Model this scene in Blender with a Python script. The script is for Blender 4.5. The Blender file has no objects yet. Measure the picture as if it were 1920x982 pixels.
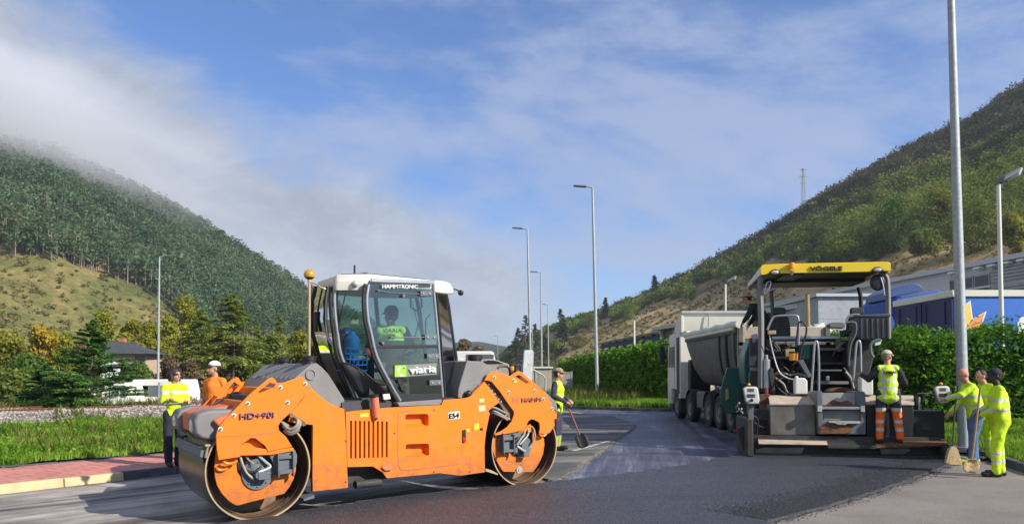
import bpy, math, random
import numpy as np
from mathutils import Vector, Matrix, Euler, noise
from mathutils.geometry import tessellate_polygon

PI = math.pi
S = bpy.context.scene
COL = S.collection

# ---------------------------------------------------------------- camera, sky, sun, exposure
F_PX, CAM_H = 1442.0, 1.62
PITCH = math.atan(55 / F_PX)
cam = bpy.data.cameras.new('camera')
camo = bpy.data.objects.new('camera', cam)
COL.objects.link(camo)
camo.location = (0, 0, CAM_H)
camo.rotation_euler = (PI / 2 + PITCH, 0, 0)
cam.sensor_width = 36
cam.lens = F_PX * 36 / 1920
cam.shift_y = 154 / 1920
cam.clip_start = .1
cam.clip_end = 6000
S.camera = camo

SUN_DIR = Vector((.88, -.48, 0)).normalized()
SUN_EL = math.radians(32)
SKY_K = 0.085
w = bpy.data.worlds.new('World'); S.world = w; w.use_nodes = True
nt = w.node_tree; N = nt.nodes; L = nt.links
N.clear()
def nd(t, **k):
    n = N.new(t)
    for a, b in k.items(): setattr(n, a, b)
    return n
out = nd('ShaderNodeOutputWorld'); bg = nd('ShaderNodeBackground')
sky = nd('ShaderNodeTexSky'); sky.sky_type = 'NISHITA'; sky.sun_disc = False
sky.sun_elevation = SUN_EL; sky.sun_rotation = math.atan2(SUN_DIR.x, SUN_DIR.y)
sky.altitude = 400; sky.air_density = 1.0; sky.dust_density = .4; sky.ozone_density = 2.5
bg.inputs['Strength'].default_value = SKY_K
tc = nd('ShaderNodeTexCoord')
sep = nd('ShaderNodeSeparateXYZ'); L.new(tc.outputs['Generated'], sep.inputs[0])
def M_(op, a, b=None, c=None, clamp=False):
    n = nd('ShaderNodeMath', operation=op); n.use_clamp = clamp
    for i, v in enumerate((a, b, c)):
        if v is None: continue
        if isinstance(v, (int, float)): n.inputs[i].default_value = v
        else: L.new(v, n.inputs[i])
    return n.outputs[0]
def NZ(vec, scale, detail=6, rough=.55, dist=0.0, w_=None):
    n = nd('ShaderNodeTexNoise'); L.new(vec, n.inputs['Vector'])
    n.inputs['Scale'].default_value = scale; n.inputs['Detail'].default_value = detail
    n.inputs['Roughness'].default_value = rough; n.inputs['Distortion'].default_value = dist
    return n.outputs['Fac']
def CMB(x, y, z):
    n = nd('ShaderNodeCombineXYZ')
    for i, v in enumerate((x, y, z)):
        if isinstance(v, (int, float)): n.inputs[i].default_value = v
        else: L.new(v, n.inputs[i])
    return n.outputs[0]
def SM(v, a, b):
    n = nd('ShaderNodeMapRange', interpolation_type='SMOOTHSTEP'); L.new(v, n.inputs[0])
    n.inputs[1].default_value = a; n.inputs[2].default_value = b
    return n.outputs[0]
# azimuth (0 = straight up the road, + to the right) and elevation in radians
az = M_('ARCTAN2', sep.outputs[0], sep.outputs[1])
el = M_('ARCSINE', sep.outputs[2])
# low valley cloud bank: dense on the left, its upper edge falling to the right
wv = CMB(az, M_('MULTIPLY', el, 1.6), 0.0)
n1 = NZ(wv, 3.6, 9, .62, .35)
n2 = NZ(wv, 9.0, 6, .6)
edge = M_('ADD', M_('MULTIPLY', az, -.45), .168)
wob = M_('ADD', M_('MULTIPLY', M_('SUBTRACT', n1, .5), .26), M_('MULTIPLY', M_('SUBTRACT', n2, .5), .07))
bank_d = M_('SUBTRACT', M_('ADD', edge, wob), el)          # >0 under the edge of the bank
bank = SM(bank_d, -.035, .06)
fade_r = SM(az, .12, -.03)
bank = M_('MULTIPLY', bank, fade_r)
# thin high veil with streaks and blue holes
wr = CMB(M_('ADD', M_('MULTIPLY', az, 1.0), M_('MULTIPLY', el, .7)), M_('MULTIPLY', el, 2.3), 3.7)
v1 = NZ(wr, 2.1, 9, .6, .35)
v2 = NZ(wr, 6.5, 8, .62, .2)
veil = SM(M_('ADD', M_('MULTIPLY', v1, .68), M_('MULTIPLY', v2, .32)), .42, .60)
up = SM(el, .46, .30)          # the blue hole sits in the middle height left of centre
mixn = nd('ShaderNodeMix', data_type='RGBA'); 
skym = nd('ShaderNodeMix', data_type='RGBA', blend_type='MULTIPLY'); skym.inputs[0].default_value = 1.0
L.new(sky.outputs[0], skym.inputs[6]); skym.inputs[7].default_value = (.66, .98, 1.42, 1)
L.new(M_('ADD', M_('MULTIPLY', veil, .70), .03), mixn.inputs[0])
L.new(skym.outputs[2], mixn.inputs[6]); mixn.inputs[7].default_value = (3.6, 4.2, 5.9, 1)
mix2 = nd('ShaderNodeMix', data_type='RGBA')
body = NZ(wv, 4.5, 9, .68, .5)
colr = nd('ShaderNodeMix', data_type='RGBA'); L.new(SM(body, .36, .64), colr.inputs[0])
colr.inputs[6].default_value = (3.3, 3.7, 4.6, 1); colr.inputs[7].default_value = (5.0, 5.35, 6.1, 1)
L.new(M_('MULTIPLY', bank, .97), mix2.inputs[0]); L.new(mixn.outputs[2], mix2.inputs[6]); L.new(colr.outputs[2], mix2.inputs[7])
L.new(mix2.outputs[2], bg.inputs['Color']); L.new(bg.outputs[0], out.inputs[0])

sun = bpy.data.lights.new('sun', 'SUN'); so = bpy.data.objects.new('sun', sun); COL.objects.link(so)
sun.energy = 4.9; sun.angle = math.radians(.5); sun.color = (1, .93, .82)
sd = Vector((SUN_DIR.x * math.cos(SUN_EL), SUN_DIR.y * math.cos(SUN_EL), math.sin(SUN_EL)))
so.rotation_euler = sd.to_track_quat('Z', 'Y').to_euler(); so.location = (20, -20, 30)
S.view_settings.view_transform = 'Standard'; S.view_settings.look = 'None'
S.view_settings.exposure = 0.5; S.view_settings.gamma = 1; S.view_settings.use_curve_mapping = False
S.render.engine = 'CYCLES'
S.cycles.max_bounces = 6; S.cycles.volume_bounces = 2; S.cycles.transparent_max_bounces = 12; S.cycles.transmission_bounces = 6
S.cycles.caustics_reflective = False; S.cycles.caustics_refractive = False

# ---------------------------------------------------------------- materials
def mat(name, col, rough=.6, metal=0., var=.12, vs=6., bump=0., bs=60., dirt=None, dirt_amt=.4, ds=3., spec=.5, coat=0., vec='Object', stretch=None, speck=None):
    m = bpy.data.materials.new(name); m.use_nodes = True
    t = m.node_tree; n = t.nodes; l = t.links; b = n['Principled BSDF']
    c = n.new('ShaderNodeTexCoord'); src = c.outputs[vec]
    if stretch:
        mp = n.new('ShaderNodeMapping'); mp.inputs['Scale'].default_value = stretch; l.new(src, mp.inputs[0]); src = mp.outputs[0]
    z = n.new('ShaderNodeTexNoise'); z.inputs['Scale'].default_value = vs; z.inputs['Detail'].default_value = 5; l.new(src, z.inputs['Vector'])
    r = n.new('ShaderNodeValToRGB'); l.new(z.outputs['Fac'], r.inputs[0])
    r.color_ramp.elements[0].position = .3; r.color_ramp.elements[1].position = .7
    lo = [max(0, x * (1 - var)) for x in col[:3]]; hi = [min(1, x * (1 + var)) for x in col[:3]]
    r.color_ramp.elements[0].color = (*lo, 1); r.color_ramp.elements[1].color = (*hi, 1)
    cout = r.outputs[0]
    if dirt:
        z2 = n.new('ShaderNodeTexNoise'); z2.inputs['Scale'].default_value = ds; z2.inputs['Detail'].default_value = 9; z2.inputs['Roughness'].default_value = .7; l.new(src, z2.inputs['Vector'])
        mr = n.new('ShaderNodeMapRange'); mr.inputs[1].default_value = .48; mr.inputs[2].default_value = .75; mr.inputs[4].default_value = dirt_amt; l.new(z2.outputs['Fac'], mr.inputs[0])
        mx = n.new('ShaderNodeMix'); mx.data_type = 'RGBA'; l.new(mr.outputs[0], mx.inputs[0]); l.new(cout, mx.inputs[6]); mx.inputs[7].default_value = (*dirt, 1); cout = mx.outputs[2]
        ra = n.new('ShaderNodeMapRange'); ra.inputs[3].default_value = rough; ra.inputs[4].default_value = min(1, rough + .3); l.new(z2.outputs['Fac'], ra.inputs[0]); l.new(ra.outputs[0], b.inputs['Roughness'])
    else: b.inputs['Roughness'].default_value = rough
    if speck:
        z4 = n.new('ShaderNodeTexNoise'); z4.inputs['Scale'].default_value = speck[1]; z4.inputs['Detail'].default_value = 6; z4.inputs['Roughness'].default_value = .8; l.new(src, z4.inputs['Vector'])
        m4 = n.new('ShaderNodeMapRange'); m4.inputs[1].default_value = speck[2]; m4.inputs[2].default_value = speck[2] + .05; m4.inputs[4].default_value = speck[3]; l.new(z4.outputs['Fac'], m4.inputs[0])
        x4 = n.new('ShaderNodeMix'); x4.data_type = 'RGBA'; l.new(m4.outputs[0], x4.inputs[0]); l.new(cout, x4.inputs[6]); x4.inputs[7].default_value = (*speck[0], 1); cout = x4.outputs[2]
    l.new(cout, b.inputs['Base Color'])
    b.inputs['Metallic'].default_value = metal; b.inputs['Specular IOR Level'].default_value = spec
    b.inputs['Coat Weight'].default_value = coat; b.inputs['Coat Roughness'].default_value = .15
    if bump:
        z3 = n.new('ShaderNodeTexNoise'); z3.inputs['Scale'].default_value = bs; z3.inputs['Detail'].default_value = 4; l.new(src, z3.inputs['Vector'])
        bp = n.new('ShaderNodeBump'); bp.inputs['Strength'].default_value = bump; bp.inputs['Distance'].default_value = .02; l.new(z3.outputs['Fac'], bp.inputs['Height']); l.new(bp.outputs[0], b.inputs['Normal'])
    return m

def foliage(name, c1, c2, c3, scale=1.2, trans=.35):
    m = bpy.data.materials.new(name); m.use_nodes = True
    t = m.node_tree; n = t.nodes; l = t.links; n.clear()
    o = n.new('ShaderNodeOutputMaterial'); d = n.new('ShaderNodeBsdfDiffuse'); tr = n.new('ShaderNodeBsdfTranslucent'); mx = n.new('ShaderNodeMixShader'); mx.inputs[0].default_value = trans
    g = n.new('ShaderNodeNewGeometry'); c = n.new('ShaderNodeTexCoord')
    z = n.new('ShaderNodeTexNoise'); z.inputs['Scale'].default_value = scale; z.inputs['Detail'].default_value = 3; l.new(c.outputs['Object'], z.inputs['Vector'])
    a = n.new('ShaderNodeMath'); a.operation = 'MULTIPLY_ADD'; a.inputs[1].default_value = .55; l.new(g.outputs['Random Per Island'], a.inputs[0])
    s = n.new('ShaderNodeMath'); s.operation = 'MULTIPLY_ADD'; s.inputs[1].default_value = 1.6; s.inputs[2].default_value = -.58; l.new(z.outputs['Fac'], s.inputs[0]); l.new(s.outputs[0], a.inputs[2])
    r = n.new('ShaderNodeValToRGB'); l.new(a.outputs[0], r.inputs[0])
    e = r.color_ramp.elements; e[0].position = .1; e[0].color = (*c1, 1); e[1].position = .9; e[1].color = (*c3, 1)
    k = e.new(.5); k.color = (*c2, 1)
    l.new(r.outputs[0], d.inputs[0]); l.new(r.outputs[0], tr.inputs[0]); l.new(d.outputs[0], mx.inputs[1]); l.new(tr.outputs[0], mx.inputs[2]); l.new(mx.outputs[0], o.inputs[0])
    MT[name] = m; return m

def glassmat(name, tint=(.55, .7, .65), alpha=.35, rough=.03):
    m = bpy.data.materials.new(name); m.use_nodes = True
    t = m.node_tree; n = t.nodes; l = t.links; n.clear()
    o = n.new('ShaderNodeOutputMaterial'); tr = n.new('ShaderNodeBsdfTransparent'); tr.inputs[0].default_value = (*tint, 1)
    g = n.new('ShaderNodeBsdfGlossy'); g.inputs['Roughness'].default_value = rough; mx = n.new('ShaderNodeMixShader')
    fr = n.new('ShaderNodeFresnel'); fr.inputs[0].default_value = 1.5
    a = n.new('ShaderNodeMath'); a.operation = 'MULTIPLY_ADD'; a.inputs[1].default_value = 1.2; a.inputs[2].default_value = alpha * .15; l.new(fr.outputs[0], a.inputs[0])
    l.new(a.outputs[0], mx.inputs[0]); l.new(tr.outputs[0], mx.inputs[1]); l.new(g.outputs[0], mx.inputs[2]); l.new(mx.outputs[0], o.inputs[0])
    return m

MT = {}
def mk(name, *a, **k): MT[name] = mat(name, *a, **k); return MT[name]
mk('orange', (.86, .20, .006), .42, var=.05, vs=1.5, dirt=(.50, .22, .09), dirt_amt=.55, ds=5, coat=.1, spec=.35, speck=((.10, .045, .02), 11, .665, .8))
mk('orange_faded', (.66, .17, .07), .55, var=.1, dirt=(.40, .2, .12), dirt_amt=.5)
mk('cab_grey', (.045, .045, .052), .45, var=.1, dirt=(.10, .09, .08), dirt_amt=.3)
mk('hood_grey', (.19, .185, .18), .5, var=.06, bump=.05, dirt=(.3, .28, .25), dirt_amt=.3)
mk('mid_grey', (.12, .135, .15), .5, var=.1, dirt=(.2, .17, .13), dirt_amt=.4)
mk('silver', (.42, .43, .45), .35, metal=.7, var=.08)
mk('white_paint', (.72, .70, .64), .4, var=.05, dirt=(.42, .38, .3), dirt_amt=.35)
mk('cream', (.70, .68, .58), .4, var=.05, dirt=(.45, .4, .3), dirt_amt=.3)
mk('black', (.012, .012, .013), .5, var=.3)
mk('rubber', (.02, .02, .021), .8, var=.3, bump=.2)
mk('dark_steel', (.05, .048, .046), .55, metal=.3, var=.35, vs=9, dirt=(.12, .07, .04), dirt_amt=.5)
mk('hose', (.035, .034, .033), .55, var=.3)
mk('hose_grey', (.30, .27, .22), .5, var=.25)
mk('drum_rim', (.46, .34, .20), .45, metal=.3, var=.3, vs=4, dirt=(.08, .05, .03), dirt_amt=.6, ds=2)
mk('drum_shell', (.10, .085, .065), .22, metal=.85, var=.3, vs=3, dirt=(.04, .03, .02), dirt_amt=.5)
mk('drum_inner', (.16, .095, .055), .6, metal=.1, var=.35, vs=3, dirt=(.42, .32, .20), dirt_amt=.7, ds=1.6)
mk('brass', (.55, .42, .25), .4, metal=.6)
mk('galv', (.40, .42, .43), .5, metal=.45, var=.14, vs=14, dirt=(.25, .26, .27), dirt_amt=.3)
mk('galv_rib', (.26, .25, .23), .5, metal=.1, var=.2, vs=20)
mk('amber', (.85, .32, .02), .15, var=.1)
mk('amber_gold', (.62, .33, .03), .22, metal=.25, var=.2)
mk('skin', (.52, .27, .18), .6, var=.08)
mk('skin_dark', (.045, .026, .02), .55, var=.15)
mk('skin_red', (.50, .23, .16), .6, var=.1)
mk('hair', (.02, .015, .012), .6, var=.3, bump=.4, bs=90)
mk('hair_grey', (.22, .18, .15), .7, var=.3)
mk('denim', (.09, .16, .30), .85, var=.25, vs=12, bump=.35, bs=18)
mk('navy', (.018, .022, .035), .85, var=.3, bump=.35, bs=14)
mk('navy_work', (.035, .035, .06), .85, var=.3, bump=.35, bs=14)
mk('tee_orange', (.85, .22, .02), .8, var=.1, bump=.3, bs=14)
mk('khaki', (.32, .25, .17), .85, var=.3, vs=22)
mk('shoe', (.02, .018, .016), .7, var=.3)
mk('wood', (.34, .22, .11), .65, var=.3, stretch=(1, 1, .2))
mk('wood_red', (.22, .06, .04), .5, var=.3)
mk('straw', (.48, .34, .17), .8, var=.4, vs=30, bump=.6, bs=80)
mk('teal', (.005, .105, .085), .32, var=.12, dirt=(.02, .05, .045), dirt_amt=.4, coat=.3)
mk('yellow', (.86, .60, .005), .35, var=.03, coat=.3, dirt=(.55, .42, .1), dirt_amt=.2)
mk('lamp_lens', (.55, .55, .55), .15, metal=.3)
mk('red_lens', (.55, .02, .015), .2)
mk('sheet_steel', (.19, .175, .15), .42, metal=.55, var=.3, vs=2.5, dirt=(.07, .055, .04), dirt_amt=.6, ds=2)
mk('worn_plate', (.50, .40, .31), .6, metal=.1, var=.2, vs=12, dirt=(.10, .07, .05), dirt_amt=.75, ds=6)
mk('rust', (.16, .075, .035), .85, var=.5, vs=9, dirt=(.05, .03, .02), dirt_amt=.6)
mk('dump_grey', (.10, .095, .09), .5, metal=.15, var=.15, vs=2, dirt=(.32, .27, .2), dirt_amt=.5)
mk('tail_beige', (.42, .36, .28), .6, var=.15, dirt=(.2, .16, .11), dirt_amt=.5)
mk('plastic_white', (.78, .77, .72), .45, var=.05, dirt=(.45, .36, .22), dirt_amt=.4, ds=6)
mk('blue_plastic', (.02, .16, .55), .4)
mk('blue_steel', (.02, .09, .40), .5, var=.1)
mk('blue_dark', (.018, .026, .11), .4, var=.12, dirt=(.04, .05, .12), dirt_amt=.3)
mk('blue_curtain', (.035, .16, .58), .5, var=.06, bump=.15, bs=3)
mk('orange_print', (.85, .33, .12), .6); mk('yellow_print', (.9, .62, .08), .6); mk('red_print', (.65, .08, .04), .6)
mk('clad', (.50, .52, .56), .5, metal=.15, var=.05, vs=.4)
mk('clad_dark', (.10, .115, .125), .25, var=.15, vs=.5)
mk('concrete', (.33, .315, .285), .85, var=.15, vs=3, bump=.2, bs=40)
mk('concrete_lt', (.46, .43, .37), .85, var=.12, vs=3, bump=.2, bs=40)
mk('kerb_yellow', (.58, .47, .26), .75, var=.12, vs=5, dirt=(.3, .24, .15), dirt_amt=.6, ds=7, bump=.2, bs=50)
mk('bark', (.11, .075, .05), .9, var=.35, vs=8, bump=.6, bs=12)
mk('bark_pale', (.26, .20, .15), .9, var=.3, vs=8)
mk('roof_slate', (.06, .065, .07), .7, var=.15, vs=4)
mk('house_wall', (.46, .34, .24), .85, var=.15)
mk('brick', (.42, .17, .09), .85, var=.2)
mk('headlight', (.75, .75, .72), .1, metal=.2, coat=.5)
mk('decal', (.30, .13, .10), .6, var=.05); mk('decal_purple', (.20, .10, .16), .6)
mk('white_print', (.82, .82, .82), .5, var=.02); mk('green_print', (.30, .62, .03), .5, var=.03); mk('black_print', (.015, .015, .02), .5)
mk('sticker_grey', (.20, .20, .17), .5); mk('label_yellow', (.85, .55, .04), .5); mk('label_cream', (.72, .55, .30), .6)
mk('seat_cloth', (.045, .045, .048), .8, var=.2)
mk('cab_inside', (.035, .036, .04), .7, var=.2)
mk('bin_grey', (.075, .077, .08), .55, var=.15)
def splashes(name, z0, z1, col, amt):
    """bitumen and dust thrown up onto the lower panels of a machine"""
    m = MT[name]; t = m.node_tree; n = t.nodes; l = t.links; b = n['Principled BSDF']; src = b.inputs['Base Color'].links[0].from_socket
    c = n.new('ShaderNodeTexCoord'); s = n.new('ShaderNodeSeparateXYZ'); l.new(c.outputs['Object'], s.inputs[0])
    h = n.new('ShaderNodeMapRange'); h.inputs[1].default_value = z1; h.inputs[2].default_value = z0; l.new(s.outputs[2], h.inputs[0])
    z = n.new('ShaderNodeTexNoise'); z.inputs['Scale'].default_value = 7; z.inputs['Detail'].default_value = 9; z.inputs['Roughness'].default_value = .75; l.new(c.outputs['Object'], z.inputs['Vector'])
    k = n.new('ShaderNodeMath'); k.operation = 'MULTIPLY_ADD'; k.inputs[1].default_value = .34; l.new(h.outputs[0], k.inputs[0]); l.new(z.outputs['Fac'], k.inputs[2])
    r = n.new('ShaderNodeMapRange'); r.inputs[1].default_value = .60; r.inputs[2].default_value = .86; r.inputs[4].default_value = amt; l.new(k.outputs[0], r.inputs[0])
    x = n.new('ShaderNodeMix'); x.data_type = 'RGBA'; l.new(r.outputs[0], x.inputs[0]); l.new(src, x.inputs[6]); x.inputs[7].default_value = (*col, 1); l.new(x.outputs[2], b.inputs['Base Color'])
splashes('orange', .1, .95, (.22, .10, .045), .75); splashes('white_paint', .3, 1.6, (.20, .17, .13), .6); splashes('dump_grey', .8, 2.4, (.22, .18, .13), .5); splashes('teal', .4, 1.8, (.07, .07, .06), .6)
MT['glass'] = glassmat('glass', (.50, .68, .62), .5)
MT['glass_dark'] = glassmat('glass_dark', (.22, .32, .30), 1.0)
MT['glass_green'] = glassmat('glass_green', (.28, .50, .42), 1.2, .06)

def vest_mat(name, base, band=(.55, .55, .5), zs=(), xs=(), w=.028, second=None):
    """fluorescent cloth with sewn reflective bands (heights zs, uprights xs, in the garment's own coordinates)"""
    m = bpy.data.materials.new(name); m.use_nodes = True
    t = m.node_tree; n = t.nodes; l = t.links; b = n['Principled BSDF']; b.inputs['Roughness'].default_value = .75
    c = n.new('ShaderNodeTexCoord'); s = n.new('ShaderNodeSeparateXYZ'); l.new(c.outputs['Object'], s.inputs[0])
    fac = None
    def add(o):
        nonlocal fac
        if fac is None: fac = o; return
        a = n.new('ShaderNodeMath'); a.operation = 'MAXIMUM'; l.new(fac, a.inputs[0]); l.new(o, a.inputs[1]); fac = a.outputs[0]
    for z in zs:
        a = n.new('ShaderNodeMath'); a.operation = 'COMPARE'; a.inputs[1].default_value = z; a.inputs[2].default_value = w; l.new(s.outputs[2], a.inputs[0]); add(a.outputs[0])
    for x in xs:
        a = n.new('ShaderNodeMath'); a.operation = 'COMPARE'; a.inputs[1].default_value = x; a.inputs[2].default_value = w * .8; l.new(s.outputs[0], a.inputs[0]); add(a.outputs[0])
    z = n.new('ShaderNodeTexNoise'); z.inputs['Scale'].default_value = 9; z.inputs['Detail'].default_value = 3; l.new(c.outputs['Object'], z.inputs['Vector'])
    r = n.new('ShaderNodeValToRGB'); l.new(z.outputs['Fac'], r.inputs[0])
    r.color_ramp.elements[0].color = (*[x * .82 for x in base], 1); r.color_ramp.elements[1].color = (*base, 1)
    r.color_ramp.elements[0].position = .35; r.color_ramp.elements[1].position = .6
    cur = r.outputs[0]
    if second:
        a = n.new('ShaderNodeMath'); a.operation = 'LESS_THAN'; a.inputs[1].default_value = second[1]; l.new(s.outputs[2], a.inputs[0])
        mx = n.new('ShaderNodeMix'); mx.data_type = 'RGBA'; l.new(a.outputs[0], mx.inputs[0]); l.new(cur, mx.inputs[6]); mx.inputs[7].default_value = (*second[0], 1); cur = mx.outputs[2]
    if fac is not None:
        mx = n.new('ShaderNodeMix'); mx.data_type = 'RGBA'; l.new(fac, mx.inputs[0]); l.new(cur, mx.inputs[6]); mx.inputs[7].default_value = (*band, 1); cur = mx.outputs[2]
    l.new(cur, b.inputs['Base Color'])
    bp = n.new('ShaderNodeBump'); bp.inputs['Strength'].default_value = .5; bp.inputs['Distance'].default_value = .03; l.new(z.outputs['Fac'], bp.inputs['Height']); l.new(bp.outputs[0], b.inputs['Normal'])
    MT[name] = m; return m
FLUO = (.62, .88, .015)
ORANGEF = (.95, .16, .012)

# ---------------------------------------------------------------- frames, pixels, mesh builder
def ray(px, py):
    a = (px - 960) / F_PX; b = (645 - py) / F_PX; c, s = math.cos(PITCH), math.sin(PITCH)
    return Vector((a, c - b * s, s + b * c))
CAM = Vector((0, 0, CAM_H))
def W(px, py, Y):
    r = ray(px, py); return CAM + r * (Y / r.y)
def G(px, py, z=0.):
    r = ray(px, py); return CAM + r * ((z - CAM_H) / r.z)
class Fr:
    def __init__(s, o=(0, 0, 0), ang=0.):
        s.o = Vector(o); s.ang = math.radians(ang); s.M = Matrix.Translation(s.o) @ Matrix.Rotation(s.ang, 4, 'Z'); s.I = s.M.inverted()
        s.ux = Vector((math.cos(s.ang), math.sin(s.ang), 0)); s.uy = Vector((-math.sin(s.ang), math.cos(s.ang), 0))
    def hit(s, px, py, y=0.):
        r = ray(px, py); t = (y - (CAM - s.o).dot(s.uy)) / r.dot(s.uy); p = CAM + r * t
        q = s.I @ p; return (q.x, q.z)
    def w(s, x, y, z): return s.M @ Vector((x, y, z))
ID = Fr()
FRAMES = {}
def tag(o, label=None, cat=None, group=None, kind=None):
    for k, v in (('label', label), ('category', cat), ('group', group), ('kind', kind)):
        if v: o[k] = v
    return o
def thing(name, label, cat, fr=ID, group=None, kind=None):
    o = bpy.data.objects.new(name, None); COL.objects.link(o); o.empty_display_size = .2
    o.location = fr.o; o.rotation_euler = (0, 0, fr.ang); FRAMES[o.name] = fr
    return tag(o, label, cat, group, kind)

class MB:
    def __init__(s, fr=ID): s.v = []; s.f = []; s.m = []; s.fr = fr; s.cur = 0
    def add(s, vs, fs):
        k = len(s.v); s.v += [tuple(v) for v in vs]
        for f in fs: s.f.append([i + k for i in f]); s.m.append(s.cur)
    def box(s, x0, x1, y0, y1, z0, z1):
        s.add([(x0, y0, z0), (x1, y0, z0), (x1, y1, z0), (x0, y1, z0), (x0, y0, z1), (x1, y0, z1), (x1, y1, z1), (x0, y1, z1)],
              [(0, 3, 2, 1), (4, 5, 6, 7), (0, 1, 5, 4), (1, 2, 6, 5), (2, 3, 7, 6), (3, 0, 4, 7)]); return s
    def hexa(s, p): # 8 points, bottom 4 then top 4
        s.add(p, [(0, 3, 2, 1), (4, 5, 6, 7), (0, 1, 5, 4), (1, 2, 6, 5), (2, 3, 7, 6), (3, 0, 4, 7)]); return s
    def prism(s, pts, y0, y1, holes=(), axis='y'):
        loops = [list(pts)] + [list(h) for h in holes]; flat = [p for l in loops for p in l]
        def P(p, t): return (p[0], t, p[1]) if axis == 'y' else ((p[0], p[1], t) if axis == 'z' else (t, p[0], p[1]))
        n = len(flat); vs = [P(p, y0) for p in flat] + [P(p, y1) for p in flat]
        if holes: caps = [tuple(t) for t in tessellate_polygon([[Vector((p[0], p[1], 0)) for p in l] for l in loops])]
        else: caps = [tuple(range(n))]
        fs = [c for c in caps] + [tuple(i + n for i in reversed(c)) for c in caps]
        k = 0
        for l in loops:
            m = len(l)
            for i in range(m): a, b = k + i, k + (i + 1) % m; fs.append((a, a + n, b + n, b))
            k += m
        s.add(vs, fs); return s
    def tube(s, pts, r, n=8, closed=False):
        pts = [Vector(p) for p in pts]; m = len(pts); rs = r if isinstance(r, (list, tuple)) else [r] * m
        vs = []; up = None
        for i, p in enumerate(pts):
            a = pts[i - 1] if i > 0 else (pts[-1] if closed else p); b = pts[(i + 1) % m] if (i < m - 1 or closed) else p
            d = (b - a).normalized()
            if up is None:
                up = Vector((0, 0, 1)) if abs(d.z) < .9 else Vector((0, 1, 0))
            u = (up - d * up.dot(d)).normalized(); up = u; v = d.cross(u)
            for k in range(n):
                t = 2 * PI * k / n; vs.append(p + (u * math.cos(t) + v * math.sin(t)) * rs[i])
        fs = []
        for i in range(m if closed else m - 1):
            j = (i + 1) % m
            for k in range(n): q = (k + 1) % n; fs.append((i * n + k, i * n + q, j * n + q, j * n + k))
        if not closed: fs += [tuple(reversed(range(n))), tuple((m - 1) * n + k for k in range(n))]
        s.add(vs, fs); return s
    def cyl(s, p0, p1, r0, r1=None, n=20): return s.tube([p0, p1], [r0, r0 if r1 is None else r1], n)
    def lathe(s, prof, o, ax='z', n=32, a0=0, a1=2 * PI):
        o = Vector(o); full = abs(a1 - a0 - 2 * PI) < 1e-6; m = n if full else n + 1; vs = []
        for (r, h) in prof:
            for k in range(m):
                t = a0 + (a1 - a0) * k / n; c, q = r * math.cos(t), r * math.sin(t)
                vs.append(o + (Vector((c, q, h)) if ax == 'z' else Vector((c, h, q)) if ax == 'y' else Vector((h, c, q))))
        fs = []
        for i in range(len(prof) - 1):
            for k in range(n): q = (k + 1) % m; fs.append((i * m + k, i * m + q, (i + 1) * m + q, (i + 1) * m + k))
        s.add(vs, fs); return s
    def ball(s, c, r, n=12, rot=None):
        r = r if isinstance(r, (tuple, list)) else (r, r, r); c = Vector(c); vs = []; fs = []; h = n // 2
        R = Euler(rot).to_matrix() if rot else None
        for i in range(h + 1):
            ph = PI * i / h
            for k in range(n):
                t = 2 * PI * k / n; p = Vector((r[0] * math.sin(ph) * math.cos(t), r[1] * math.sin(ph) * math.sin(t), r[2] * math.cos(ph)))
                vs.append(c + (R @ p if R else p))
        for i in range(h):
            for k in range(n): q = (k + 1) % n; fs.append((i * n + k, (i + 1) * n + k, (i + 1) * n + q, i * n + q))
        s.add(vs, fs); return s
    def limb(s, p0, p1, r0, r1, n=14):
        p0, p1 = Vector(p0), Vector(p1); d = (p1 - p0); L_ = d.length; d = d / L_ if L_ > 1e-6 else Vector((0, 0, 1)); pts = []; rs = []
        for a in (0.02, .3, .6, .85): pts.append(p0 - d * r0 * math.cos(a * PI / 2)); rs.append(r0 * math.sin(a * PI / 2))
        pts.append(p0); rs.append(r0); pts.append(p1); rs.append(r1)
        for a in (.85, .6, .3, 0.02): pts.append(p1 + d * r1 * math.cos(a * PI / 2)); rs.append(r1 * math.sin(a * PI / 2))
        return s.tube(pts, rs, n)
    def grid(s, rows, closed=False):
        m = len(rows[0]); vs = [p for r in rows for p in r]; fs = []
        for i in range(len(rows) - 1):
            for k in range(m if closed else m - 1): q = (k + 1) % m; fs.append((i * m + k, i * m + q, (i + 1) * m + q, (i + 1) * m + k))
        s.add(vs, fs); return s
    def build(s, name, mats, parent=None, bevel=0., smooth=True, sharp=38, solid=0., seg=2):
        me = bpy.data.meshes.new(name); M = s.fr.M
        if parent is not None: M = FRAMES[parent.name].I @ M
        me.from_pydata([M @ Vector(v) for v in s.v], [], s.f)
        if not isinstance(mats, (list, tuple)): mats = [mats]
        for m in mats: me.materials.append(MT[m] if isinstance(m, str) else m)
        me.polygons.foreach_set('material_index', s.m)
        me.validate(); me.update()
        if smooth: me.shade_smooth(); me.set_sharp_from_angle(angle=math.radians(sharp))
        o = bpy.data.objects.new(name, me); COL.objects.link(o)
        if parent is not None: o.parent = parent; FRAMES[o.name] = FRAMES[parent.name]
        else: FRAMES[o.name] = ID
        if solid: d = o.modifiers.new('solid', 'SOLIDIFY'); d.thickness = solid; d.offset = 0
        if bevel: b = o.modifiers.new('bevel', 'BEVEL'); b.width = bevel; b.segments = seg; b.limit_method = 'ANGLE'; b.angle_limit = math.radians(40)
        return o

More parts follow.
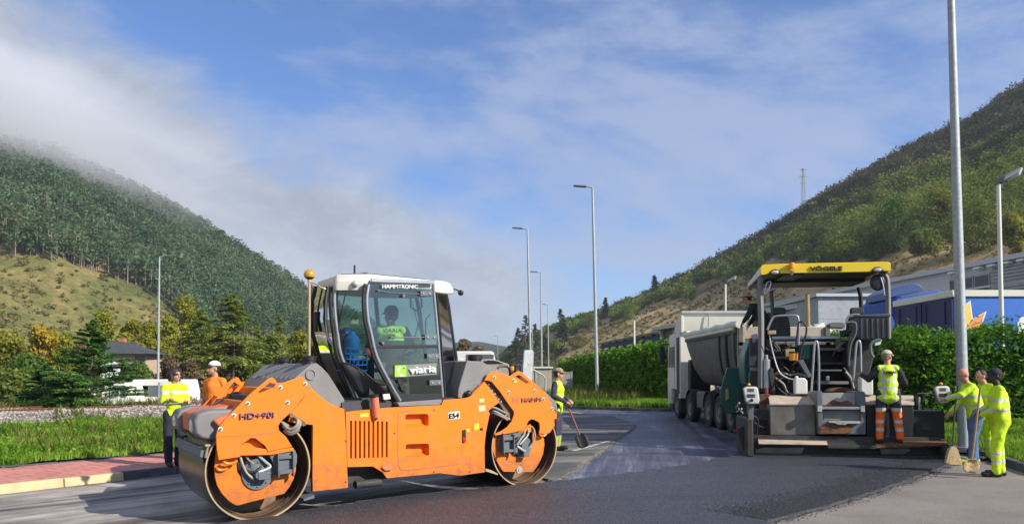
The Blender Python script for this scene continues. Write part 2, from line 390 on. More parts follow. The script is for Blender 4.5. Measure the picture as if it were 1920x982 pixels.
def lettering(txt, fr, x0, x1, z0, z1, y, m, parent, name='lettering', bold=.0, ext=.003, z0b=None):
    """text that stands on the frame's y = const plane and fills the given rectangle (z0b: base height at the right end)"""
    cu = bpy.data.curves.new('t', 'FONT'); cu.body = txt; cu.extrude = ext; cu.bevel_depth = bold * .7; cu.bevel_resolution = 0
    t = bpy.data.objects.new('t', cu); COL.objects.link(t); bpy.context.view_layer.update()
    me = bpy.data.meshes.new_from_object(t); bpy.data.objects.remove(t)
    v = np.zeros(len(me.vertices) * 3); me.vertices.foreach_get('co', v); v = v.reshape(-1, 3)
    lo, hi = v.min(0), v.max(0); u = (v - lo) / np.maximum(hi - lo, 1e-6)
    sh = 0 if z0b is None else (z0b - z0)
    X = x0 + u[:, 0] * (x1 - x0); Z = z0 + u[:, 1] * (z1 - z0) + sh * u[:, 0]; Yv = y - v[:, 2]
    M = (FRAMES[parent.name].I if parent else Matrix()) @ fr.M
    me.vertices.foreach_set('co', np.array([tuple(M @ Vector(p)) for p in zip(X, Yv, Z)]).ravel()); me.update()
    me.materials.clear(); me.materials.append(MT[m]); me.name = name
    o = bpy.data.objects.new(name, me); COL.objects.link(o)
    if parent: o.parent = parent; FRAMES[o.name] = FRAMES[parent.name]
    return o

def npmesh(name, V, Fq, m, parent=None, loc=None, smooth=False):
    me = bpy.data.meshes.new(name); V = np.asarray(V, np.float32).copy(); Fq = np.asarray(Fq, np.int32)
    if parent is not None:
        I = FRAMES[parent.name].I; R = np.array(I.to_3x3(), np.float32); V = V @ R.T + np.array(I.to_translation(), np.float32)
    elif loc is not None: V -= np.array(loc, np.float32)
    k = Fq.shape[1]
    me.vertices.add(len(V)); me.vertices.foreach_set('co', V.ravel())
    me.loops.add(Fq.size); me.loops.foreach_set('vertex_index', Fq.ravel())
    me.polygons.add(len(Fq)); me.polygons.foreach_set('loop_start', np.arange(0, Fq.size, k, dtype=np.int32))
    me.update(calc_edges=True)
    if smooth: me.shade_smooth()
    for x in (m if isinstance(m, (list, tuple)) else [m]): me.materials.append(MT[x] if isinstance(x, str) else x)
    o = bpy.data.objects.new(name, me); COL.objects.link(o)
    if parent is not None: o.parent = parent; FRAMES[o.name] = FRAMES[parent.name]
    else: FRAMES[o.name] = ID
    if loc is not None and parent is None: o.location = loc
    return o

def cards(rng, C, size, up=.3, asp=.55, nrm=None, nk=.6, jit=.35):
    """leaf-shaped quads at centres C: random tilt, optional preferred normal"""
    n = len(C); nr = rng.normal(size=(n, 3)); nr[:, 2] += up
    if nrm is not None: nr = nr * (1 - nk) + nrm * nk * 1.7
    nr /= np.linalg.norm(nr, axis=1)[:, None] + 1e-9
    a = rng.normal(size=(n, 3)); a -= nr * (a * nr).sum(1)[:, None]; a /= np.linalg.norm(a, axis=1)[:, None] + 1e-9
    b = np.cross(nr, a); s = (np.asarray(size) * (1 + jit * rng.normal(size=n)).clip(.4, 2))[:, None]
    V = np.empty((n, 4, 3)); V[:, 0] = C - a * s; V[:, 1] = C - b * s * asp; V[:, 2] = C + a * s; V[:, 3] = C + b * s * asp
    return V.reshape(-1, 3), np.arange(n * 4).reshape(n, 4)
class Acc:
    def __init__(s): s.V = []; s.F = []; s.k = 0
    def add(s, V, F_): s.V.append(V); s.F.append(F_ + s.k); s.k += len(V)
    def get(s): return np.concatenate(s.V), np.concatenate(s.F)
def shell(rng, c, r, n, lo=.55):
    d = rng.normal(size=(n, 3)); d /= np.linalg.norm(d, axis=1)[:, None]
    t = rng.uniform(lo, 1, n)[:, None] ** .6
    return np.asarray(c) + d * t * np.asarray(r), d
# ================================================================ GROUND
R0 = np.random.default_rng(7); random.seed(5)
def ss(a, b, x): t = np.clip((x - a) / (b - a), 0, 1); return t * t * (3 - 2 * t)
def ground_h(x, y):
    x = np.asarray(x, float); y = np.asarray(y, float)
    d = (y - 41) * .55 + (-x - 12) * .25 + np.minimum(0, (-2 - x)) * 0
    fall = ss(0, 9, (y - 36) + (-x - 8) * .45) * ss(1, -6, x)
    return -.055 - 1.15 * fall
def sheet_mat(name, fn):
    m = bpy.data.materials.new(name); m.use_nodes = True; t = m.node_tree; b = t.nodes['Principled BSDF']; c = t.nodes.new('ShaderNodeTexCoord')
    def noise_(scale, detail=5, rough=.6, stretch=None, rot=0, dist=0):
        mp = t.nodes.new('ShaderNodeMapping'); mp.inputs['Rotation'].default_value = (0, 0, rot); mp.vector_type = 'POINT'
        t.links.new(c.outputs['Object'], mp.inputs[0]); src = mp.outputs[0]
        if stretch: m2 = t.nodes.new('ShaderNodeMapping'); m2.inputs['Scale'].default_value = stretch; t.links.new(src, m2.inputs[0]); src = m2.outputs[0]
        z = t.nodes.new('ShaderNodeTexNoise'); z.inputs['Scale'].default_value = scale; z.inputs['Detail'].default_value = detail; z.inputs['Roughness'].default_value = rough; z.inputs['Distortion'].default_value = dist
        t.links.new(src, z.inputs['Vector']); return z.outputs['Fac']
    def ramp(f, stops):
        r = t.nodes.new('ShaderNodeValToRGB'); t.links.new(f, r.inputs[0]); e = r.color_ramp.elements
        e[0].position, e[0].color = stops[0][0], (*stops[0][1], 1); e[1].position, e[1].color = stops[-1][0], (*stops[-1][1], 1)
        for p, q in stops[1:-1]: k = e.new(p); k.color = (*q, 1)
        return r.outputs[0]
    def mix(f, a, b_, bt='MIX'):
        x = t.nodes.new('ShaderNodeMix'); x.data_type = 'RGBA'; x.blend_type = bt
        for i, v in ((0, f), (6, a), (7, b_)):
            if isinstance(v, (int, float)): x.inputs[i].default_value = v
            elif isinstance(v, tuple): x.inputs[i].default_value = (*v, 1)
            else: t.links.new(v, x.inputs[i])
        return x.outputs[2]
    def val(f, a, b_, c_=0, d=1):
        r = t.nodes.new('ShaderNodeMapRange'); t.links.new(f, r.inputs[0])
        for i, v in enumerate((a, b_, c_, d)): r.inputs[i + 1].default_value = v
        return r.outputs[0]
    def bump(f, s, dist=.02, prev=None):
        k = t.nodes.new('ShaderNodeBump'); k.inputs['Strength'].default_value = s; k.inputs['Distance'].default_value = dist; t.links.new(f, k.inputs['Height'])
        if prev: t.links.new(prev, k.inputs['Normal'])
        return k.outputs[0]
    fn(t, b, c, noise_, ramp, mix, val, bump); MT[name] = m; return m
KA = math.radians(54)
def f_ground(t, b, c, N_, R_, X_, V_, B_):
    t.links.new(R_(N_(.35, 8, .7), [(.35, (.035, .05, .012)), (.55, (.09, .085, .03)), (.7, (.13, .10, .055))]), b.inputs['Base Color']); b.inputs['Roughness'].default_value = .95
    t.links.new(B_(N_(3, 6), .6, .1), b.inputs['Normal'])
sheet_mat('meadow', f_ground)
def f_road(t, b, c, N_, R_, X_, V_, B_):   # old worn road, long streaks beside the kerb
    a = R_(N_(1.0, 6, .65, (.16, 2.2, 1), -KA + .09, .4), [(.38, (.08, .073, .07)), (.45, (.26, .235, .21)), (.54, (.44, .40, .355)), (.66, (.55, .50, .44))])
    g = R_(N_(160, 2, .7), [(.35, (.45, .45, .45)), (.65, (1.25, 1.22, 1.2))])
    a = X_(1.0, a, g, 'MULTIPLY'); p = R_(N_(.9, 7, .7), [(.4, (.6, .6, .62)), (.6, (1.1, 1.08, 1.05))]); a = X_(1.0, a, p, 'MULTIPLY')
    t.links.new(a, b.inputs['Base Color']); b.inputs['Roughness'].default_value = .72
    t.links.new(B_(N_(140, 3), .55, .008, B_(N_(6, 5), .3, .02)), b.inputs['Normal'])
sheet_mat('old_road', f_road)
def f_tan(t, b, c, N_, R_, X_, V_, B_):
    a = R_(N_(.8, 7, .65), [(.35, (.22, .19, .165)), (.65, (.31, .27, .235))]); g = R_(N_(120, 2, .8), [(.35, (.5, .5, .5)), (.7, (1.25, 1.22, 1.2))])
    a = X_(1.0, a, g, 'MULTIPLY')
    s = R_(N_(9, 3, .8), [(.28, (.3, .3, .3)), (.36, (1, 1, 1))]); a = X_(.8, a, s, 'MULTIPLY')
    t.links.new(a, b.inputs['Base Color']); b.inputs['Roughness'].default_value = .8
    t.links.new(B_(N_(110, 3), .6, .01), b.inputs['Normal'])
sheet_mat('tan_road', f_tan)
def f_fresh(t, b, c, N_, R_, X_, V_, B_):  # new hot-mix, coarse sparkling grain, slightly rolled strips
    big = N_(.8, 5, .6, (.25, 1.6, 1), -.12)
    a = R_(N_(55, 3, .75), [(.35, (.012, .012, .016)), (.52, (.045, .045, .056)), (.66, (.15, .148, .17))])
    a = X_(.5, a, R_(big, [(.35, (.6, .6, .66)), (.65, (1.3, 1.25, 1.3))]), 'MULTIPLY')
    t.links.new(a, b.inputs['Base Color']); t.links.new(V_(N_(60, 3, .8), .35, .65, .32, .62), b.inputs['Roughness'])
    b.inputs['Specular IOR Level'].default_value = .7
    t.links.new(B_(N_(48, 4, .8), 1.0, .022, B_(N_(5, 5), .4, .03)), b.inputs['Normal'])
sheet_mat('fresh_asphalt', f_fresh)
def f_tack(t, b, c, N_, R_, X_, V_, B_):   # milled bed sprayed with tack coat: scratched along the lane, semi-gloss
    s = N_(1.0, 8, .72, (2.6, .14, 1), .16, .35); s2 = N_(1.0, 5, .7, (20, .5, 1), .16)
    a = R_(s, [(.36, (.035, .036, .048)), (.50, (.10, .10, .13)), (.64, (.22, .22, .245))]); a = X_(.5, a, R_(s2, [(.35, (.45, .45, .48)), (.68, (1.7, 1.7, 1.75))]), 'MULTIPLY')
    p = R_(N_(.5, 6, .7, None, 0, .5), [(.42, (.40, .40, .45)), (.6, (1.1, 1.1, 1.12))]); a = X_(.8, a, p, 'MULTIPLY')
    t.links.new(a, b.inputs['Base Color']); t.links.new(V_(s, .35, .65, .40, .6), b.inputs['Roughness'])
    t.links.new(B_(s2, .5, .01, B_(N_(30, 4), .4, .01)), b.inputs['Normal'])
sheet_mat('milled_bed', f_tack)
def f_island(t, b, c, N_, R_, X_, V_, B_):
    a = R_(N_(.6, 7, .65, (.35, 1.4, 1), -.2), [(.38, (.05, .05, .05)), (.50, (.13, .12, .105)), (.64, (.26, .24, .20))]); a = X_(.7, a, R_(N_(90, 2, .8), [(.3, (.5, .5, .5)), (.7, (1.3, 1.3, 1.3))]), 'MULTIPLY')
    t.links.new(a, b.inputs['Base Color']); b.inputs['Roughness'].default_value = .75; t.links.new(B_(N_(90, 3), .5, .01), b.inputs['Normal'])
sheet_mat('worn_tarmac', f_island)
def f_red(t, b, c, N_, R_, X_, V_, B_):    # red stamped concrete
    mp = t.nodes.new('ShaderNodeMapping'); mp.inputs['Rotation'].default_value = (0, 0, -KA); t.links.new(c.outputs['Object'], mp.inputs[0])
    k = t.nodes.new('ShaderNodeTexBrick'); k.inputs['Scale'].default_value = 1; k.inputs['Brick Width'].default_value = .42; k.inputs['Row Height'].default_value = .21; k.inputs['Mortar Size'].default_value = .012
    k.inputs['Color1'].default_value = (.60, .235, .185, 1); k.inputs['Color2'].default_value = (.66, .27, .215, 1); k.inputs['Mortar'].default_value = (.34, .11, .085, 1); t.links.new(mp.outputs[0], k.inputs[0])
    a = X_(.7, k.outputs[0], R_(N_(1.2, 8, .7), [(.35, (.65, .65, .65)), (.65, (1.2, 1.15, 1.12))]), 'MULTIPLY')
    t.links.new(a, b.inputs['Base Color']); b.inputs['Roughness'].default_value = .7
    t.links.new(B_(k.outputs[1], .5, -.012, B_(N_(14, 6, .7, (.5, 2, 1), -KA), .55, .03)), b.inputs['Normal'])
sheet_mat('red_paving', f_red)
def f_verge(t, b, c, N_, R_, X_, V_, B_):
    t.links.new(R_(N_(1.1, 7, .7), [(.35, (.03, .055, .01)), (.55, (.06, .095, .02)), (.7, (.12, .10, .05))]), b.inputs['Base Color']); b.inputs['Roughness'].default_value = .95
    t.links.new(B_(N_(12, 6), .8, .05), b.inputs['Normal'])
sheet_mat('verge', f_verge)
def f_ball(t, b, c, N_, R_, X_, V_, B_):
    vo = t.nodes.new('ShaderNodeTexVoronoi'); vo.inputs['Scale'].default_value = 14; t.links.new(c.outputs['Object'], vo.inputs[0])
    a = X_(.85, R_(N_(1.6, 6, .7), [(.38, (.17, .14, .11)), (.6, (.38, .33, .29))]), R_(vo.outputs['Distance'], [(.1, (1.25, 1.2, 1.15)), (.6, (.4, .4, .4))]), 'MULTIPLY')
    t.links.new(a, b.inputs['Base Color']); b.inputs['Roughness'].default_value = .9
    t.links.new(B_(vo.outputs['Distance'], 1, -.05), b.inputs['Normal'])
sheet_mat('ballast', f_ball)
def f_hill(gr, br, dk):
    def fn(t, b, c, N_, R_, X_, V_, B_):
        a = R_(N_(.025, 9, .68, None, 0, .4), [(.38, dk), (.5, gr), (.62, br)])
        a = X_(.8, a, R_(N_(.35, 6, .75), [(.35, (.5, .52, .5)), (.65, (1.35, 1.3, 1.25))]), 'MULTIPLY')
        t.links.new(a, b.inputs['Base Color']); b.inputs['Roughness'].default_value = 1; b.inputs['Specular IOR Level'].default_value = .1
        t.links.new(B_(N_(.3, 7, .8), .5, 1.0), b.inputs['Normal'])
    return fn
sheet_mat('bracken_slope', f_hill((.17, .16, .055), (.28, .21, .09), (.09, .11, .04)))
sheet_mat('dry_slope', f_hill((.38, .28, .14), (.50, .36, .20), (.24, .19, .09)))
sheet_mat('far_slope', f_hill((.03, .045, .02), (.05, .06, .03), (.02, .03, .015)))

# ground sheet reaching the horizon
def axis_pts(lo, hi, fine, n):
    t = np.linspace(-1, 1, n); return np.where(t < 0, -abs(lo) * np.sinh(fine * -t) / np.sinh(fine), hi * np.sinh(fine * t) / np.sinh(fine))
gx = axis_pts(2500, 2500, 6.5, 161); gy = axis_pts(300, 4500, 7.0, 181)
X, Y = np.meshgrid(gx, gy); Z = ground_h(X, Y); V = np.stack([X, Y, Z], -1).reshape(-1, 3)
i = np.arange(len(gy) - 1)[:, None] * len(gx) + np.arange(len(gx) - 1)[None]
Fq = np.stack([i, i + 1, i + 1 + len(gx), i + len(gx)], -1).reshape(-1, 4)
tag(npmesh('ground', V, Fq, 'meadow', smooth=True), kind='structure')

def slab(name, poly, z0, z1, m, jag=0., step=.35, bevel=0.):
    """flat sheet with a real thin edge; the outline can be made ragged"""
    P = []
    rng = np.random.default_rng(len(poly) * 7 + 3)
    for a, b_ in zip(poly, poly[1:] + poly[:1]):
        a = Vector(a[:2]); b_ = Vector(b_[:2]); k = max(1, int((b_ - a).length / step)) if jag else 1
        nrm = Vector((-(b_ - a).y, (b_ - a).x)).normalized()
        for j in range(k): P.append(a.lerp(b_, j / k) + nrm * (float(rng.normal()) * jag if jag else 0))
    mb = MB(); mb.prism([(p.x, p.y) for p in P], z0, z1, axis='z')
    o = mb.build(name, m, smooth=False, bevel=bevel); return tag(o, kind='structure')
def g2(px, py): p = G(px, py); return (p.x, p.y)
kerb_line = [(-15.7, -1.8), (-6.91, 10.38), (-5.4, 12.5), (-2.5, 16.5)]
road_poly = kerb_line + [(-3.3, 20), (-5, 26), (-6, 34), (-20, 44), (-60, 60), (-60, 66), (-20, 50), (-3, 37.5), (2.45, 35.4), (6.7, 32.6), (8.5, 31), (9.3, 27), (9.6, 20), (8.95, 14.6), (8.35, 12.6), (7.6, 9), (6.4, 2), (5, -5), (-17, -5)]
slab('road', road_poly, -.05, 0, 'old_road')
edge_r = [g2(*p) for p in [(1370, 1060), (1440, 982), (1560, 951), (1640, 926), (1730, 893), (1775, 876)]] + [(8.2, 14.3)]
edge_l = [g2(*p) for p in [(1392, 855), (1290, 874), (1200, 888), (1040, 907), (760, 933), (560, 965)]] + [(-4.5, 6.6), (-8, 4.2), (-10, -3)]
slab('old_tarmac', [edge_r[0], *edge_r[1:], (8.9, 14.6), (8.33, 12.55), (7.58, 9), (6.4, 2), (5, -3), (1.6, -3)], 0.0, .004, 'tan_road')
slab('milled_bed', [g2(1015, 910), g2(1200, 895), (4.2, 14.3), (8.6, 14.2), (9.5, 20), (9.2, 27), (8.4, 30.9), (6.6, 32.4), (2.45, 35.2), (-1, 36.5), g2(1056, 769), g2(1150, 782), g2(1190, 797), g2(1186, 806), g2(1120, 852), g2(1045, 903)], 0.0, .008, 'milled_bed')
slab('fresh_asphalt', edge_r + edge_l, 0.001, .045, 'fresh_asphalt', jag=.035, step=.12)
slab('traffic_island', [g2(1040, 906), g2(1118, 852), g2(1184, 807), g2(1192, 797), g2(1150, 781), g2(1050, 773), (-.5, 30), (-1.2, 17), (.2, 12.6)], .0, .035, 'worn_tarmac', jag=.012)
mb = MB()
def stripe(a, b_, wd, z):
    a, b_ = Vector((*g2(*a), 0)), Vector((*g2(*b_), 0)); n_ = Vector((-(b_ - a).y, (b_ - a).x, 0)).normalized() * wd / 2
    mb.add([(*(a - n_).xy, z), (*(b_ - n_).xy, z), (*(b_ + n_).xy, z), (*(a + n_).xy, z)], [(0, 1, 2, 3)])
stripe((1062, 801), (1188, 804), .12, .039); stripe((1075, 848), (1142, 829), .12, .039)
mk('worn_white', (.42, .41, .37), .8, var=.35, vs=14, dirt=(.15, .14, .12), dirt_amt=.8, ds=8)
tag(mb.build('road_markings', 'worn_white'), kind='structure')

def kerb_run(name, pts, m, h=.12, wd=.15, L_=1.0, base=-.04, side=1, cols=None):
    """row of kerb stones along a path, the joints left open"""
    mb = MB(); P = [Vector((*p, 0)) for p in pts]; k = 0
    for a, b_ in zip(P, P[1:]):
        d = b_ - a; n_ = max(1, round(d.length / L_)); u = d.normalized(); q = Vector((-u.y, u.x, 0)) * wd * side
        for j in range(n_):
            s0 = a + d * (j / n_) + u * .006; s1 = a + d * ((j + 1) / n_) - u * .006
            if cols: mb.cur = cols(k, (s0 + s1) / 2)
            dz = random.uniform(-.006, .006); r = q * .18
            mb.hexa([s0 + Vector((0, 0, base)), s1 + Vector((0, 0, base)), s1 + q + Vector((0, 0, base)), s0 + q + Vector((0, 0, base)),
                     s0 + r + Vector((0, 0, h + dz)), s1 + r + Vector((0, 0, h + dz)), s1 + q + Vector((0, 0, h + dz)), s0 + q + Vector((0, 0, h + dz))]); k += 1
    return tag(mb.build(name, m, bevel=.012, smooth=False), kind='structure')
mk('kerb_dark', (.07, .07, .078), .7, var=.25, dirt=(.22, .2, .17), dirt_amt=.5, bump=.2)
def kc(k, c):
    px = 960 + F_PX * c.x / max(c.y, .1); return 1 if 40 < px < 186 else 0
kerb_run('kerb', kerb_line, ['kerb_dark', 'kerb_yellow'], cols=kc, L_=.76)
kerb_run('kerb', [(6.4, 2), (7.6, 9), (8.35, 12.6), (8.95, 14.6), (9.6, 20), (9.3, 27), (8.5, 31), (6.7, 32.6), (2.45, 35.4), (-3, 37.5), (-10, 43)], ['kerb_dark'], side=-1, h=.14)
# red footway behind the left kerb
def off(pts, d):
    o = []
    for j, p in enumerate(pts):
        a = Vector(pts[max(0, j - 1)]); b_ = Vector(pts[min(len(pts) - 1, j + 1)]); u = (b_ - a).normalized(); o.append((p[0] - u.y * d, p[1] + u.x * d))
    return o
k1 = off(kerb_line, .155); k2 = off(kerb_line, 2.15)
slab('pavement', k1 + k2[::-1], -.04, .112, 'red_paving')
kerb_run('edging', k2, ['kerb_dark'], h=.13, wd=.08)
pts_l = k2 + [(-5.0, 20), (-6.5, 26), (-8, 34)]
def left_bound(y): return np.interp(y, [p[1] for p in pts_l], [p[0] for p in pts_l]) - .07
def grid_sheet(name, x0, x1, y0, y1, step, hfn, mask, m):
    xs = np.arange(x0, x1, step); ys = np.arange(y0, y1, step); X, Y = np.meshgrid(xs, ys); Z = hfn(X, Y)
    i = np.arange(len(ys) - 1)[:, None] * len(xs) + np.arange(len(xs) - 1)[None]
    Fq = np.stack([i, i + 1, i + 1 + len(xs), i + len(xs)], -1).reshape(-1, 4); V = np.stack([X, Y, Z], -1).reshape(-1, 3)
    c = V[Fq].mean(1); Fq = Fq[mask(c[:, 0], c[:, 1])]
    return tag(npmesh(name, V, Fq, m, smooth=True), kind='structure')
TD = Vector((math.cos(math.radians(52)), math.sin(math.radians(52)))); TN = Vector((-TD.y, TD.x))
def track_off(x, y): return (x + 13.2) * TN.x + (y - 19.8) * TN.y      # distance beyond the ballast's near edge
def nzv(x, y, s): return np.sin(x * s * 1.7 + 1.3) * np.cos(y * s * 1.3 + x * s * .6) * .5 + np.sin(y * s * 2.9 + .7) * .3
def verge_h(x, y):
    d = track_off(x, y); return .13 + .04 * nzv(x, y, 1.2) + .10 * ss(-3, 0, d) - 1.35 * ss(8, 16, d)
grid_sheet('verge', -46, 0, -4, 50, .4, verge_h, lambda x, y: x < left_bound(y) - .1, 'verge')
def ball_h(x, y):
    d = track_off(x, y); return verge_h(x, y) + .02 + .25 * ss(0, 1.6, d) - .28 * ss(5.8, 7.2, d)
grid_sheet('ballast', -46, 0, 2, 46, .3, ball_h, lambda x, y: (track_off(x, y) > 0) & (track_off(x, y) < 7.2) & (x < left_bound(y) - .2), 'ballast')
def on_track(s, d): return (-13.2 + TD.x * s + TN.x * d, 19.8 + TD.y * s + TN.y * d)
track = thing('railway_track', 'rusty disused rails lying on pale stone ballast behind the grass', 'railway track')
for d in (3.0, 4.45):
    mb = MB(); a = on_track(-22, d); b_ = on_track(17, d); z = .44
    for (w_, z0, z1) in ((.07, 0, .02), (.012, .02, .11), (.035, .11, .14)):
        n_ = TN * w_
        mb.hexa([(a[0] - n_.x, a[1] - n_.y, z + z0), (b_[0] - n_.x, b_[1] - n_.y, z + z0), (b_[0] + n_.x, b_[1] + n_.y, z + z0), (a[0] + n_.x, a[1] + n_.y, z + z0),
                 (a[0] - n_.x, a[1] - n_.y, z + z1), (b_[0] - n_.x, b_[1] - n_.y, z + z1), (b_[0] + n_.x, b_[1] + n_.y, z + z1), (a[0] + n_.x, a[1] + n_.y, z + z1)])
    mb.build('rail', 'rust', track)
mb = MB()
for s in np.arange(-22, 17, .65):
    a = on_track(s, 2.5); b_ = on_track(s, 5.0); n_ = TD * .11
    mb.hexa([(a[0] - n_.x, a[1] - n_.y, .33), (b_[0] - n_.x, b_[1] - n_.y, .33), (b_[0] + n_.x, b_[1] + n_.y, .33), (a[0] + n_.x, a[1] + n_.y, .33),
             (a[0] - n_.x, a[1] - n_.y, .44), (b_[0] - n_.x, b_[1] - n_.y, .44), (b_[0] + n_.x, b_[1] + n_.y, .44), (a[0] + n_.x, a[1] + n_.y, .44)])
mb.build('sleepers', 'bark', track)
# right-hand verge
rb = [(6.4, 2), (7.6, 9), (8.35, 12.6), (8.95, 14.6), (9.6, 20), (9.3, 27), (8.5, 31), (6.7, 32.6)]
def right_mask(x, y):
    xb = np.interp(y, [p[1] for p in rb], [p[0] for p in rb]); near = (y < 32.6) & (x > xb + .17)
    yb = np.interp(x, [-10, -3, 2.45, 6.7], [43, 37.5, 35.4, 32.6]); return near | ((y > yb + .2) & (y > 32.6))
def rverge_h(x, y): return .12 + .05 * nzv(x, y, .9) + .28 * ss(0, 6, x - 9.2) * ss(34, 28, y)
grid_sheet('verge', -9, 34, 4, 112, .55, rverge_h, right_mask, 'verge')

# ================================================================ VEGETATION
foliage('leaf_hedge', (.03, .09, .012), (.09, .22, .02), (.24, .42, .05), 1.8, .4)
foliage('leaf_grass', (.07, .15, .015), (.16, .33, .03), (.40, .50, .09), .6, .45)
foliage('leaf_grass_dry', (.09, .11, .025), (.17, .20, .04), (.30, .26, .09), .6, .4)
foliage('leaf_pine', (.045, .085, .042), (.095, .165, .08), (.19, .27, .13), .06, .35)
foliage('leaf_pine_near', (.02, .045, .018), (.04, .08, .03), (.085, .13, .05), .4, .3)
foliage('leaf_cedar', (.11, .14, .03), (.27, .33, .07), (.48, .52, .14), .5, .5)
foliage('leaf_fir', (.035, .11, .035), (.09, .22, .05), (.24, .40, .09), 1.1, .4)
foliage('leaf_green', (.045, .09, .02), (.11, .19, .04), (.24, .33, .08), .12, .45)
foliage('leaf_mid', (.08, .11, .022), (.18, .225, .045), (.33, .36, .09), .12, .45)
foliage('leaf_autumn', (.12, .13, .02), (.27, .28, .04), (.46, .43, .07), .35, .45)
foliage('leaf_gold', (.20, .14, .016), (.44, .33, .035), (.60, .46, .07), .35, .4)
foliage('leaf_brown', (.11, .085, .05), (.20, .15, .085), (.30, .24, .14), .35, .35)
foliage('leaf_scrub', (.11, .11, .035), (.19, .175, .06), (.28, .24, .10), .04, .35)
foliage('leaf_dark', (.04, .042, .024), (.08, .078, .040), (.15, .13, .07), .025, .35)

def limbs(rng, mb, base, h, w, n=5, r=.12):
    base = Vector(base); top = base + Vector((rng.normal() * .03 * h, rng.normal() * .03 * h, h * .8))
    mb.tube([base, base.lerp(top, .35) + Vector((rng.normal() * .02 * h, 0, 0)), top], [r, r * .7, r * .15], 7)
    for k in range(n):
        t = .25 + .5 * k / n; p = base.lerp(top, t); a = rng.uniform(0, 2 * PI); q = p + Vector((math.cos(a) * w * .36, math.sin(a) * w * .36, h * .18))
        mb.tube([p, p.lerp(q, .5) + Vector((0, 0, h * .03)), q], [r * .4, r * .25, r * .06], 5)
def broadleaf(label, x, y, z, h, w, m, group, seed, n=2600, leaf=.2, lumps=11, bark='bark', low=.12, name='broadleaf_tree', cat='tree', shape=1.0):
    rng = np.random.default_rng(seed); fr = Fr((x, y, z)); t = thing(name, label, cat, fr, group)
    mb = MB(fr); limbs(rng, mb, (0, 0, 0), h, w, 6, max(.05, h * .018)); mb.build('trunk', bark, t)
    A = Acc()
    for k in range(lumps):
        u = (k + .5) / lumps; zz = h * (low + .12 + (1 - low - .2) * u); rad = w * .5 * math.sin(PI * min(1, (.25 + .72 * u) ** shape)) ** .7
        a = rng.uniform(0, 2 * PI); d = rad * rng.uniform(.25, .8); c = (math.cos(a) * d, math.sin(a) * d, zz)
        rr = np.array([1, 1, .75]) * w * rng.uniform(.16, .30); C, D = shell(rng, c, rr, n // lumps, .35)
        A.add(*cards(rng, C, leaf, .4, .6, D, .4))
    V_, F_ = A.get(); V_ = V_ + np.array(fr.o); npmesh('crown', V_, F_, m, t); return t
def conifer(label, x, y, z, h, w, m, group, seed, n=2400, leaf=.22, name='conifer_tree', droop=.12, low=.12, bark='bark', tiers=14, ragged=.25, sparse_top=0, cat='tree'):
    rng = np.random.default_rng(seed); fr = Fr((x, y, z)); t = thing(name, label, cat, fr, group)
    mb = MB(fr); mb.tube([(0, 0, 0), (rng.normal() * .01 * h, 0, h * .5), (0, 0, h)], [h * .018, h * .011, h * .002], 7)
    A = Acc(); nb = tiers * 7; per = max(6, n // nb)
    for k in range(nb):
        u = (k / nb) ** 1.0; zz = h * (low + (1 - low) * u); L_ = w * .5 * (1 - u) ** .8 * rng.uniform(1 - ragged, 1 + ragged * .6) + .03 * h * (1 - u) + .01 * h
        a = rng.uniform(0, 2 * PI); dz = -droop * L_ + .18 * L_ * u
        p0 = np.array([0, 0, zz]); p1 = np.array([math.cos(a) * L_, math.sin(a) * L_, zz + dz])
        mb.tube([p0, (p0 + p1) / 2 + np.array([0, 0, L_ * .06]), p1], [h * .005, h * .003, h * .001], 4)
        s = rng.uniform(.15, 1.0, per) ** .8; C = p0 + (p1 - p0) * s[:, None]
        side = np.array([-math.sin(a), math.cos(a), 0]); wd = L_ * .28 * (1.15 - s)
        C = C + side * (rng.uniform(-1, 1, per) * wd)[:, None]; C[:, 2] += L_ * .06 * np.sin(s * PI) - rng.uniform(0, .05, per) * L_
        A.add(*cards(rng, C, leaf, 1.6, .42, np.tile([0, 0, 1.], (per, 1)), .3))
    mb.build('trunk', bark, t); V_, F_ = A.get(); V_ = V_ + np.array(fr.o); npmesh('crown', V_, F_, m, t); return t
def gz(x, y):
    return float(verge_h(x, y)) if (y < 50 and x < -2) else float(ground_h(x, y))

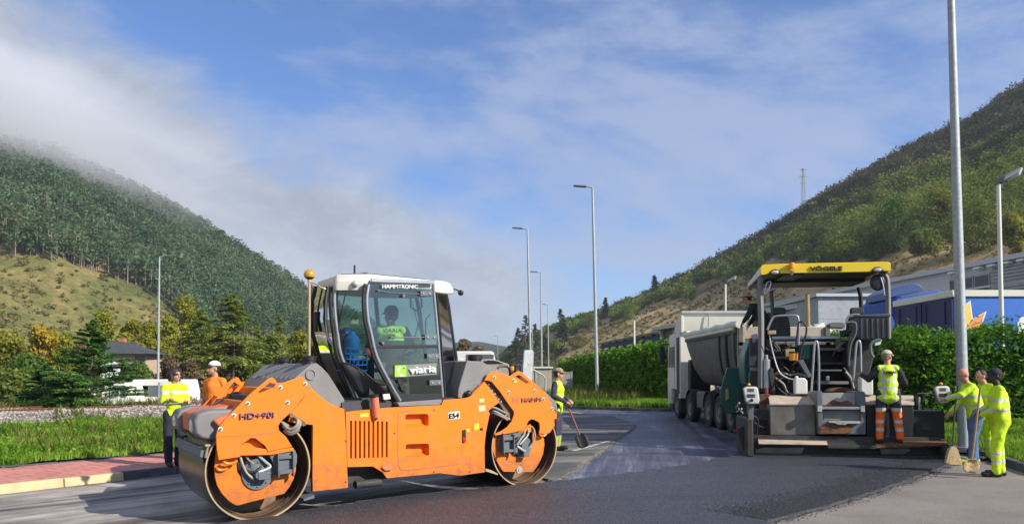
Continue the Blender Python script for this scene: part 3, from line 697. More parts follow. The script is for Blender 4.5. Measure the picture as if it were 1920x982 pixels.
# left tree belt: (px of the axis, distance, px of the top, width px, kind, label)
belt = [
 (-25, 74, 640, 120, 'y', 'yellow green bushy tree cut by the photo edge'), (14, 66, 622, 100, 'y', 'broad yellow green bush left of the orange crown'),
 (78, 70, 604, 74, 'o', 'bush with the brightest orange crown in the tree belt'), (52, 58, 668, 110, 'g', 'low dark green bush under the orange crown'),
 (118, 76, 622, 70, 'y', 'thin yellow tree just right of the orange crown'), (152, 80, 632, 60, 'b', 'bare brownish tree behind the small fir'),
 (198, 82, 573, 64, 'y', 'tall yellow green tree directly above the fir top'), (246, 84, 592, 66, 'y', 'yellow tree behind the house chimney'),
 (283, 86, 600, 60, 'y', 'yellow olive tree just left of the street lamp'), (318, 88, 586, 60, 'y', 'olive tree just right of the left street lamp'),
 (345, 92, 546, 46, 'p', 'narrow yellow poplar rising above the cedar shoulder'), (376, 80, 590, 70, 'm', 'olive tree tucked in front of the yellow poplar'),
 (508, 78, 622, 90, 'm', 'olive green bush between cedar and roller hood'), (560, 82, 612, 66, 'y', 'yellow green tree behind the roller beacon pole'),
 (598, 86, 628, 70, 'm', 'green bush hidden partly by the roller cab'), (322, 60, 668, 66, 'b', 'purple brown twiggy bush behind the woman'),
 (356, 58, 676, 60, 'b', 'brown bush behind the man in the orange shirt'), (256, 50, 676, 66, 'g', 'dark green shrub in front of the house wall'), (232, 50, 676, 44, 'm', 'olive shrub hiding the left half of the cottage roof'),
 (20, 50, 700, 120, 'm', 'low olive bush at the left photo edge'), (110, 48, 706, 90, 'm', 'low olive bush left of the small fir'),
 (640, 84, 610, 70, 'g', 'green tree seen through the roller windscreen'), (700, 80, 606, 90, 'g', 'green tree seen through the roller side window'),
 (770, 88, 628, 80, 'm', 'olive tree seen through the roller door'), (868, 96, 630, 46, 'a', 'small autumn brown tree right of the roller cab'),
 (895, 104, 646, 50, 'a', 'low autumn bush behind the white lorry roof'), (835, 92, 640, 50, 'a', 'autumn tree behind the roller rear window'),
 (440, 70, 640, 120, 'm', 'low olive thicket under the big cedar')]
km = {'y': 'leaf_autumn', 'o': 'leaf_gold', 'g': 'leaf_green', 'b': 'leaf_brown', 'p': 'leaf_autumn', 'm': 'leaf_mid', 'a': 'leaf_gold'}
km['a'] = 'leaf_brown'
for j, (px, D, top, wp, kd, lb) in enumerate(belt):
    p = W(px, top, D); z = gz(p.x, D); h = p.z - z; w_ = wp * D / F_PX
    broadleaf(lb, p.x, D, z, h, max(w_, h * .35), km[kd], 'trees in the autumn belt below the left hill', 40 + j, n=5200, leaf=.15 if kd != 'b' else .12, low=.02 if D < 62 else .08, lumps=17, shape=.8, name='bush' if h < 4.2 else 'broadleaf_tree', cat='bush' if h < 4.2 else 'tree')
def pxcon(lb, px, D, top, wp, m, group, seed, zb=None, **k):
    p = W(px, top, D); z = gz(p.x, D) if zb is None else zb
    return conifer(lb, p.x, D, z, p.z - z, wp * D / F_PX, m, group, seed, **k)
pxcon('big spreading yellow green cedar behind the man in orange', 436, 68, 552, 230, 'leaf_cedar', 'conifers behind the roller', 3, n=15000, leaf=.17, tiers=17, droop=.16, ragged=.45)
pxcon('darker cedar at the left shoulder of the big cedar', 378, 78, 580, 110, 'leaf_cedar', 'conifers behind the roller', 4, n=9000, leaf=.17, tiers=14)
pxcon('slender pale young conifer between cedar and beacon pole', 524, 84, 588, 66, 'leaf_cedar', 'conifers behind the roller', 5, n=6000, leaf=.15)
pxcon('small conifer right behind the roller hood', 482, 76, 612, 90, 'leaf_cedar', 'conifers behind the roller', 6, n=7000, leaf=.16)
pxcon('dark green fir with bare upper stem beside the satellite dish', 176, 25.5, 600, 190, 'leaf_fir', 'small firs on the grass verge', 8, n=26000, leaf=.055, tiers=17, droop=-.10, low=.05, ragged=.4, bark='bark_pale', name='fir_tree')
pxcon('light green smaller fir left of the taller one', 86, 27, 684, 120, 'leaf_fir', 'small firs on the grass verge', 9, n=12000, leaf=.055, tiers=10, droop=-.05, low=.04, bark='bark_pale', name='fir_tree')
pxcon('lowest bushy fir in front of the taller one', 140, 25, 716, 150, 'leaf_fir', 'small firs on the grass verge', 10, n=12000, leaf=.055, tiers=8, droop=-.02, low=.03, bark='bark_pale', name='fir_tree')

# ------------------------------------------------ hills
def interp(L_, x, k): return np.interp(x, [p[0] for p in L_], [p[k] for p in L_])
class Hill:
    """slope lofted from a foot line to a ridge line; both given as (bearing px, height px, distance)"""
    def __init__(s, ridge, foot, x0, x1): s.r, s.f, s.x0, s.x1 = ridge, foot, x0, x1
    def pos(s, x, t, rough=1.0):
        x = np.asarray(x, float); t = np.asarray(t, float)
        D1 = interp(s.r, x, 2); z1 = CAM_H + (700 - interp(s.r, x, 1)) * D1 / F_PX; D0 = interp(s.f, x, 1); z0 = interp(s.f, x, 2)
        D = D0 + (D1 - D0) * t; tt = np.clip(t, 0, 1); z = z0 + (z1 - z0) * (tt ** 1.12) - np.maximum(0, t - 1) * (z1 * 1.6 + 5)
        X_ = (x - 960) / F_PX * D
        nz = np.sin(X_ * .045 + D * .03) * np.cos(D * .05 - X_ * .02 + 1) + .5 * np.sin(X_ * .11 + 2) * np.cos(D * .13)
        z = z + nz * (z1 * .03 + .5) * np.sin(PI * np.clip(tt, 0, 1)) * rough
        return np.stack([X_, D, z], -1)
    def mesh(s, name, m, nx=150, nt_=56):
        xs = np.linspace(s.x0, s.x1, nx); ts = np.concatenate([np.linspace(-.12, 1, nt_), [1.05, 1.2, 1.6, 2.2]]); Xg, Tg = np.meshgrid(xs, ts)
        P = s.pos(Xg, Tg); P[..., 2] = np.where(Tg < 0, P[..., 2] + Tg * 14, P[..., 2])
        P = P.reshape(-1, 3); i = np.arange(len(ts) - 1)[:, None] * nx + np.arange(nx - 1)[None]
        Fq = np.stack([i, i + 1, i + 1 + nx, i + nx], -1).reshape(-1, 4); return tag(npmesh(name, P, Fq, m, smooth=True), kind='structure')
    def project(s, P):
        return 960 + F_PX * P[:, 0] / P[:, 1], 700 - (P[:, 2] - CAM_H) * F_PX / P[:, 1]
LH = Hill([(-900, 60, 420), (-300, 200, 430), (0, 285, 450), (90, 300, 465), (180, 340, 480), (300, 392, 500), (370, 432, 520), (480, 500, 560), (590, 566, 620), (700, 622, 700), (800, 668, 800), (880, 700, 900)],
          [(-900, 170, -1), (0, 180, -1), (340, 220, -1), (600, 330, -1), (880, 600, -1)], -900, 880)
RH = Hill([(925, 690, 620), (945, 668, 560), (985, 640, 520), (1060, 607, 480), (1130, 588, 450), (1200, 563, 430), (1300, 518, 410), (1400, 463, 400), (1500, 404, 390), (1590, 348, 385), (1740, 266, 380), (1850, 214, 378), (1930, 160, 376), (2300, 0, 370), (2700, -120, 365)],
          [(925, 420, -.3), (1050, 230, -.2), (1200, 170, -.1), (1400, 125, 0), (1700, 92, 0), (2000, 76, 0), (2700, 60, 0)], 925, 2700)
FH = Hill([(560, 660, 1500), (780, 650, 1500), (840, 642, 1550), (900, 640, 1500), (930, 646, 1450), (990, 656, 1400), (1200, 680, 1400)], [(560, 900, -1), (1200, 900, -1)], 560, 1200)
LH.mesh('hill', 'bracken_slope'); RH.mesh('hill', 'dry_slope', 190); FH.mesh('hill', 'far_slope', 60, 20)

def blob_trees(rng, A, TA, P, hs, ws, kind, n, leaf):
    """many crowns of a wooded slope gathered for one mass"""
    m = len(P)
    C = np.empty((m, n, 3)); 
    if kind == 'pine':
        u = rng.uniform(0, 1, (m, n)) ** .9; a = rng.uniform(0, 2 * PI, (m, n)); lay = np.floor(u * 6) / 6 + rng.uniform(0, .05, (m, n))
        rr = (1 - lay ** 1.8 * .85) * np.sqrt(rng.uniform(.1, 1, (m, n))) * (.8 + .35 * np.sin(a * 3 + lay * 20)); zz = .42 + .58 * lay
    else:
        d = rng.normal(size=(m, n, 3)); d /= np.linalg.norm(d, axis=2)[..., None]; a = np.arctan2(d[..., 1], d[..., 0]); q = rng.uniform(.5, 1, (m, n))
        bump_ = 1 + .28 * np.sin(a * 3 + P[:, :1] * 7) * np.cos(d[..., 2] * 5 + P[:, 1:2] * 3); rr = np.sqrt(1 - d[..., 2] ** 2) * q * bump_; zz = .5 + .5 * d[..., 2] * q * bump_
    C[..., 0] = np.cos(a) * rr * ws[:, None] * .5; C[..., 1] = np.sin(a) * rr * ws[:, None] * .5; C[..., 2] = zz * hs[:, None]
    C = (C + P[:, None, :]).reshape(-1, 3); A.add(*cards(rng, C, np.repeat(leaf, n) if np.ndim(leaf) else leaf, .9 if kind == 'pine' else .5, .6))
    if TA is not None:
        r = hs * .014; th_ = hs * (.8 if kind == 'pine' else .5)
        q = np.array([[-1, -1], [1, -1], [1, 1], [-1, 1]]); V_ = np.empty((m, 8, 3))
        for k in range(4):
            for b_ in (0, 1): V_[:, k + 4 * b_, 0] = P[:, 0] + q[k, 0] * r * (1 - .6 * b_); V_[:, k + 4 * b_, 1] = P[:, 1] + q[k, 1] * r * (1 - .6 * b_); V_[:, k + 4 * b_, 2] = P[:, 2] + b_ * th_
        f = np.array([(0, 1, 5, 4), (1, 2, 6, 5), (2, 3, 7, 6), (3, 0, 4, 7)]); TA.add(V_.reshape(-1, 3), (np.arange(m)[:, None, None] * 8 + f).reshape(-1, 4))
def sample(hill, rng, n, x0, x1, t0, t1, cond, pw=1.0):
    x = rng.uniform(x0, x1, n); t = t0 + (t1 - t0) * rng.uniform(0, 1, n) ** pw; P = hill.pos(x, t); px, py = hill.project(P); k = cond(px, py, t); return P[k], px[k], py[k], t[k]
rng = np.random.default_rng(11)
lowL = [(-900, 400), (0, 470), (60, 486), (110, 492), (200, 515), (260, 540), (310, 572), (345, 610), (400, 640), (480, 640), (560, 640), (650, 660), (880, 700)]
def condL(px, py, t): return py < np.interp(px, [p[0] for p in lowL], [p[1] for p in lowL]) + 5 * np.sin(px * .09)
P, px, py, t = sample(LH, rng, 10500, -200, 800, .12, 1.04, condL, .85)
A, TA = Acc(), Acc(); hs = rng.uniform(5, 14, len(P)); ws = hs * rng.uniform(.5, .9, len(P)); pk = (np.sin(P[:, 0] * .03 + 2) * np.cos(P[:, 2] * .09 + P[:, 0] * .02) + rng.normal(size=len(P)) * .45) > .45
blob_trees(rng, A, TA, P[~pk], hs[~pk], ws[~pk], 'pine', 60, .62); A2 = Acc(); blob_trees(rng, A2, TA, P[pk], hs[pk], ws[pk], 'pine', 60, .62); foliage('leaf_pine_olive', (.05, .07, .03), (.10, .135, .055), (.19, .21, .09), .06, .35)
tag(npmesh('pine_forest', *A2.get(), 'leaf_pine_olive'), 'olive toned pines mixed in patches through the left wood', 'pine forest', kind='stuff')
tag(npmesh('pine_forest', *A.get(), 'leaf_pine'), 'dense blue green pine wood covering the left hill', 'pine forest', kind='stuff')
tag(npmesh('pine_trunks', *TA.get(), 'bark_pale'), 'pale pine trunks showing along the lower edge of the left wood', 'pine trunks', kind='stuff')
# scrub on the bracken slope, low down
def condLs(px, py, t): return ~condL(px, py - 6, t)
P, px, py, t = sample(LH, rng, 1500, -100, 800, .02, .6, condLs)
A = Acc(); hs = rng.uniform(.7, 2.2, len(P)); blob_trees(rng, A, None, P, hs, hs * rng.uniform(1.1, 2, len(P)), 'b', 22, .42)
tag(npmesh('bracken', *A.get(), 'leaf_scrub'), 'low olive bracken tufts scattered over the open left slope', 'bracken', kind='stuff')
# wooded right hill
lowR = [(925, 700), (985, 668), (1020, 634), (1060, 622), (1130, 604), (1200, 584), (1300, 546), (1400, 508), (1480, 486), (1600, 474), (1700, 462), (1800, 452), (1920, 430), (2300, 380), (2700, 330)]
def lowRy(px): return np.interp(px, [p[0] for p in lowR], [p[1] for p in lowR])
def condR(px, py, t): return py < lowRy(px) + 7 * np.sin(px * .06) + 4 * np.sin(px * .23)
P, px, py, t = sample(RH, rng, 7600, 930, 2200, .12, 1.02, condR, .8)
dist = P[:, 1]; hi = (lowRy(px) - py) / np.maximum(30, lowRy(px) - interp(RH.r, px, 1))
hs = np.where(px < 1250, rng.uniform(2.5, 5, len(P)), rng.uniform(2.6, 6.4, len(P))); ws = hs * rng.uniform(.9, 1.5, len(P)); lfR = dist * .00135
dark = (hi + rng.normal(size=len(P)) * .14) > .56
for sel, nm, m, lb in ((dark, 'dark_wood', 'leaf_dark', 'dark brownish scrub wood along the ridge of the right hill'), (~dark & (rng.uniform(size=len(P)) < .62), 'green_wood', 'leaf_green', 'mid green shrub wood over the right hill')):
    A, TA = Acc(), Acc(); blob_trees(rng, A, TA, P[sel], hs[sel], ws[sel], 'b', 95, lfR[sel]); tag(npmesh(nm, *A.get(), m), lb, 'wood', kind='stuff')
used = dark | (rng.uniform(size=len(P)) < .5); sel = ~used
A = Acc(); blob_trees(rng, A, None, P[sel], hs[sel], ws[sel], 'b', 95, lfR[sel])
tag(npmesh('olive_wood', *A.get(), 'leaf_mid'), 'olive and yellowish shrubs mixed into the right hill wood', 'wood', kind='stuff')
P, px, py, t = sample(RH, rng, 420, 1300, 2100, .12, .62, lambda a, b_, c: condR(a, b_ + 6, c), .9)
A, TA = Acc(), Acc(); hs = rng.uniform(4.5, 9, len(P)); blob_trees(rng, A, TA, P, hs, hs * rng.uniform(.8, 1.25, len(P)), 'b', 240, P[:, 1] * .00125); tag(npmesh('broadleaf_wood', *A.get(), 'leaf_mid'), 'larger yellow green trees among the shrubs of the right hill', 'wood', kind='stuff')
# bare twigs along the ridge
P, px, py, t = sample(RH, rng, 420, 1130, 1900, .97, 1.01, lambda a, b_, c: a > 0)
A = Acc(); V_ = []; 
for p in P:
    h = rng.uniform(2.5, 6.5)
    for k in range(3):
        d = rng.normal(size=3) * .25; d[2] = 1; q = p + d * h; V_.append([p + [-.06, 0, 0], p + [.06, 0, 0], q + [.03, 0, 0], q + [-.03, 0, 0]])
V_ = np.array(V_); A.add(V_.reshape(-1, 3), np.arange(len(V_) * 4).reshape(-1, 4))
tag(npmesh('bare_saplings', *A.get(), 'bark_pale'), 'thin bare grey saplings sticking out of the right ridge', 'saplings', kind='stuff')
# tussocks on the dry slope
P, px, py, t = sample(RH, rng, 2600, 960, 2100, .0, .75, lambda a, b_, c: ~condR(a, b_ - 4, c))
A = Acc(); hs = rng.uniform(.4, 1.3, len(P)); blob_trees(rng, A, None, P, hs, hs * rng.uniform(1.3, 2.4, len(P)), 'b', 26, P[:, 1] * .0011)
tag(npmesh('tussocks', *A.get(), 'leaf_scrub'), 'olive tussocks and small shrubs on the dry right slope', 'tussocks', kind='stuff')
# trees one can tell apart on the right slope
def on_hill(hill, px, py):
    ts = np.linspace(0, 1, 200); P = hill.pos(np.full(200, float(px)), ts); _, y = hill.project(P); k = int(np.argmin(abs(y - py))); return P[k]
mid = [(1690, 470, 368, 92, 'leaf_green', 'big round green tree left of the tall right lamp post'), (1832, 474, 374, 128, 'leaf_mid', 'widest green tree between the tall post and the floodlight'), (1740, 474, 432, 66, 'leaf_mid', 'bright low shrub at the foot of the big round tree'),
       (1640, 486, 436, 60, 'leaf_green', 'dark bushy tree above the yellow canopy'), (1905, 478, 400, 70, 'leaf_autumn', 'yellowish tree at the right photo edge'), (1590, 494, 450, 56, 'leaf_mid', 'olive tree above the left half of the canopy'),
       (1770, 420, 356, 60, 'leaf_autumn', 'yellow brown tree behind the tall lamp post'), (1540, 500, 462, 50, 'leaf_green', 'small green tree above the canopy lamp'), (1880, 350, 300, 60, 'leaf_mid', 'olive tree high above the floodlight'), (1420, 520, 480, 46, 'leaf_green', 'small green tree left above the canopy'),
       (1180, 597, 572, 40, 'leaf_mid', 'low green bush on the left end of the ridge'), (1110, 612, 590, 40, 'leaf_mid', 'low bush above the dry slope tip'), (1085, 650, 634, 44, 'leaf_scrub', 'olive bush midway down the dry slope'), (1040, 672, 640, 40, 'leaf_mid', 'bush at the foot of the dry slope')]
for j, (px, by, ty, wp, m, lb) in enumerate(mid):
    b_ = on_hill(RH, px, by); D = b_[1]; h = (by - ty) * D / F_PX; broadleaf(lb, b_[0], D, b_[2] - .2, h * 1.05, wp * D / F_PX, m, 'trees standing out on the right hill', 200 + j, n=5200, leaf=.24, lumps=18, low=.0)
fp = [(985, 690, 592, 44, 'tallest pine of the group at the road end'), (1003, 692, 608, 36, 'pine just right of the tallest pine at the road end'), (962, 694, 640, 40, 'low pine at the left end of the road end group'), (972, 692, 616, 34, 'middle pine left of the tallest one'),
      (1051, 650, 580, 26, 'lone slim pine on the skyline between two lamp posts'), (1058, 652, 606, 34, 'short pine beside the lone slim pine'), (1136, 598, 558, 18, 'tiny pine on the skyline right of the tall lamp post'), (1228, 556, 516, 24, 'small dark pine on the ridge left of the pylon'), (1022, 676, 632, 34, 'short pine between road end group and dry slope')]
for j, (px, by, ty, wp, lb) in enumerate(fp):
    b_ = on_hill(RH, px, by); D = b_[1]; h = (by - ty) * D / F_PX; conifer(lb, b_[0], D, b_[2] - .3, h * 1.03, wp * D / F_PX, 'leaf_pine_near', 'pines along the right skyline', 300 + j, n=1300, leaf=max(.35, D * .0016), tiers=9, ragged=.5, low=.25, droop=0, name='pine_tree')

# ------------------------------------------------ hedges
def hedge(label, path, h, thick, dens, leaf, seed):
    rng = np.random.default_rng(seed); t = thing('laurel_hedge', label, 'hedge', Fr((path[0][0], path[0][1], 0)), 'laurel hedges along the road')
    A = Acc(); core = MB()
    for (a, b_) in zip(path, path[1:]):
        a = np.array(a, float); b_ = np.array(b_, float); d = b_ - a; L_ = np.linalg.norm(d); u = d / L_; n_ = np.array([-u[1], u[0]])
        n = int(L_ * (2 * h + thick) * dens); s = rng.uniform(0, 1, n); r = rng.uniform(0, 2 * h + thick, n)
        top = h + .16 * np.sin(s * L_ * 2.1) + .10 * np.sin(s * L_ * 5.3 + 1)
        side = np.where(r < h, -1, np.where(r > h + thick, 1, 0)); zz = np.where(side == 0, top, np.where(side < 0, r, r - h - thick) / h * top); o_ = np.where(side == 0, r - h - thick / 2, side * thick / 2)
        j = rng.normal(size=(n, 3)) * .14; C = np.empty((n, 3)); C[:, 0] = a[0] + d[0] * s + n_[0] * o_; C[:, 1] = a[1] + d[1] * s + n_[1] * o_; C[:, 2] = .1 + zz; C += j
        nr = np.zeros((n, 3)); nr[:, 0] = n_[0] * side; nr[:, 1] = n_[1] * side; nr[:, 2] = np.where(side == 0, 1, .5)
        A.add(*cards(rng, C, leaf, .3, .42, nr, .45))
        k = int(L_ * 9); s = rng.uniform(0, 1, k)                                # upright shoots over the top
        for q in range(5):
            C = np.stack([a[0] + d[0] * s + n_[0] * rng.uniform(-.5, .5, k) * thick, a[1] + d[1] * s + n_[1] * rng.uniform(-.5, .5, k) * thick, .1 + h + .16 * np.sin(s * L_ * 2.1) + q * .06 * rng.uniform(.3, 1.3, k)], -1); A.add(*cards(rng, C, leaf * .9, 0, .4))
        w_ = n_ * (thick / 2 - .18); z1 = h - .25
        core.hexa([(a[0] - w_[0], a[1] - w_[1], .0), (b_[0] - w_[0], b_[1] - w_[1], .0), (b_[0] + w_[0], b_[1] + w_[1], .0), (a[0] + w_[0], a[1] + w_[1], .0),
                   (a[0] - w_[0], a[1] - w_[1], z1), (b_[0] - w_[0], b_[1] - w_[1], z1), (b_[0] + w_[0], b_[1] + w_[1], z1), (a[0] + w_[0], a[1] + w_[1], z1)])
    for a in path[1:-1]:
        n = int(thick * h * dens * 2); an = rng.uniform(0, 2 * PI, n); C = np.stack([a[0] + np.cos(an) * thick * .52, a[1] + np.sin(an) * thick * .52, rng.uniform(.1, h + .1, n)], -1) + rng.normal(size=(n, 3)) * .1; A.add(*cards(rng, C, leaf, .3, .42, np.stack([np.cos(an), np.sin(an), .4 + 0 * an], -1), .45))
        core.cyl((a[0], a[1], 0), (a[0], a[1], h - .25), thick / 2 - .15, n=16)
    npmesh('foliage', *A.get(), 'leaf_hedge', t); core.build('branches', 'hedge_core', t, smooth=False)  # solid dark core: the shade between the leaves put in as colour
mk('hedge_core', (.02, .028, .01), .9, var=.5, vs=8, bump=.8, bs=10)
hedge('glossy laurel hedge behind the paver and the three workers', [(25, 19.6), (17, 20.6), (11.6, 21.6), (10.0, 24), (9.6, 31)], 2.52, 1.5, 620, .062, 1)
hedge('long laurel hedge running from the lorry towards the road end', [(8.9, 37), (8.1, 50), (7.6, 74), (7.2, 104)], 2.9, 1.8, 70, .17, 2)

# ------------------------------------------------ grass
def grass(name, label, pts, hgt, m, rng, wd=.012, per=5, kind='stuff'):
    n = len(pts) * per; B = np.repeat(pts, per, 0) + rng.normal(size=(n, 3)) * [.04, .04, 0]; a = rng.uniform(0, 2 * PI, n); h = np.repeat(hgt, per) * rng.uniform(.5, 1.15, n)
    le = rng.uniform(.1, .6, n) * h; s = np.stack([-np.sin(a), np.cos(a), 0 * a], -1) * (wd * rng.uniform(.6, 1.5, n))[:, None]; o_ = np.stack([np.cos(a) * le, np.sin(a) * le, h], -1)
    V_ = np.empty((n, 4, 3)); V_[:, 0] = B - s; V_[:, 1] = B + s; V_[:, 2] = B + s * .6 + o_ * [.45, .45, .6]; V_[:, 3] = B + o_
    return tag(npmesh(name, V_.reshape(-1, 3), np.arange(n * 4).reshape(n, 4), m), label, 'grass', kind=kind)
rng = np.random.default_rng(21)
x = rng.uniform(-20, -3, 90000); y = rng.uniform(9, 27, 90000); d = track_off(x, y); k = (x < left_bound(y) - .15) & (d < .25 + .8 * nzv(x, y, .8)) & (x > -.72 * y - 1)
x, y = x[k], y[k]; hh = .08 + .09 * rng.uniform(size=len(x)) * (1 + nzv(x, y, 1.5)); grass('grass', 'bright green grass verge behind the red footway', np.stack([x, y, verge_h(x, y)], -1), hh, 'leaf_grass', rng, .011, 4)
x = rng.uniform(-30, -3, 12000); y = rng.uniform(14, 42, 12000); d = track_off(x, y); k = (x < left_bound(y) - .3) & (((d > 5.6) | (nzv(x, y, .9) > .38)) | (d < 0) & (rng.uniform(size=len(x)) < .35)) & (x > -.72 * y - 1)
x, y = x[k], y[k]; grass('weeds', 'dry and green weeds growing through the ballast', np.stack([x, y, ball_h(x, y) - .05], -1), np.full(len(x), .34), 'leaf_grass_dry', rng, .016, 6)
x = rng.uniform(8, 19, 30000); y = rng.uniform(11, 24, 30000); k = right_mask(x, y) & (x < .72 * y + 1.5); x, y = x[k], y[k]
grass('grass', 'green grass strip between right kerb and laurel hedge', np.stack([x, y, rverge_h(x, y)], -1), np.full(len(x), .13), 'leaf_grass', rng, .012, 4)
x = rng.uniform(1, 10, 26000); y = rng.uniform(33, 60, 26000); k = right_mask(x, y); x, y = x[k], y[k]
grass('grass', 'tall sunlit grass between far kerb and long hedge', np.stack([x, y, rverge_h(x, y)], -1), np.full(len(x), .30), 'leaf_grass', rng, .03, 4)
x = rng.uniform(1, 9, 500); y = rng.uniform(36, 70, 500); k = right_mask(x, y); x, y = x[k], y[k]
grass('weeds', 'yellowish flowering weeds in the far grass', np.stack([x, y, rverge_h(x, y)], -1), np.full(len(x), .62), 'leaf_grass_dry', rng, .05, 9)
# leafy broad weeds on the near verge
x = rng.uniform(-16, -5, 2600); y = rng.uniform(12, 22, 2600); d = track_off(x, y); k = (x < left_bound(y) - .3) & (d < .1) & (nzv(x, y, 2) > -.2); x, y = x[k], y[k]
C = np.repeat(np.stack([x, y, verge_h(x, y) + .08], -1), 9, 0); C += rng.normal(size=C.shape) * [.09, .09, .045]
tag(npmesh('leafy_weeds', *cards(rng, C, .04, .8, .5), 'leaf_grass'), 'leafy green weeds growing in the near grass verge', 'weeds', kind='stuff')

# ------------------------------------------------ stones
def stones(name, label, P, size, m, rng):
    n = len(P); base = np.array([[1, 0, 0], [-1, 0, 0], [0, 1, 0], [0, -1, 0], [0, 0, 1], [0, 0, -1]], float); f = np.array([(0, 2, 4), (2, 1, 4), (1, 3, 4), (3, 0, 4), (2, 0, 5), (1, 2, 5), (3, 1, 5), (0, 3, 5)])
    V_ = base[None] * (rng.uniform(.5, 1.3, (n, 6, 1)) * size[:, None, None]); a = rng.uniform(0, PI, n); c, s = np.cos(a)[:, None], np.sin(a)[:, None]
    X_ = V_[..., 0] * c - V_[..., 1] * s; Y_ = V_[..., 0] * s + V_[..., 1] * c; V_[..., 0], V_[..., 1] = X_, Y_; V_[..., 2] *= .7; V_ += P[:, None, :]
    return tag(npmesh(name, V_.reshape(-1, 3), (np.arange(n)[:, None, None] * 6 + f).reshape(-1, 3), m), label, 'stones', kind='stuff')
s = rng.uniform(-9, 14, 9000); d = rng.uniform(.1, 6.6, 9000); P = np.stack([-13.2 + TD.x * s + TN.x * d, 19.8 + TD.y * s + TN.y * d], -1); P = np.column_stack([P, ball_h(P[:, 0], P[:, 1])]); k = P[:, 0] < left_bound(P[:, 1]) - .3
mk('ballast_stone', (.36, .32, .28), .9, var=.3, vs=2); stones('ballast_stones', 'loose pale track stones lying around the rails', P[k], rng.uniform(.03, .075, k.sum()), 'ballast_stone', rng)
# loose hot-mix crumbs along the right edge of the new mat
er = [Vector(p) for p in edge_r[1:]]; Q = []
for a, b_ in zip(er, er[1:]):
    L_ = (b_ - a).length; n = int(L_ * 3200); u = (b_ - a).normalized(); nn = Vector((u.y, -u.x)) if True else None
    for _ in range(n):
        o_ = abs(random.gauss(0, .34)) if random.random() < .95 else -abs(random.gauss(0, .08)); p = a.lerp(b_, random.random()) - nn * o_; Q.append((p.x, p.y, .052 if o_ > 0.02 else .012))
Q = np.array(Q); mk('mix_crumb', (.035, .035, .04), .38, var=.5, vs=30); stones('asphalt_crumbs', 'loose black asphalt crumbs along the open edge of the new layer', Q, rng.uniform(.0025, .011, len(Q)) , 'mix_crumb', rng)
x = rng.uniform(-2, 7.5, 16000); y = rng.uniform(7.6, 14, 16000); pe = [g2(a, 0) if False else None for a in ()]
def inside(poly, x, y):
    c = np.zeros(len(x), bool); j = len(poly) - 1
    for i in range(len(poly)):
        xi, yi = poly[i][:2]; xj, yj = poly[j][:2]; c ^= ((yi > y) != (yj > y)) & (x < (xj - xi) * (y - yi) / (yj - yi + 1e-12) + xi); j = i
    return c
k = inside(edge_r + edge_l, x, y); stones('asphalt_grit', 'coarse grit standing proud on the new black asphalt', np.stack([x[k], y[k], np.full(k.sum(), .046)], -1), rng.uniform(.003, .008, k.sum()), 'mix_crumb', rng)

# ------------------------------------------------ valley air and the low cloud on the left summit
def volume_mat(name, col, dens, aniso=.2):
    m = bpy.data.materials.new(name); m.use_nodes = True; n = m.node_tree.nodes; n.clear(); o = n.new('ShaderNodeOutputMaterial'); v = n.new('ShaderNodeVolumePrincipled')
    v.inputs['Color'].default_value = (*col, 1); v.inputs['Density'].default_value = dens; v.inputs['Anisotropy'].default_value = aniso; m.node_tree.links.new(v.outputs[0], o.inputs['Volume']); MT[name] = m
volume_mat('haze', (.80, .88, 1.0), .00017); volume_mat('low_cloud', (.99, .99, 1.0), .0075, .0)
mb = MB(); mb.box(-2700, 2700, -400, 4700, -2.6, 330); tag(mb.build('haze', 'haze', smooth=False), 'thin bluish morning haze filling the valley', 'haze', kind='stuff')
def cloud(name, label, c, rad, rot, dens, scale=2.2, seed=0.):
    m = bpy.data.materials.new(name); m.use_nodes = True; t = m.node_tree; n = t.nodes; l = t.links; n.clear(); o = n.new('ShaderNodeOutputMaterial'); v = n.new('ShaderNodeVolumePrincipled'); v.inputs['Color'].default_value = (.88, .89, .92, 1); v.inputs['Anisotropy'].default_value = 0
    tc_ = n.new('ShaderNodeTexCoord'); ln = n.new('ShaderNodeVectorMath'); ln.operation = 'LENGTH'; l.new(tc_.outputs['Object'], ln.inputs[0])
    z = n.new('ShaderNodeTexNoise'); z.inputs['Scale'].default_value = scale; z.inputs['Detail'].default_value = 4; z.inputs['Roughness'].default_value = .6; mp = n.new('ShaderNodeMapping'); mp.inputs['Location'].default_value = (seed, seed, 0); l.new(tc_.outputs['Object'], mp.inputs[0]); l.new(mp.outputs[0], z.inputs['Vector'])
    a = n.new('ShaderNodeMath'); a.operation = 'MULTIPLY_ADD'; a.inputs[1].default_value = .9; a.inputs[2].default_value = -.45; l.new(z.outputs['Fac'], a.inputs[0])
    s = n.new('ShaderNodeMath'); s.operation = 'ADD'; l.new(ln.outputs['Value'], s.inputs[0]); l.new(a.outputs[0], s.inputs[1])
    r = n.new('ShaderNodeMapRange'); r.interpolation_type = 'SMOOTHSTEP'; r.inputs[1].default_value = .95; r.inputs[2].default_value = .15; r.inputs[4].default_value = dens; l.new(s.outputs[0], r.inputs[0]); l.new(r.outputs[0], v.inputs['Density']); l.new(v.outputs[0], o.inputs['Volume']); MT[name] = m
    mb = MB(); mb.ball((0, 0, 0), 1, 32); ob = mb.build(name, name); ob.location = c; ob.scale = rad; ob.rotation_euler = rot; return tag(ob, label, 'cloud' if 'cloud' in name else 'steam', kind='stuff')
cloud('low_cloud', 'soft grey cloud lying over the summit of the left hill', W(-20, 205, 455), (185, 95, 52), (0, .36, 0), .030)
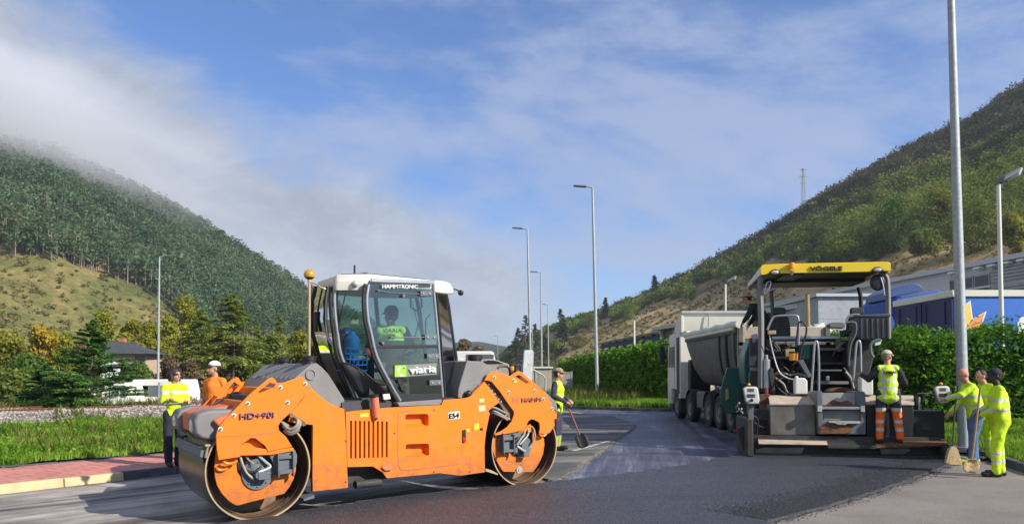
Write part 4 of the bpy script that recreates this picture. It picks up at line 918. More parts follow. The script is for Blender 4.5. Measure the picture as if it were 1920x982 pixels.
cloud('steam', 'thin steam rising from the hot mat at the front drum', W(395, 935, 8.6) + Vector((0, 0, .05)), (.55, .4, .32), (0, 0, 0), .55, 2.5, 3.)
eA, eB, eC = [Vector((*g2(*p), 0)) for p in ((1190, 799), (1120, 851), (1040, 905))]; Q = []
for a, b_ in ((eA, eB), (eB, eC)):
    for _ in range(int((b_ - a).length * 300)): q = a.lerp(b_, random.random()); Q.append((q.x + random.gauss(0, .07), q.y + random.gauss(0, .07), .03))
Q = np.array(Q); mk('pale_crumb', (.30, .26, .21), .9, var=.4, vs=20); stones('milling_crumbs', 'pale crumbs along the broken edge of the worn tarmac', Q, rng.uniform(.004, .014, len(Q)), 'pale_crumb', rng)
# ================================================================ ROLLER
def c1(x, y): return (320 + x / 1.995, 490 + y / 1.995)
def c2(x, y): return (330 + x / 3.896, 730 + y / 3.896)
def c3(x, y): return (680 + x / 3.274, 640 + y / 3.274)
def cc(x, y): return (570 + x / 3.506, 490 + y / 3.506)
def cr(x, y): return (880 + x / 4.91, 740 + y / 4.91)
def hits(fr, conv, pts, y=0.): return [fr.hit(*conv(*p), y) for p in pts]
BF = Fr((-2.78, 8.51, 0), 41.4); YF = Fr((-2.78, 8.51, 0), 32.7); RF = Fr((.19, 11.12, 0), 33.5)
RAD, DW = .575, 1.55
roller = thing('road_roller', 'orange tandem road roller with two steel drums and a glazed black cab', 'road roller', BF)

def drum(fr):
    mb = MB(fr); o = (0, 0, RAD)
    mb.cur = 1; mb.lathe([(RAD - .006, .0), (RAD, .008), (RAD, DW - .008), (RAD - .006, DW)], o, 'y', 96)
    mb.cur = 0; mb.lathe([(RAD - .024, .03), (RAD - .022, .0), (RAD - .006, .0)], o, 'y', 96); mb.lathe([(RAD - .006, DW), (RAD - .022, DW), (RAD - .024, DW - .03)], o, 'y', 96)
    mb.cur = 2
    mb.lathe([(0, .50), (.2, .50), (.34, .44), (RAD - .05, .44), (RAD - .045, .22), (RAD - .030, .20), (RAD - .024, .03)], o, 'y', 96)
    mb.lathe([(RAD - .024, DW - .03), (RAD - .045, DW - .2), (RAD - .05, DW - .44), (0, DW - .5)], o, 'y', 96)
    for k in range(3): mb.lathe([(RAD - .046, .10 + k * .09), (RAD - .052, .115 + k * .09), (RAD - .046, .13 + k * .09)], o, 'y', 72)
    return mb.build('drum', ['drum_rim', 'drum_shell', 'drum_inner'], roller, sharp=30)
drum(YF); drum(RF)

def bolts(fr, conv, pts, y, parent, r=.016, ms=('cream', 'mid_grey')):
    for p in pts:
        mb = MB(fr); x, z = fr.hit(*conv(*p), y); mb.cur = 0; mb.cyl((x, y, z), (x, y - .008, z), r * 1.5, n=12); mb.cur = 1; mb.cyl((x, y - .008, z), (x, y - .02, z), r * .8, n=6); mb.cur = 0; mb.build('bolt', list(ms), parent)

# --- front yoke
up = [(178, 742), (172, 700), (170, 650), (176, 625), (205, 588), (300, 492), (366, 438), (376, 433), (388, 437), (398, 455), (425, 452), (489, 429), (512, 452), (523, 466), (512, 488), (455, 560), (412, 598), (403, 615), (406, 632), (432, 655), (455, 692), (365, 712), (352, 688), (318, 662), (300, 660), (268, 682), (262, 700), (260, 730)]
hole = [(322, 488), (372, 452), (392, 458), (388, 468), (335, 490)]
def yoke_side(y0, y1, name):
    mb = MB(YF); mb.prism(hits(YF, c1, up, -.06), y0, y1, holes=[hits(YF, c1, hole, -.06)]); return mb.build(name, 'orange', roller, bevel=.006)
ya = yoke_side(-.06, -.03, 'yoke_plate'); yoke_side(DW + .03, DW + .06, 'yoke_plate')
mb = MB(YF); P = hits(YF, c1, [(170, 655), (300, 648), (404, 636)], -.066)
mb.tube([(p[0], -.061, p[1]) for p in P], .005, 6); mb.build('crease', 'orange_faded', ya)
bolts(YF, c1, [(288, 530), (236, 575), (186, 626), (410, 470), (437, 526), (503, 457)], -.06, ya)
q = hits(YF, c1, [(258, 590), (386, 583), (258, 567), (386, 558)], -.063); lettering('HD+90i', YF, q[0][0], q[1][0], q[0][1], q[2][1], -.0605, 'decal_purple', ya, bold=.03, z0b=q[1][1])
# plate hanging inside the drum, with the hub opening
low = [(300, 440), (290, 500), (283, 570), (287, 640), (302, 700), (335, 758), (385, 812), (430, 842), (455, 848), (560, 820), (700, 785), (795, 762), (835, 710), (865, 650), (880, 590), (880, 500), (850, 440), (690, 430)]
hubh = [(470, 460), (482, 400), (520, 372), (580, 356), (606, 365), (655, 440), (700, 500), (712, 570), (690, 640), (650, 690), (560, 700), (490, 660), (450, 600), (445, 545)]
def low_plate(y0, y1):
    mb = MB(YF); mb.prism(hits(YF, c2, low, .0), y0, y1, holes=[hits(YF, c2, hubh, .0)]); return mb.build('drum_bracket', 'orange', roller, bevel=.005)
lp = low_plate(.02, .05)
mb = MB(YF); mb.prism(hits(YF, c2, [(285, 440), (470, 400), (690, 440), (850, 420), (850, 445), (690, 475), (460, 480), (310, 470)], .0), -.05, .03); mb.build('bracket_lip', 'orange', roller, bevel=.008)
mb = MB(YF); mb.prism(hits(YF, c2, [(430, 340), (620, 330), (740, 480), (730, 660), (650, 720), (500, 720), (420, 600)], .1), .06, .44); mb.build('hub_shade_block', 'black', roller)  # solid black block, its colour stands in for shade inside the hub cavity
mb = MB(YF); hx, hz = YF.hit(*c2(580, 610), .1)
mb.cyl((hx, .0, hz), (hx, .3, hz), .17, .19, 28); mb.cyl((hx, -.03, hz), (hx, .0, hz), .075, .11, 18); mb.cyl((hx, -.10, hz), (hx, -.03, hz), .05, .055, 12); mb.box(hx - .02, hx + .10, -.11, -.05, hz - .05, hz + .03)
for k in range(8): a = k * PI / 4; mb.cyl((hx + .135 * math.cos(a), -.012, hz + .135 * math.sin(a)), (hx + .135 * math.cos(a), .0, hz + .135 * math.sin(a)), .012, n=6)
mb.build('drive_motor', 'mid_grey', roller, bevel=.004)
def hose(fr, conv, pts, ys, r, m='hose_grey', name='hydraulic_hose', parent=None):
    mb = MB(fr); P = [(*fr.hit(*conv(*p), y), y) for p, y in zip(pts, ys)]; V_ = [Vector((x, y, z)) for x, z, y in P]
    S_ = []
    for i in range(len(V_) - 1):
        p0, p1, p2, p3 = V_[max(0, i - 1)], V_[i], V_[i + 1], V_[min(len(V_) - 1, i + 2)]
        for k in range(5):
            t = k / 5; S_.append(.5 * ((2 * p1) + (-p0 + p2) * t + (2 * p0 - 5 * p1 + 4 * p2 - p3) * t * t + (-p0 + 3 * p1 - 3 * p2 + p3) * t ** 3))
    S_.append(V_[-1]); mb.tube(S_, r, 8); return mb.build(name, m, parent or roller)
hose(YF, c2, [(545, 402), (500, 420), (470, 470), (485, 540), (520, 610), (570, 655)], [.06, .02, .0, -.02, -.04, -.05], .014)
hose(YF, c2, [(530, 400), (498, 440), (520, 500), (570, 545)], [.07, .02, 0, -.05], .012)
hose(YF, c2, [(560, 430), (600, 480), (650, 525), (688, 562), (640, 590), (600, 600)], [.04, .0, -.03, -.06, -.08, -.09], .017, 'galv')
hose(YF, c2, [(480, 560), (540, 600), (600, 590), (620, 560)], [0, -.05, -.09, -.06], .015, 'hose')
for a in ([(775, 240), (830, 290), (880, 265), (890, 225), (860, 205)], [(780, 262), (835, 312), (892, 282), (905, 235), (872, 212)], [(790, 300), (840, 325), (900, 290)]): hose(YF, c2, a, [.0, -.08, -.12, -.1, .02][:len(a)], .018, 'hose_grey')
mb = MB(YF); mb.prism(hits(YF, c2, [(672, 462), (845, 425), (868, 440), (884, 480), (880, 540), (850, 560), (850, 440)][:5] + [(850, 600), (735, 625), (700, 520)], -.02), -.03, .03); a = hits(YF, c2, [(740, 470), (850, 460), (848, 600), (742, 612)], -.05)
mb.prism(a, -.045, -.03); mb.prism(hits(YF, c2, [(735, 465), (745, 465), (748, 640), (738, 640)], -.05), -.1, -.03); mb.prism(hits(YF, c2, [(846, 450), (856, 450), (856, 630), (846, 630)], -.05), -.1, -.03)
mb.prism(hits(YF, c2, [(750, 485), (848, 478), (848, 500), (750, 508)], -.05), -.075, -.03); mb.prism(hits(YF, c2, [(750, 590), (848, 578), (848, 605), (750, 618)], -.05), -.09, -.03)
mb.build('valve_box', 'mid_grey', roller, bevel=.004)
# towing eyes
mb = MB(YF); x, z = YF.hit(*c2(395, 520), -.05); mb.tube([(x + .05 * math.cos(t) * 1.3, -.05, z + .03 * math.sin(t)) for t in np.linspace(PI * 1.0, PI * 2.05, 10)], .017, 8); x, z = YF.hit(*c2(335, 570), -.0); mb.tube([(x + .05 * math.cos(t), -.0, z + .025 * math.sin(t)) for t in np.linspace(PI * .9, PI * 2.1, 10)], .017, 8); mb.build('towing_eye', 'orange', roller)
# nose between the yoke plates with two lamp pods
mb = MB(YF); mb.prism([(-.60, .96), (-.62, 1.16), (-.50, 1.215), (-.28, 1.25), (-.1, 1.30), (-.1, 1.02), (-.4, .96)], .42, DW - .42); mb.prism([(-.50, 1.12), (-.2, 1.24), (.2, 1.40), (.2, 1.1), (-.4, 1.0)], -.02, DW + .02); mb.build('front_hood', 'orange_faded', roller, bevel=.03, seg=3)
for ya_, yb in ((.05, .44), (DW - .44, DW - .05)):
    mb = MB(YF); mb.prism([(-.60, .93), (-.66, .98), (-.675, 1.12), (-.64, 1.19), (-.52, 1.225), (-.30, 1.23), (-.15, 1.2), (-.15, .9), (-.42, .88)], ya_, yb); lpod = mb.build('lamp_pod', 'hood_grey', roller, bevel=.03, seg=3)
    mb = MB(YF); yc = (ya_ + yb) / 2; mb.lathe([(.0, -.018), (.05, -.012), (.07, 0), (.078, .01)], (-.672, yc, 1.06), 'x', 20); mb.build('headlight', 'headlight', lpod)
# scraper bar in front of the drum and its brackets
mb = MB(YF); mb.hexa([(-.62, .02, .735), (-.56, .02, .72), (-.56, DW, .72), (-.62, DW, .735), (-.60, .02, .84), (-.54, .02, .83), (-.54, DW, .83), (-.60, DW, .84)]); mb.box(-.585, -.575, .05, DW - .05, .67, .735)
mb.box(-.56, -.3, .05, .1, .84, .87); mb.box(-.56, -.3, DW - .1, DW - .05, .84, .87); mb.build('scraper', 'mid_grey', roller, bevel=.006)
mb = MB(YF); x, z = YF.hit(*c1(140, 690), -.02); mb.tube([(x, -.02, z), (x - .02, -.02, z - .12)], .01); mb.box(x - .03, x + .02, -.04, .0, z, z + .02); mb.build('scraper_spring', 'brass', roller)
mb = MB(YF); mb.hexa([(.50, .0, .18), (.62, .0, .20), (.62, DW, .20), (.50, DW, .18), (.50, .0, .20), (.62, .0, .24), (.62, DW, .24), (.50, DW, .20)]); mb.build('rear_scraper', 'mid_grey', roller)
# cross beam and hydraulic rails
mb = MB(YF); mb.box(.1, .35, -.03, DW + .03, 1.36, 1.46); mb.box(-.2, .1, -.03, DW + .03, 1.20, 1.32); mb.build('yoke_beam', 'orange', roller, bevel=.01)
# grab rails
far = [(150, 542), (200, 488), (232, 444), (262, 452), (262, 470), (240, 500)]
mb = MB(YF); P = [YF.hit(*c1(*p), 1.25) for p in [(145, 545), (190, 500), (238, 437), (268, 450), (272, 468), (215, 515), (150, 545)]]
mb.prism([(p[0], p[1]) for p in [YF.hit(*c1(*p), 1.25) for p in [(140, 545), (190, 490), (236, 435), (276, 455), (255, 488), (230, 520)]]], 1.25, 1.28, holes=[[YF.hit(*c1(*p), 1.25) for p in [(190, 508), (238, 450), (256, 462), (225, 500)]]]); mb.build('grab_rail', 'orange', roller, bevel=.006)
hose(YF, c1, [(145, 542), (200, 512), (250, 490), (290, 520)], [.9, .9, .8, .5], .016, 'hose')
mb = MB(YF); mb.box(-.12, .5, .15, 1.1, 1.22, 1.38); mb.build('valve_block', 'dark_steel', roller, bevel=.01)

mk('hood_rib', (.15, .145, .135), .6, var=.1)
# --- grey engine hood
hood = [(.28, 1.20), (.31, 1.31), (.43, 1.54), (.50, 1.60), (.66, 1.725), (.735, 1.745), (.80, 1.70), (.89, 1.617), (1.107, 1.309), (1.11, 1.22), (1.0, 1.22), (.75, 1.30), (.5, 1.32)]
mb = MB(BF); mb.prism(hood, .12, 1.42)
for k in range(9):
    y0 = .22 + k * .13; mb.cur = 1; mb.hexa([(.45, y0, 1.545), (.70, y0, 1.725), (.70, y0 + .06, 1.725), (.45, y0 + .06, 1.545), (.445, y0 + .01, 1.568), (.69, y0 + .01, 1.742), (.69, y0 + .05, 1.742), (.445, y0 + .05, 1.568)]); mb.cur = 0
mb.build('engine_hood', ['hood_grey', 'hood_rib'], roller, bevel=.014, seg=3)
mb = MB(BF); x, z = BF.hit(*c1(524, 422), .11); mb.lathe([(0, -.0), (.05, -.0), (.05, -.012), (.065, -.012), (.068, .01)], (x, .115, z), 'y', 20); mb.build('hood_port', 'hood_grey', roller)
for y0, (px, py) in ((.3, c1(518, 388)), (1.05, c1(424, 392))):
    x, z = BF.hit(px, py, y0); mb = MB(BF); mb.lathe([(.02, -.12), (.095, -.12), (.08, .05), (.09, .06), (.09, .10), (.07, .115), (0, .117)], (x, y0, z), 'z', 20); mb.build('filler_cap', 'black', roller)
# beacon on its pole
x, z0 = BF.hit(*c1(519, 368), .35); xt, zt = BF.hit(*c1(519, 78), .35); mb = MB(BF); mb.cyl((x, .35, z0 - .1), (xt, .35, zt), .016, n=10); mb.cyl((xt, .35, zt), (xt, .35, zt + .05), .022, n=10)
mb.tube([(xt, .35, zt), (xt + .06, .3, zt - .02), (xt + .10, .26, zt - .06), (xt + .16, .24, zt - .08)], .01); mb.build('beacon_pole', 'brass', roller)
mb = MB(BF); mb.lathe([(.02, .03), (.05, .05), (.055, .06)], (xt, .35, zt), 'z', 16); mb.cur = 1; mb.lathe([(.062, .06), (.068, .08), (.066, .11), (.05, .14), (.02, .155), (0, .157)], (xt, .35, zt), 'z', 18); mb.build('beacon', ['black', 'amber_gold'], roller)

# --- orange body
panel = [(452, 560), (490, 520), (524, 470), (560, 505), (600, 533), (650, 551), (656, 640), (664, 845), (650, 848), (531, 860), (526, 800), (521, 735), (505, 690), (480, 645), (455, 615), (440, 600)]
Pp = hits(BF, c1, panel, .0); Pp = [(max(x, .635) if z < 1.05 else x, z) for x, z in Pp]
mb = MB(BF); mb.prism(Pp, .0, .05); fp_ = mb.build('front_panel', 'orange', roller, bevel=.006)
mb = MB(BF); mb.prism(Pp, DW - .05, DW); mb.build('front_panel', 'orange', roller, bevel=.006)
mb = MB(BF); mb.prism(hits(BF, c1, [(448, 562), (505, 600), (508, 612), (498, 616), (446, 578)], -.02), -.012, .004); mb.build('slot', 'drum_inner', fp_)  # raised dark plate, painted as the shaded depth of a slot
def px_(pts): return lambda x, y: (x, y)
idt = lambda x, y: (x, y)
body = [c1(655, 562), c3(160, 405), c3(485, 388), c3(497, 358), c3(642, 346), c3(662, 335), c3(748, 246), c3(790, 300), c3(840, 372), c3(795, 402), c3(772, 425), c3(780, 440), c3(768, 500), c3(756, 560), c3(748, 640), c3(750, 800), c3(600, 821), c3(470, 806), c3(150, 838), c3(122, 800), c3(62, 764), c1(662, 768)]
slots = []
for k in range(9):
    x0 = 656.5 + k * 8.35; slots.append([(x0, 788 + k * .2), (x0 + 3.7, 788 + k * .2), (x0 + 3.7, 859 - k * .3), (x0, 859 - k * .3)])
pock = [[c3(262, 452), c3(275, 445), c3(395, 443), c3(405, 452), c3(405, 512), c3(395, 517), c3(262, 524)], [c3(264, 636), c3(276, 628), c3(400, 625), c3(409, 634), c3(409, 694), c3(400, 700), c3(264, 710)]]
mb = MB(BF); mb.prism(hits(BF, idt, body), .0, .04, holes=[hits(BF, idt, s) for s in slots + pock]); bd = mb.build('side_panel', 'orange', roller, bevel=.004)
mb = MB(BF); mb.prism(hits(BF, idt, body), DW - .04, DW); mb.build('side_panel', 'orange', roller, bevel=.006)
mb = MB(BF)
for s in pock:
    h = hits(BF, idt, s); xs = [p[0] for p in h]; zs = [p[1] for p in h]; x0, x1, z0, z1 = min(xs), max(xs), min(zs), max(zs)
    mb.box(x0 - .02, x1 + .02, .11, .12, z0 - .02, z1 + .02); mb.hexa([(x0 - .01, .041, z0 - .02), (x1 + .01, .041, z0 - .02), (x1 + .01, .11, z0 - .02), (x0 - .01, .11, z0 - .02), (x0 - .01, .041, z0), (x1 + .01, .041, z0), (x1 + .01, .11, z0 + .03), (x0 - .01, .11, z0 + .03)])
    mb.box(x0 - .02, x0, .041, .12, z0, z1); mb.box(x1, x1 + .02, .041, .12, z0, z1); mb.box(x0 - .02, x1 + .02, .041, .12, z1, z1 + .02)
mb.build('step_pocket', 'orange', bd)
mb = MB(BF); g = hits(BF, c3, [(215, 460), (222, 440), (240, 430), (430, 415)][:3] + [(232, 432)], -.0)
door = [(218, 460), (222, 440), (238, 428), (300, 424), (640, 398)]
P = hits(BF, c3, [(300, 424), (238, 430), (222, 440), (216, 470), (216, 700), (220, 765), (232, 784), (252, 790), (400, 775), (560, 757), (600, 748)]); mb.tube([(p[0], .0, p[1]) for p in P], .005, 6)
P = hits(BF, c3, [(672, 520), (680, 502), (720, 500), (736, 505), (738, 560), (725, 572), (690, 572), (676, 560), (672, 520)]); mb.tube([(p[0], .0, p[1]) for p in P], .004, 6)
mb.build('door_seam', 'decal', bd)
mb = MB(BF); P = hits(BF, c3, [(110, 770), (125, 752), (172, 748), (172, 788), (130, 790)]); mb.prism(P, -.03, .0); mb.build('lashing_eye', 'orange_faded', roller, bevel=.005)
bolts(BF, c3, [(440, 418), (437, 796), (655, 795), (196, 560)], 0, bd, .008, ('orange_faded', 'decal')); bolts(BF, c1, [(656, 668), (655, 822)], 0, bd, .009, ('orange_faded', 'decal'))
x0, z0 = BF.hit(*c3(525, 480)); x1, z1 = BF.hit(*c3(594, 426)); mb = MB(BF); zb = BF.hit(*c3(525, 434))[1]; za = BF.hit(*c3(594, 470))[1]
mb.prism(hits(BF, c3, [(524, 436), (594, 426), (597, 470), (526, 480)]), -.004, .0); pl = mb.build('number_plate', 'plastic_white', bd)
q = hits(BF, c3, [(530, 473), (590, 465), (530, 442), (590, 433)], -.006); lettering('E54', BF, q[0][0], q[1][0], q[0][1], q[2][1], -.005, 'black_print', pl, bold=.02, z0b=q[1][1])
mb = MB(BF)
mb.prism(hits(BF, c3, [(711, 394), (752, 389), (753, 424), (712, 427)]), -.003, 0); mb.prism(hits(BF, c3, [(716, 352), (746, 349), (746, 370), (716, 373)]), -.003, 0); mb.cur = 1
mb.prism(hits(BF, c3, [(684, 503), (713, 500), (714, 538), (684, 541)]), -.004, 0); mb.prism(hits(BF, c3, [(638, 535), (655, 533), (655, 552), (638, 554)]), -.004, 0); mb.cur = 0
mb.build('sticker', ['label_cream', 'label_yellow'], bd)
mb = MB(BF); mb.prism(hits(BF, c1, [(708, 568), (740, 565), (740, 579), (708, 582)]), -.004, 0); mb.build('sticker', 'label_yellow', bd)
mb = MB(BF); mb.prism(hits(BF, c3, [(610, 545), (622, 538), (631, 543), (632, 612), (622, 622), (610, 618)]), -.012, 0); mb.cur = 1; mb.prism(hits(BF, c3, [(612, 590), (628, 588), (628, 612), (622, 618), (612, 615)]), -.02, -.0121); mb.cur = 0; mb.prism(hits(BF, c3, [(718, 532), (726, 528), (736, 533), (728, 545)]), -.02, 0)
mb.build('side_marker', ['black', 'red_lens'], bd, bevel=.003)
mb = MB(BF); mb.prism([(.64, .42), (.66, 1.2), (1.02, 1.2), (1.12, 1.27), (2.2, 1.25), (2.75, 1.3), (3.1, 1.2), (3.1, .75), (3.1, .42)], .13, DW - .13); mb.build('chassis', 'dark_steel', roller)
mb = MB(BF); mb.prism([(1.1, .28), (1.1, .45), (3.1, .45), (3.1, .3)], .2, DW - .2); mb.cyl((1.25, .1, .27), (1.6, .1, .27), .05); mb.build('underframe', 'dark_steel', roller)
# exhaust stub beside the grille
x, z = BF.hit(*c3(85, 465), -.03); mb = MB(BF); xa, za_ = BF.hit(*c3(72, 340), -.03); mb.cyl((x, -.03, z), (xa, -.03, za_), .05, n=16); mb.cur = 1; mb.cyl((xa, -.03, za_), (xa - .005, -.03, za_ + .03), .058, n=16); mb.build('riser_pipe', ['orange_faded', 'black'], roller)

# --- rear yoke
upr = [c3(748, 240), c3(768, 200), c3(795, 183), c3(820, 183), c3(905, 212), c3(935, 192), c3(958, 180), c3(975, 186), c3(1060, 258), c3(1120, 312), c3(1160, 372), c3(1178, 430), c3(1176, 530), cr(783, 270), cr(762, 318), cr(742, 348), cr(700, 365), cr(650, 352), cr(642, 345), cr(652, 310), cr(648, 268), cr(640, 250), cr(608, 232), cr(572, 224), cr(548, 238), cr(520, 290), cr(498, 322), cr(400, 348), cr(240, 374), cr(236, 358), cr(300, 330), cr(350, 295), cr(392, 240), cr(412, 180), cr(410, 150), cr(360, 85), c3(862, 325), c3(845, 305), c3(800, 290)]
# the slot runs between body and yoke: the arm above it is a flange of the yoke
upr = upr[:36] + [c3(846, 312), c3(790, 245), c3(765, 238)]
def plate_r(y0, y1):
    mb = MB(RF); mb.prism(hits(RF, idt, upr, -.06), y0, y1, holes=[hits(RF, c3, [(938, 212), (950, 204), (968, 206), (1020, 250), (1005, 256)], -.06)]); return mb.build('yoke_plate', 'orange', roller, bevel=.006)
yr = plate_r(-.06, -.03); plate_r(DW + .03, DW + .06)
bolts(RF, c3, [(808, 220), (925, 236), (895, 311), (1055, 300), (1109, 353), (1160, 411)], -.06, yr)
mb = MB(RF); mb.prism(hits(RF, c3, [(930, 240), (938, 236), (947, 240), (946, 252), (932, 254)], -.06), -.064, -.06); mb.build('sticker', 'label_yellow', yr)
q = hits(RF, c3, [(975, 373), (1092, 366), (975, 345), (1092, 341)], -.063); lettering('HAMM', RF, q[0][0], q[1][0], q[0][1], q[2][1], -.0605, 'decal', yr, bold=.025, z0b=q[1][1])
mb = MB(RF); o_ = hits(RF, c3, [(919, 340), (957, 337), (958, 379), (920, 382)], -.06); i_ = hits(RF, c3, [(922, 343), (954, 340), (955, 376), (923, 379)], -.06); mb.prism(o_, -.0635, -.06, holes=[i_]); lg = mb.build('logo_frame', 'decal', yr)
q = hits(RF, c3, [(925, 372), (953, 369), (925, 348), (953, 346)], -.063); lettering('W', RF, q[0][0], q[1][0], q[0][1], q[2][1], -.0605, 'decal', lg, z0b=q[1][1])
lowr = [(215, 380), (212, 430), (218, 500), (240, 570), (270, 630), (300, 680), (322, 706), (592, 710), (625, 670), (660, 610), (688, 540), (700, 460), (695, 400), (660, 370), (540, 330), (300, 345)]
mb = MB(RF); mb.prism(hits(RF, cr, lowr, .0), .02, .05, holes=[hits(RF, cr, [(420, 400), (520, 290), (570, 270), (590, 330), (590, 440), (545, 520), (530, 560), (505, 580), (420, 560), (400, 470)], .0)]); mb.build('drum_bracket', 'orange', roller, bevel=.005)
mb = MB(RF); mb.prism(hits(RF, cr, [(400, 380), (540, 270), (610, 300), (600, 450), (530, 560), (420, 560)], .1), .06, .44); mb.build('hub_shade_block', 'black', roller)  # black block again, painting the shade of the rear hub cavity
mb = MB(RF); hx, hz = RF.hit(*cr(475, 470), .05); mb.cyl((hx, .0, hz), (hx, .3, hz), .15, .17, 28); mb.cyl((hx, -.06, hz), (hx, .0, hz), .06, .09, 16); mb.box(hx - .05, hx + .05, -.1, -.03, hz - .14, hz - .02); mb.build('drive_motor', 'mid_grey', roller, bevel=.004)
mb = MB(RF); mb.prism(hits(RF, cr, [(300, 345), (480, 350), (470, 380), (400, 400), (390, 525), (300, 530), (275, 510), (264, 440), (275, 370)], -.02), -.03, .03)
mb.prism(hits(RF, cr, [(296, 350), (304, 350), (308, 548), (300, 548)], -.05), -.1, -.03); mb.prism(hits(RF, cr, [(394, 360), (402, 360), (404, 548), (396, 548)], -.05), -.1, -.03); mb.prism(hits(RF, cr, [(308, 385), (396, 380), (396, 412), (308, 418)], -.05), -.075, -.03); mb.prism(hits(RF, cr, [(308, 498), (396, 498), (396, 522), (308, 528)], -.05), -.09, -.03); mb.build('valve_box', 'mid_grey', roller, bevel=.004)
hose(RF, cr, [(520, 300), (505, 360), (470, 410), (440, 460)], [.05, .0, -.06, -.08], .014); hose(RF, cr, [(545, 275), (590, 310), (604, 380), (580, 450), (540, 500), (520, 525)], [.05, .0, -.04, -.06, -.08, -.08], .014)
hose(RF, cr, [(535, 290), (545, 350), (515, 400), (465, 455)], [.05, -.02, -.06, -.1], .012, 'galv'); hose(RF, cr, [(440, 470), (480, 500), (520, 520)], [-.08, -.1, -.08], .018, 'galv')
mb = MB(RF); x, z = RF.hit(*cr(462, 688), -.0); mb.lathe([(0, -.03), (.02, -.03), (.022, -.02), (.05, -.02), (.05, .02)], (x, .02, z), 'y', 18); mb.build('drain_cap', 'galv', roller)
mb = MB(RF); x, z = RF.hit(*cr(680, 355), -.06); mb.tube([(x + .055 * math.cos(t) * 1.1, -.05, z + .035 * math.sin(t)) for t in np.linspace(PI * .95, PI * 2.05, 10)], .016, 8); mb.build('towing_eye', 'orange', roller)
for a in ([(180, 155), (190, 125), (230, 118), (300, 150), (380, 195)], [(185, 170), (205, 140), (290, 180), (370, 225)], [(178, 150), (215, 160), (300, 200), (350, 230)]): hose(RF, cr, a, [.1, .0, -.05, -.03, .05][:len(a)], .016, 'hose_grey')
mb = MB(RF); mb.prism(hits(RF, cr, [(150, 675), (200, 690), (262, 722), (262, 735), (190, 712), (150, 700)], .0), .0, .02); mb.build('rear_scraper', 'brass', roller)
mb = MB(RF); P = hits(RF, c3, [(748, 250), (770, 246), (925, 425), (925, 460), (905, 480), (820, 350)], .0); mb.prism(P, .0, .03); sl = mb.build('slot_shade_plate', 'drum_inner', roller)  # dark maroon plate covering the slot, painted as its shaded inside
mb = MB(RF)
for p in [(775, 262), (795, 300), (812, 320), (835, 352), (850, 368)]: x, z = RF.hit(*c3(*p), -.01); mb.cyl((x, -.012, z), (x, .0, z), .012, n=8)
mb.build('bolt', 'galv', sl)
mb = MB(RF); mb.box(-.1, .35, -.03, DW + .03, 1.2, 1.34); mb.box(.35, .55, -.03, DW + .03, .95, 1.1); mb.build('yoke_beam', 'orange', roller, bevel=.01)
mb = MB(RF); mb.prism(hits(RF, c3, [(1108, 300), (1130, 315), (1190, 372), (1198, 430), (1185, 450), (1176, 430), (1158, 372)], -.03), -.03, DW + .03); mb.build('rear_bumper', 'hood_grey', roller, bevel=.01)
mb = MB(BF); hr = hits(BF, c3, [(585, 345), (590, 290), (606, 235), (642, 118), (735, 122), (800, 162), (850, 182), (905, 214), (795, 185), (770, 205), (748, 245), (665, 338), (640, 348)], .1)
mb.prism(hr[:8] + [(hr[7][0], hr[7][1] - .25), (hr[0][0] + .3, hr[0][1] - .05)], .1, 1.42)
mb.build('tank_hood', 'hood_grey', roller, bevel=.014, seg=3)
mb = MB(BF); a_ = hits(BF, c3, [(600, 315), (735, 205), (830, 180)], .1); mb.tube([(p[0], .1, p[1]) for p in a_], .008, 6); mb.build('hood_crease', 'silver', roller)
mb = MB(BF); x, z = BF.hit(*c3(690, 122), .45); mb.lathe([(.02, -.1), (.10, -.1), (.09, .04), (.105, .05), (.105, .10), (.085, .12), (0, .12)], (x, .45, z - .02), 'z', 20); mb.build('filler_cap', 'black', roller)
mb = MB(BF); x, z = BF.hit(*c3(658, 322), .02); mb.ball((x, .05, z), (.055, .05, .055), 12); mb.build('tail_lamp', 'black', roller)
# rear mirror on its bent arm
mb = MB(RF); P = hits(RF, c3, [(985, 62), (992, 52), (1036, 52), (1043, 64), (1036, 235), (1026, 248), (985, 240), (972, 228)], .3); mb.prism(P, .27, .3); ml = mb.build('rear_mirror', 'galv', roller, bevel=.01)
mb = MB(RF); mb.prism([(x + .03, z) for x, z in P], .3, .34); mb.build('mirror_shell', 'hood_grey', ml)
mb = MB(RF); P = hits(RF, c3, [(1012, 135), (1025, 165), (1060, 180), (1105, 205), (1122, 225), (1122, 300)], .3); mb.tube([(p[0], .3, p[1]) for p in P], .014); mb.ball((P[0][0], .3, P[0][1]), .04); mb.build('mirror_arm', 'galv', roller)
mb = MB(RF); P = hits(RF, c3, [(828, 165), (845, 150), (885, 152), (900, 165), (905, 205), (900, 215)], .5); mb.tube([(p[0], .5, p[1]) for p in P], .018); mb.build('guard_rail', 'black', roller); mb = MB(RF); P = hits(RF, c3, [(935, 205), (935, 150), (965, 150), (968, 185)], .6); mb.tube([(p[0], .6, p[1]) for p in P], .015); mb.build('guard_rail', 'black', roller)

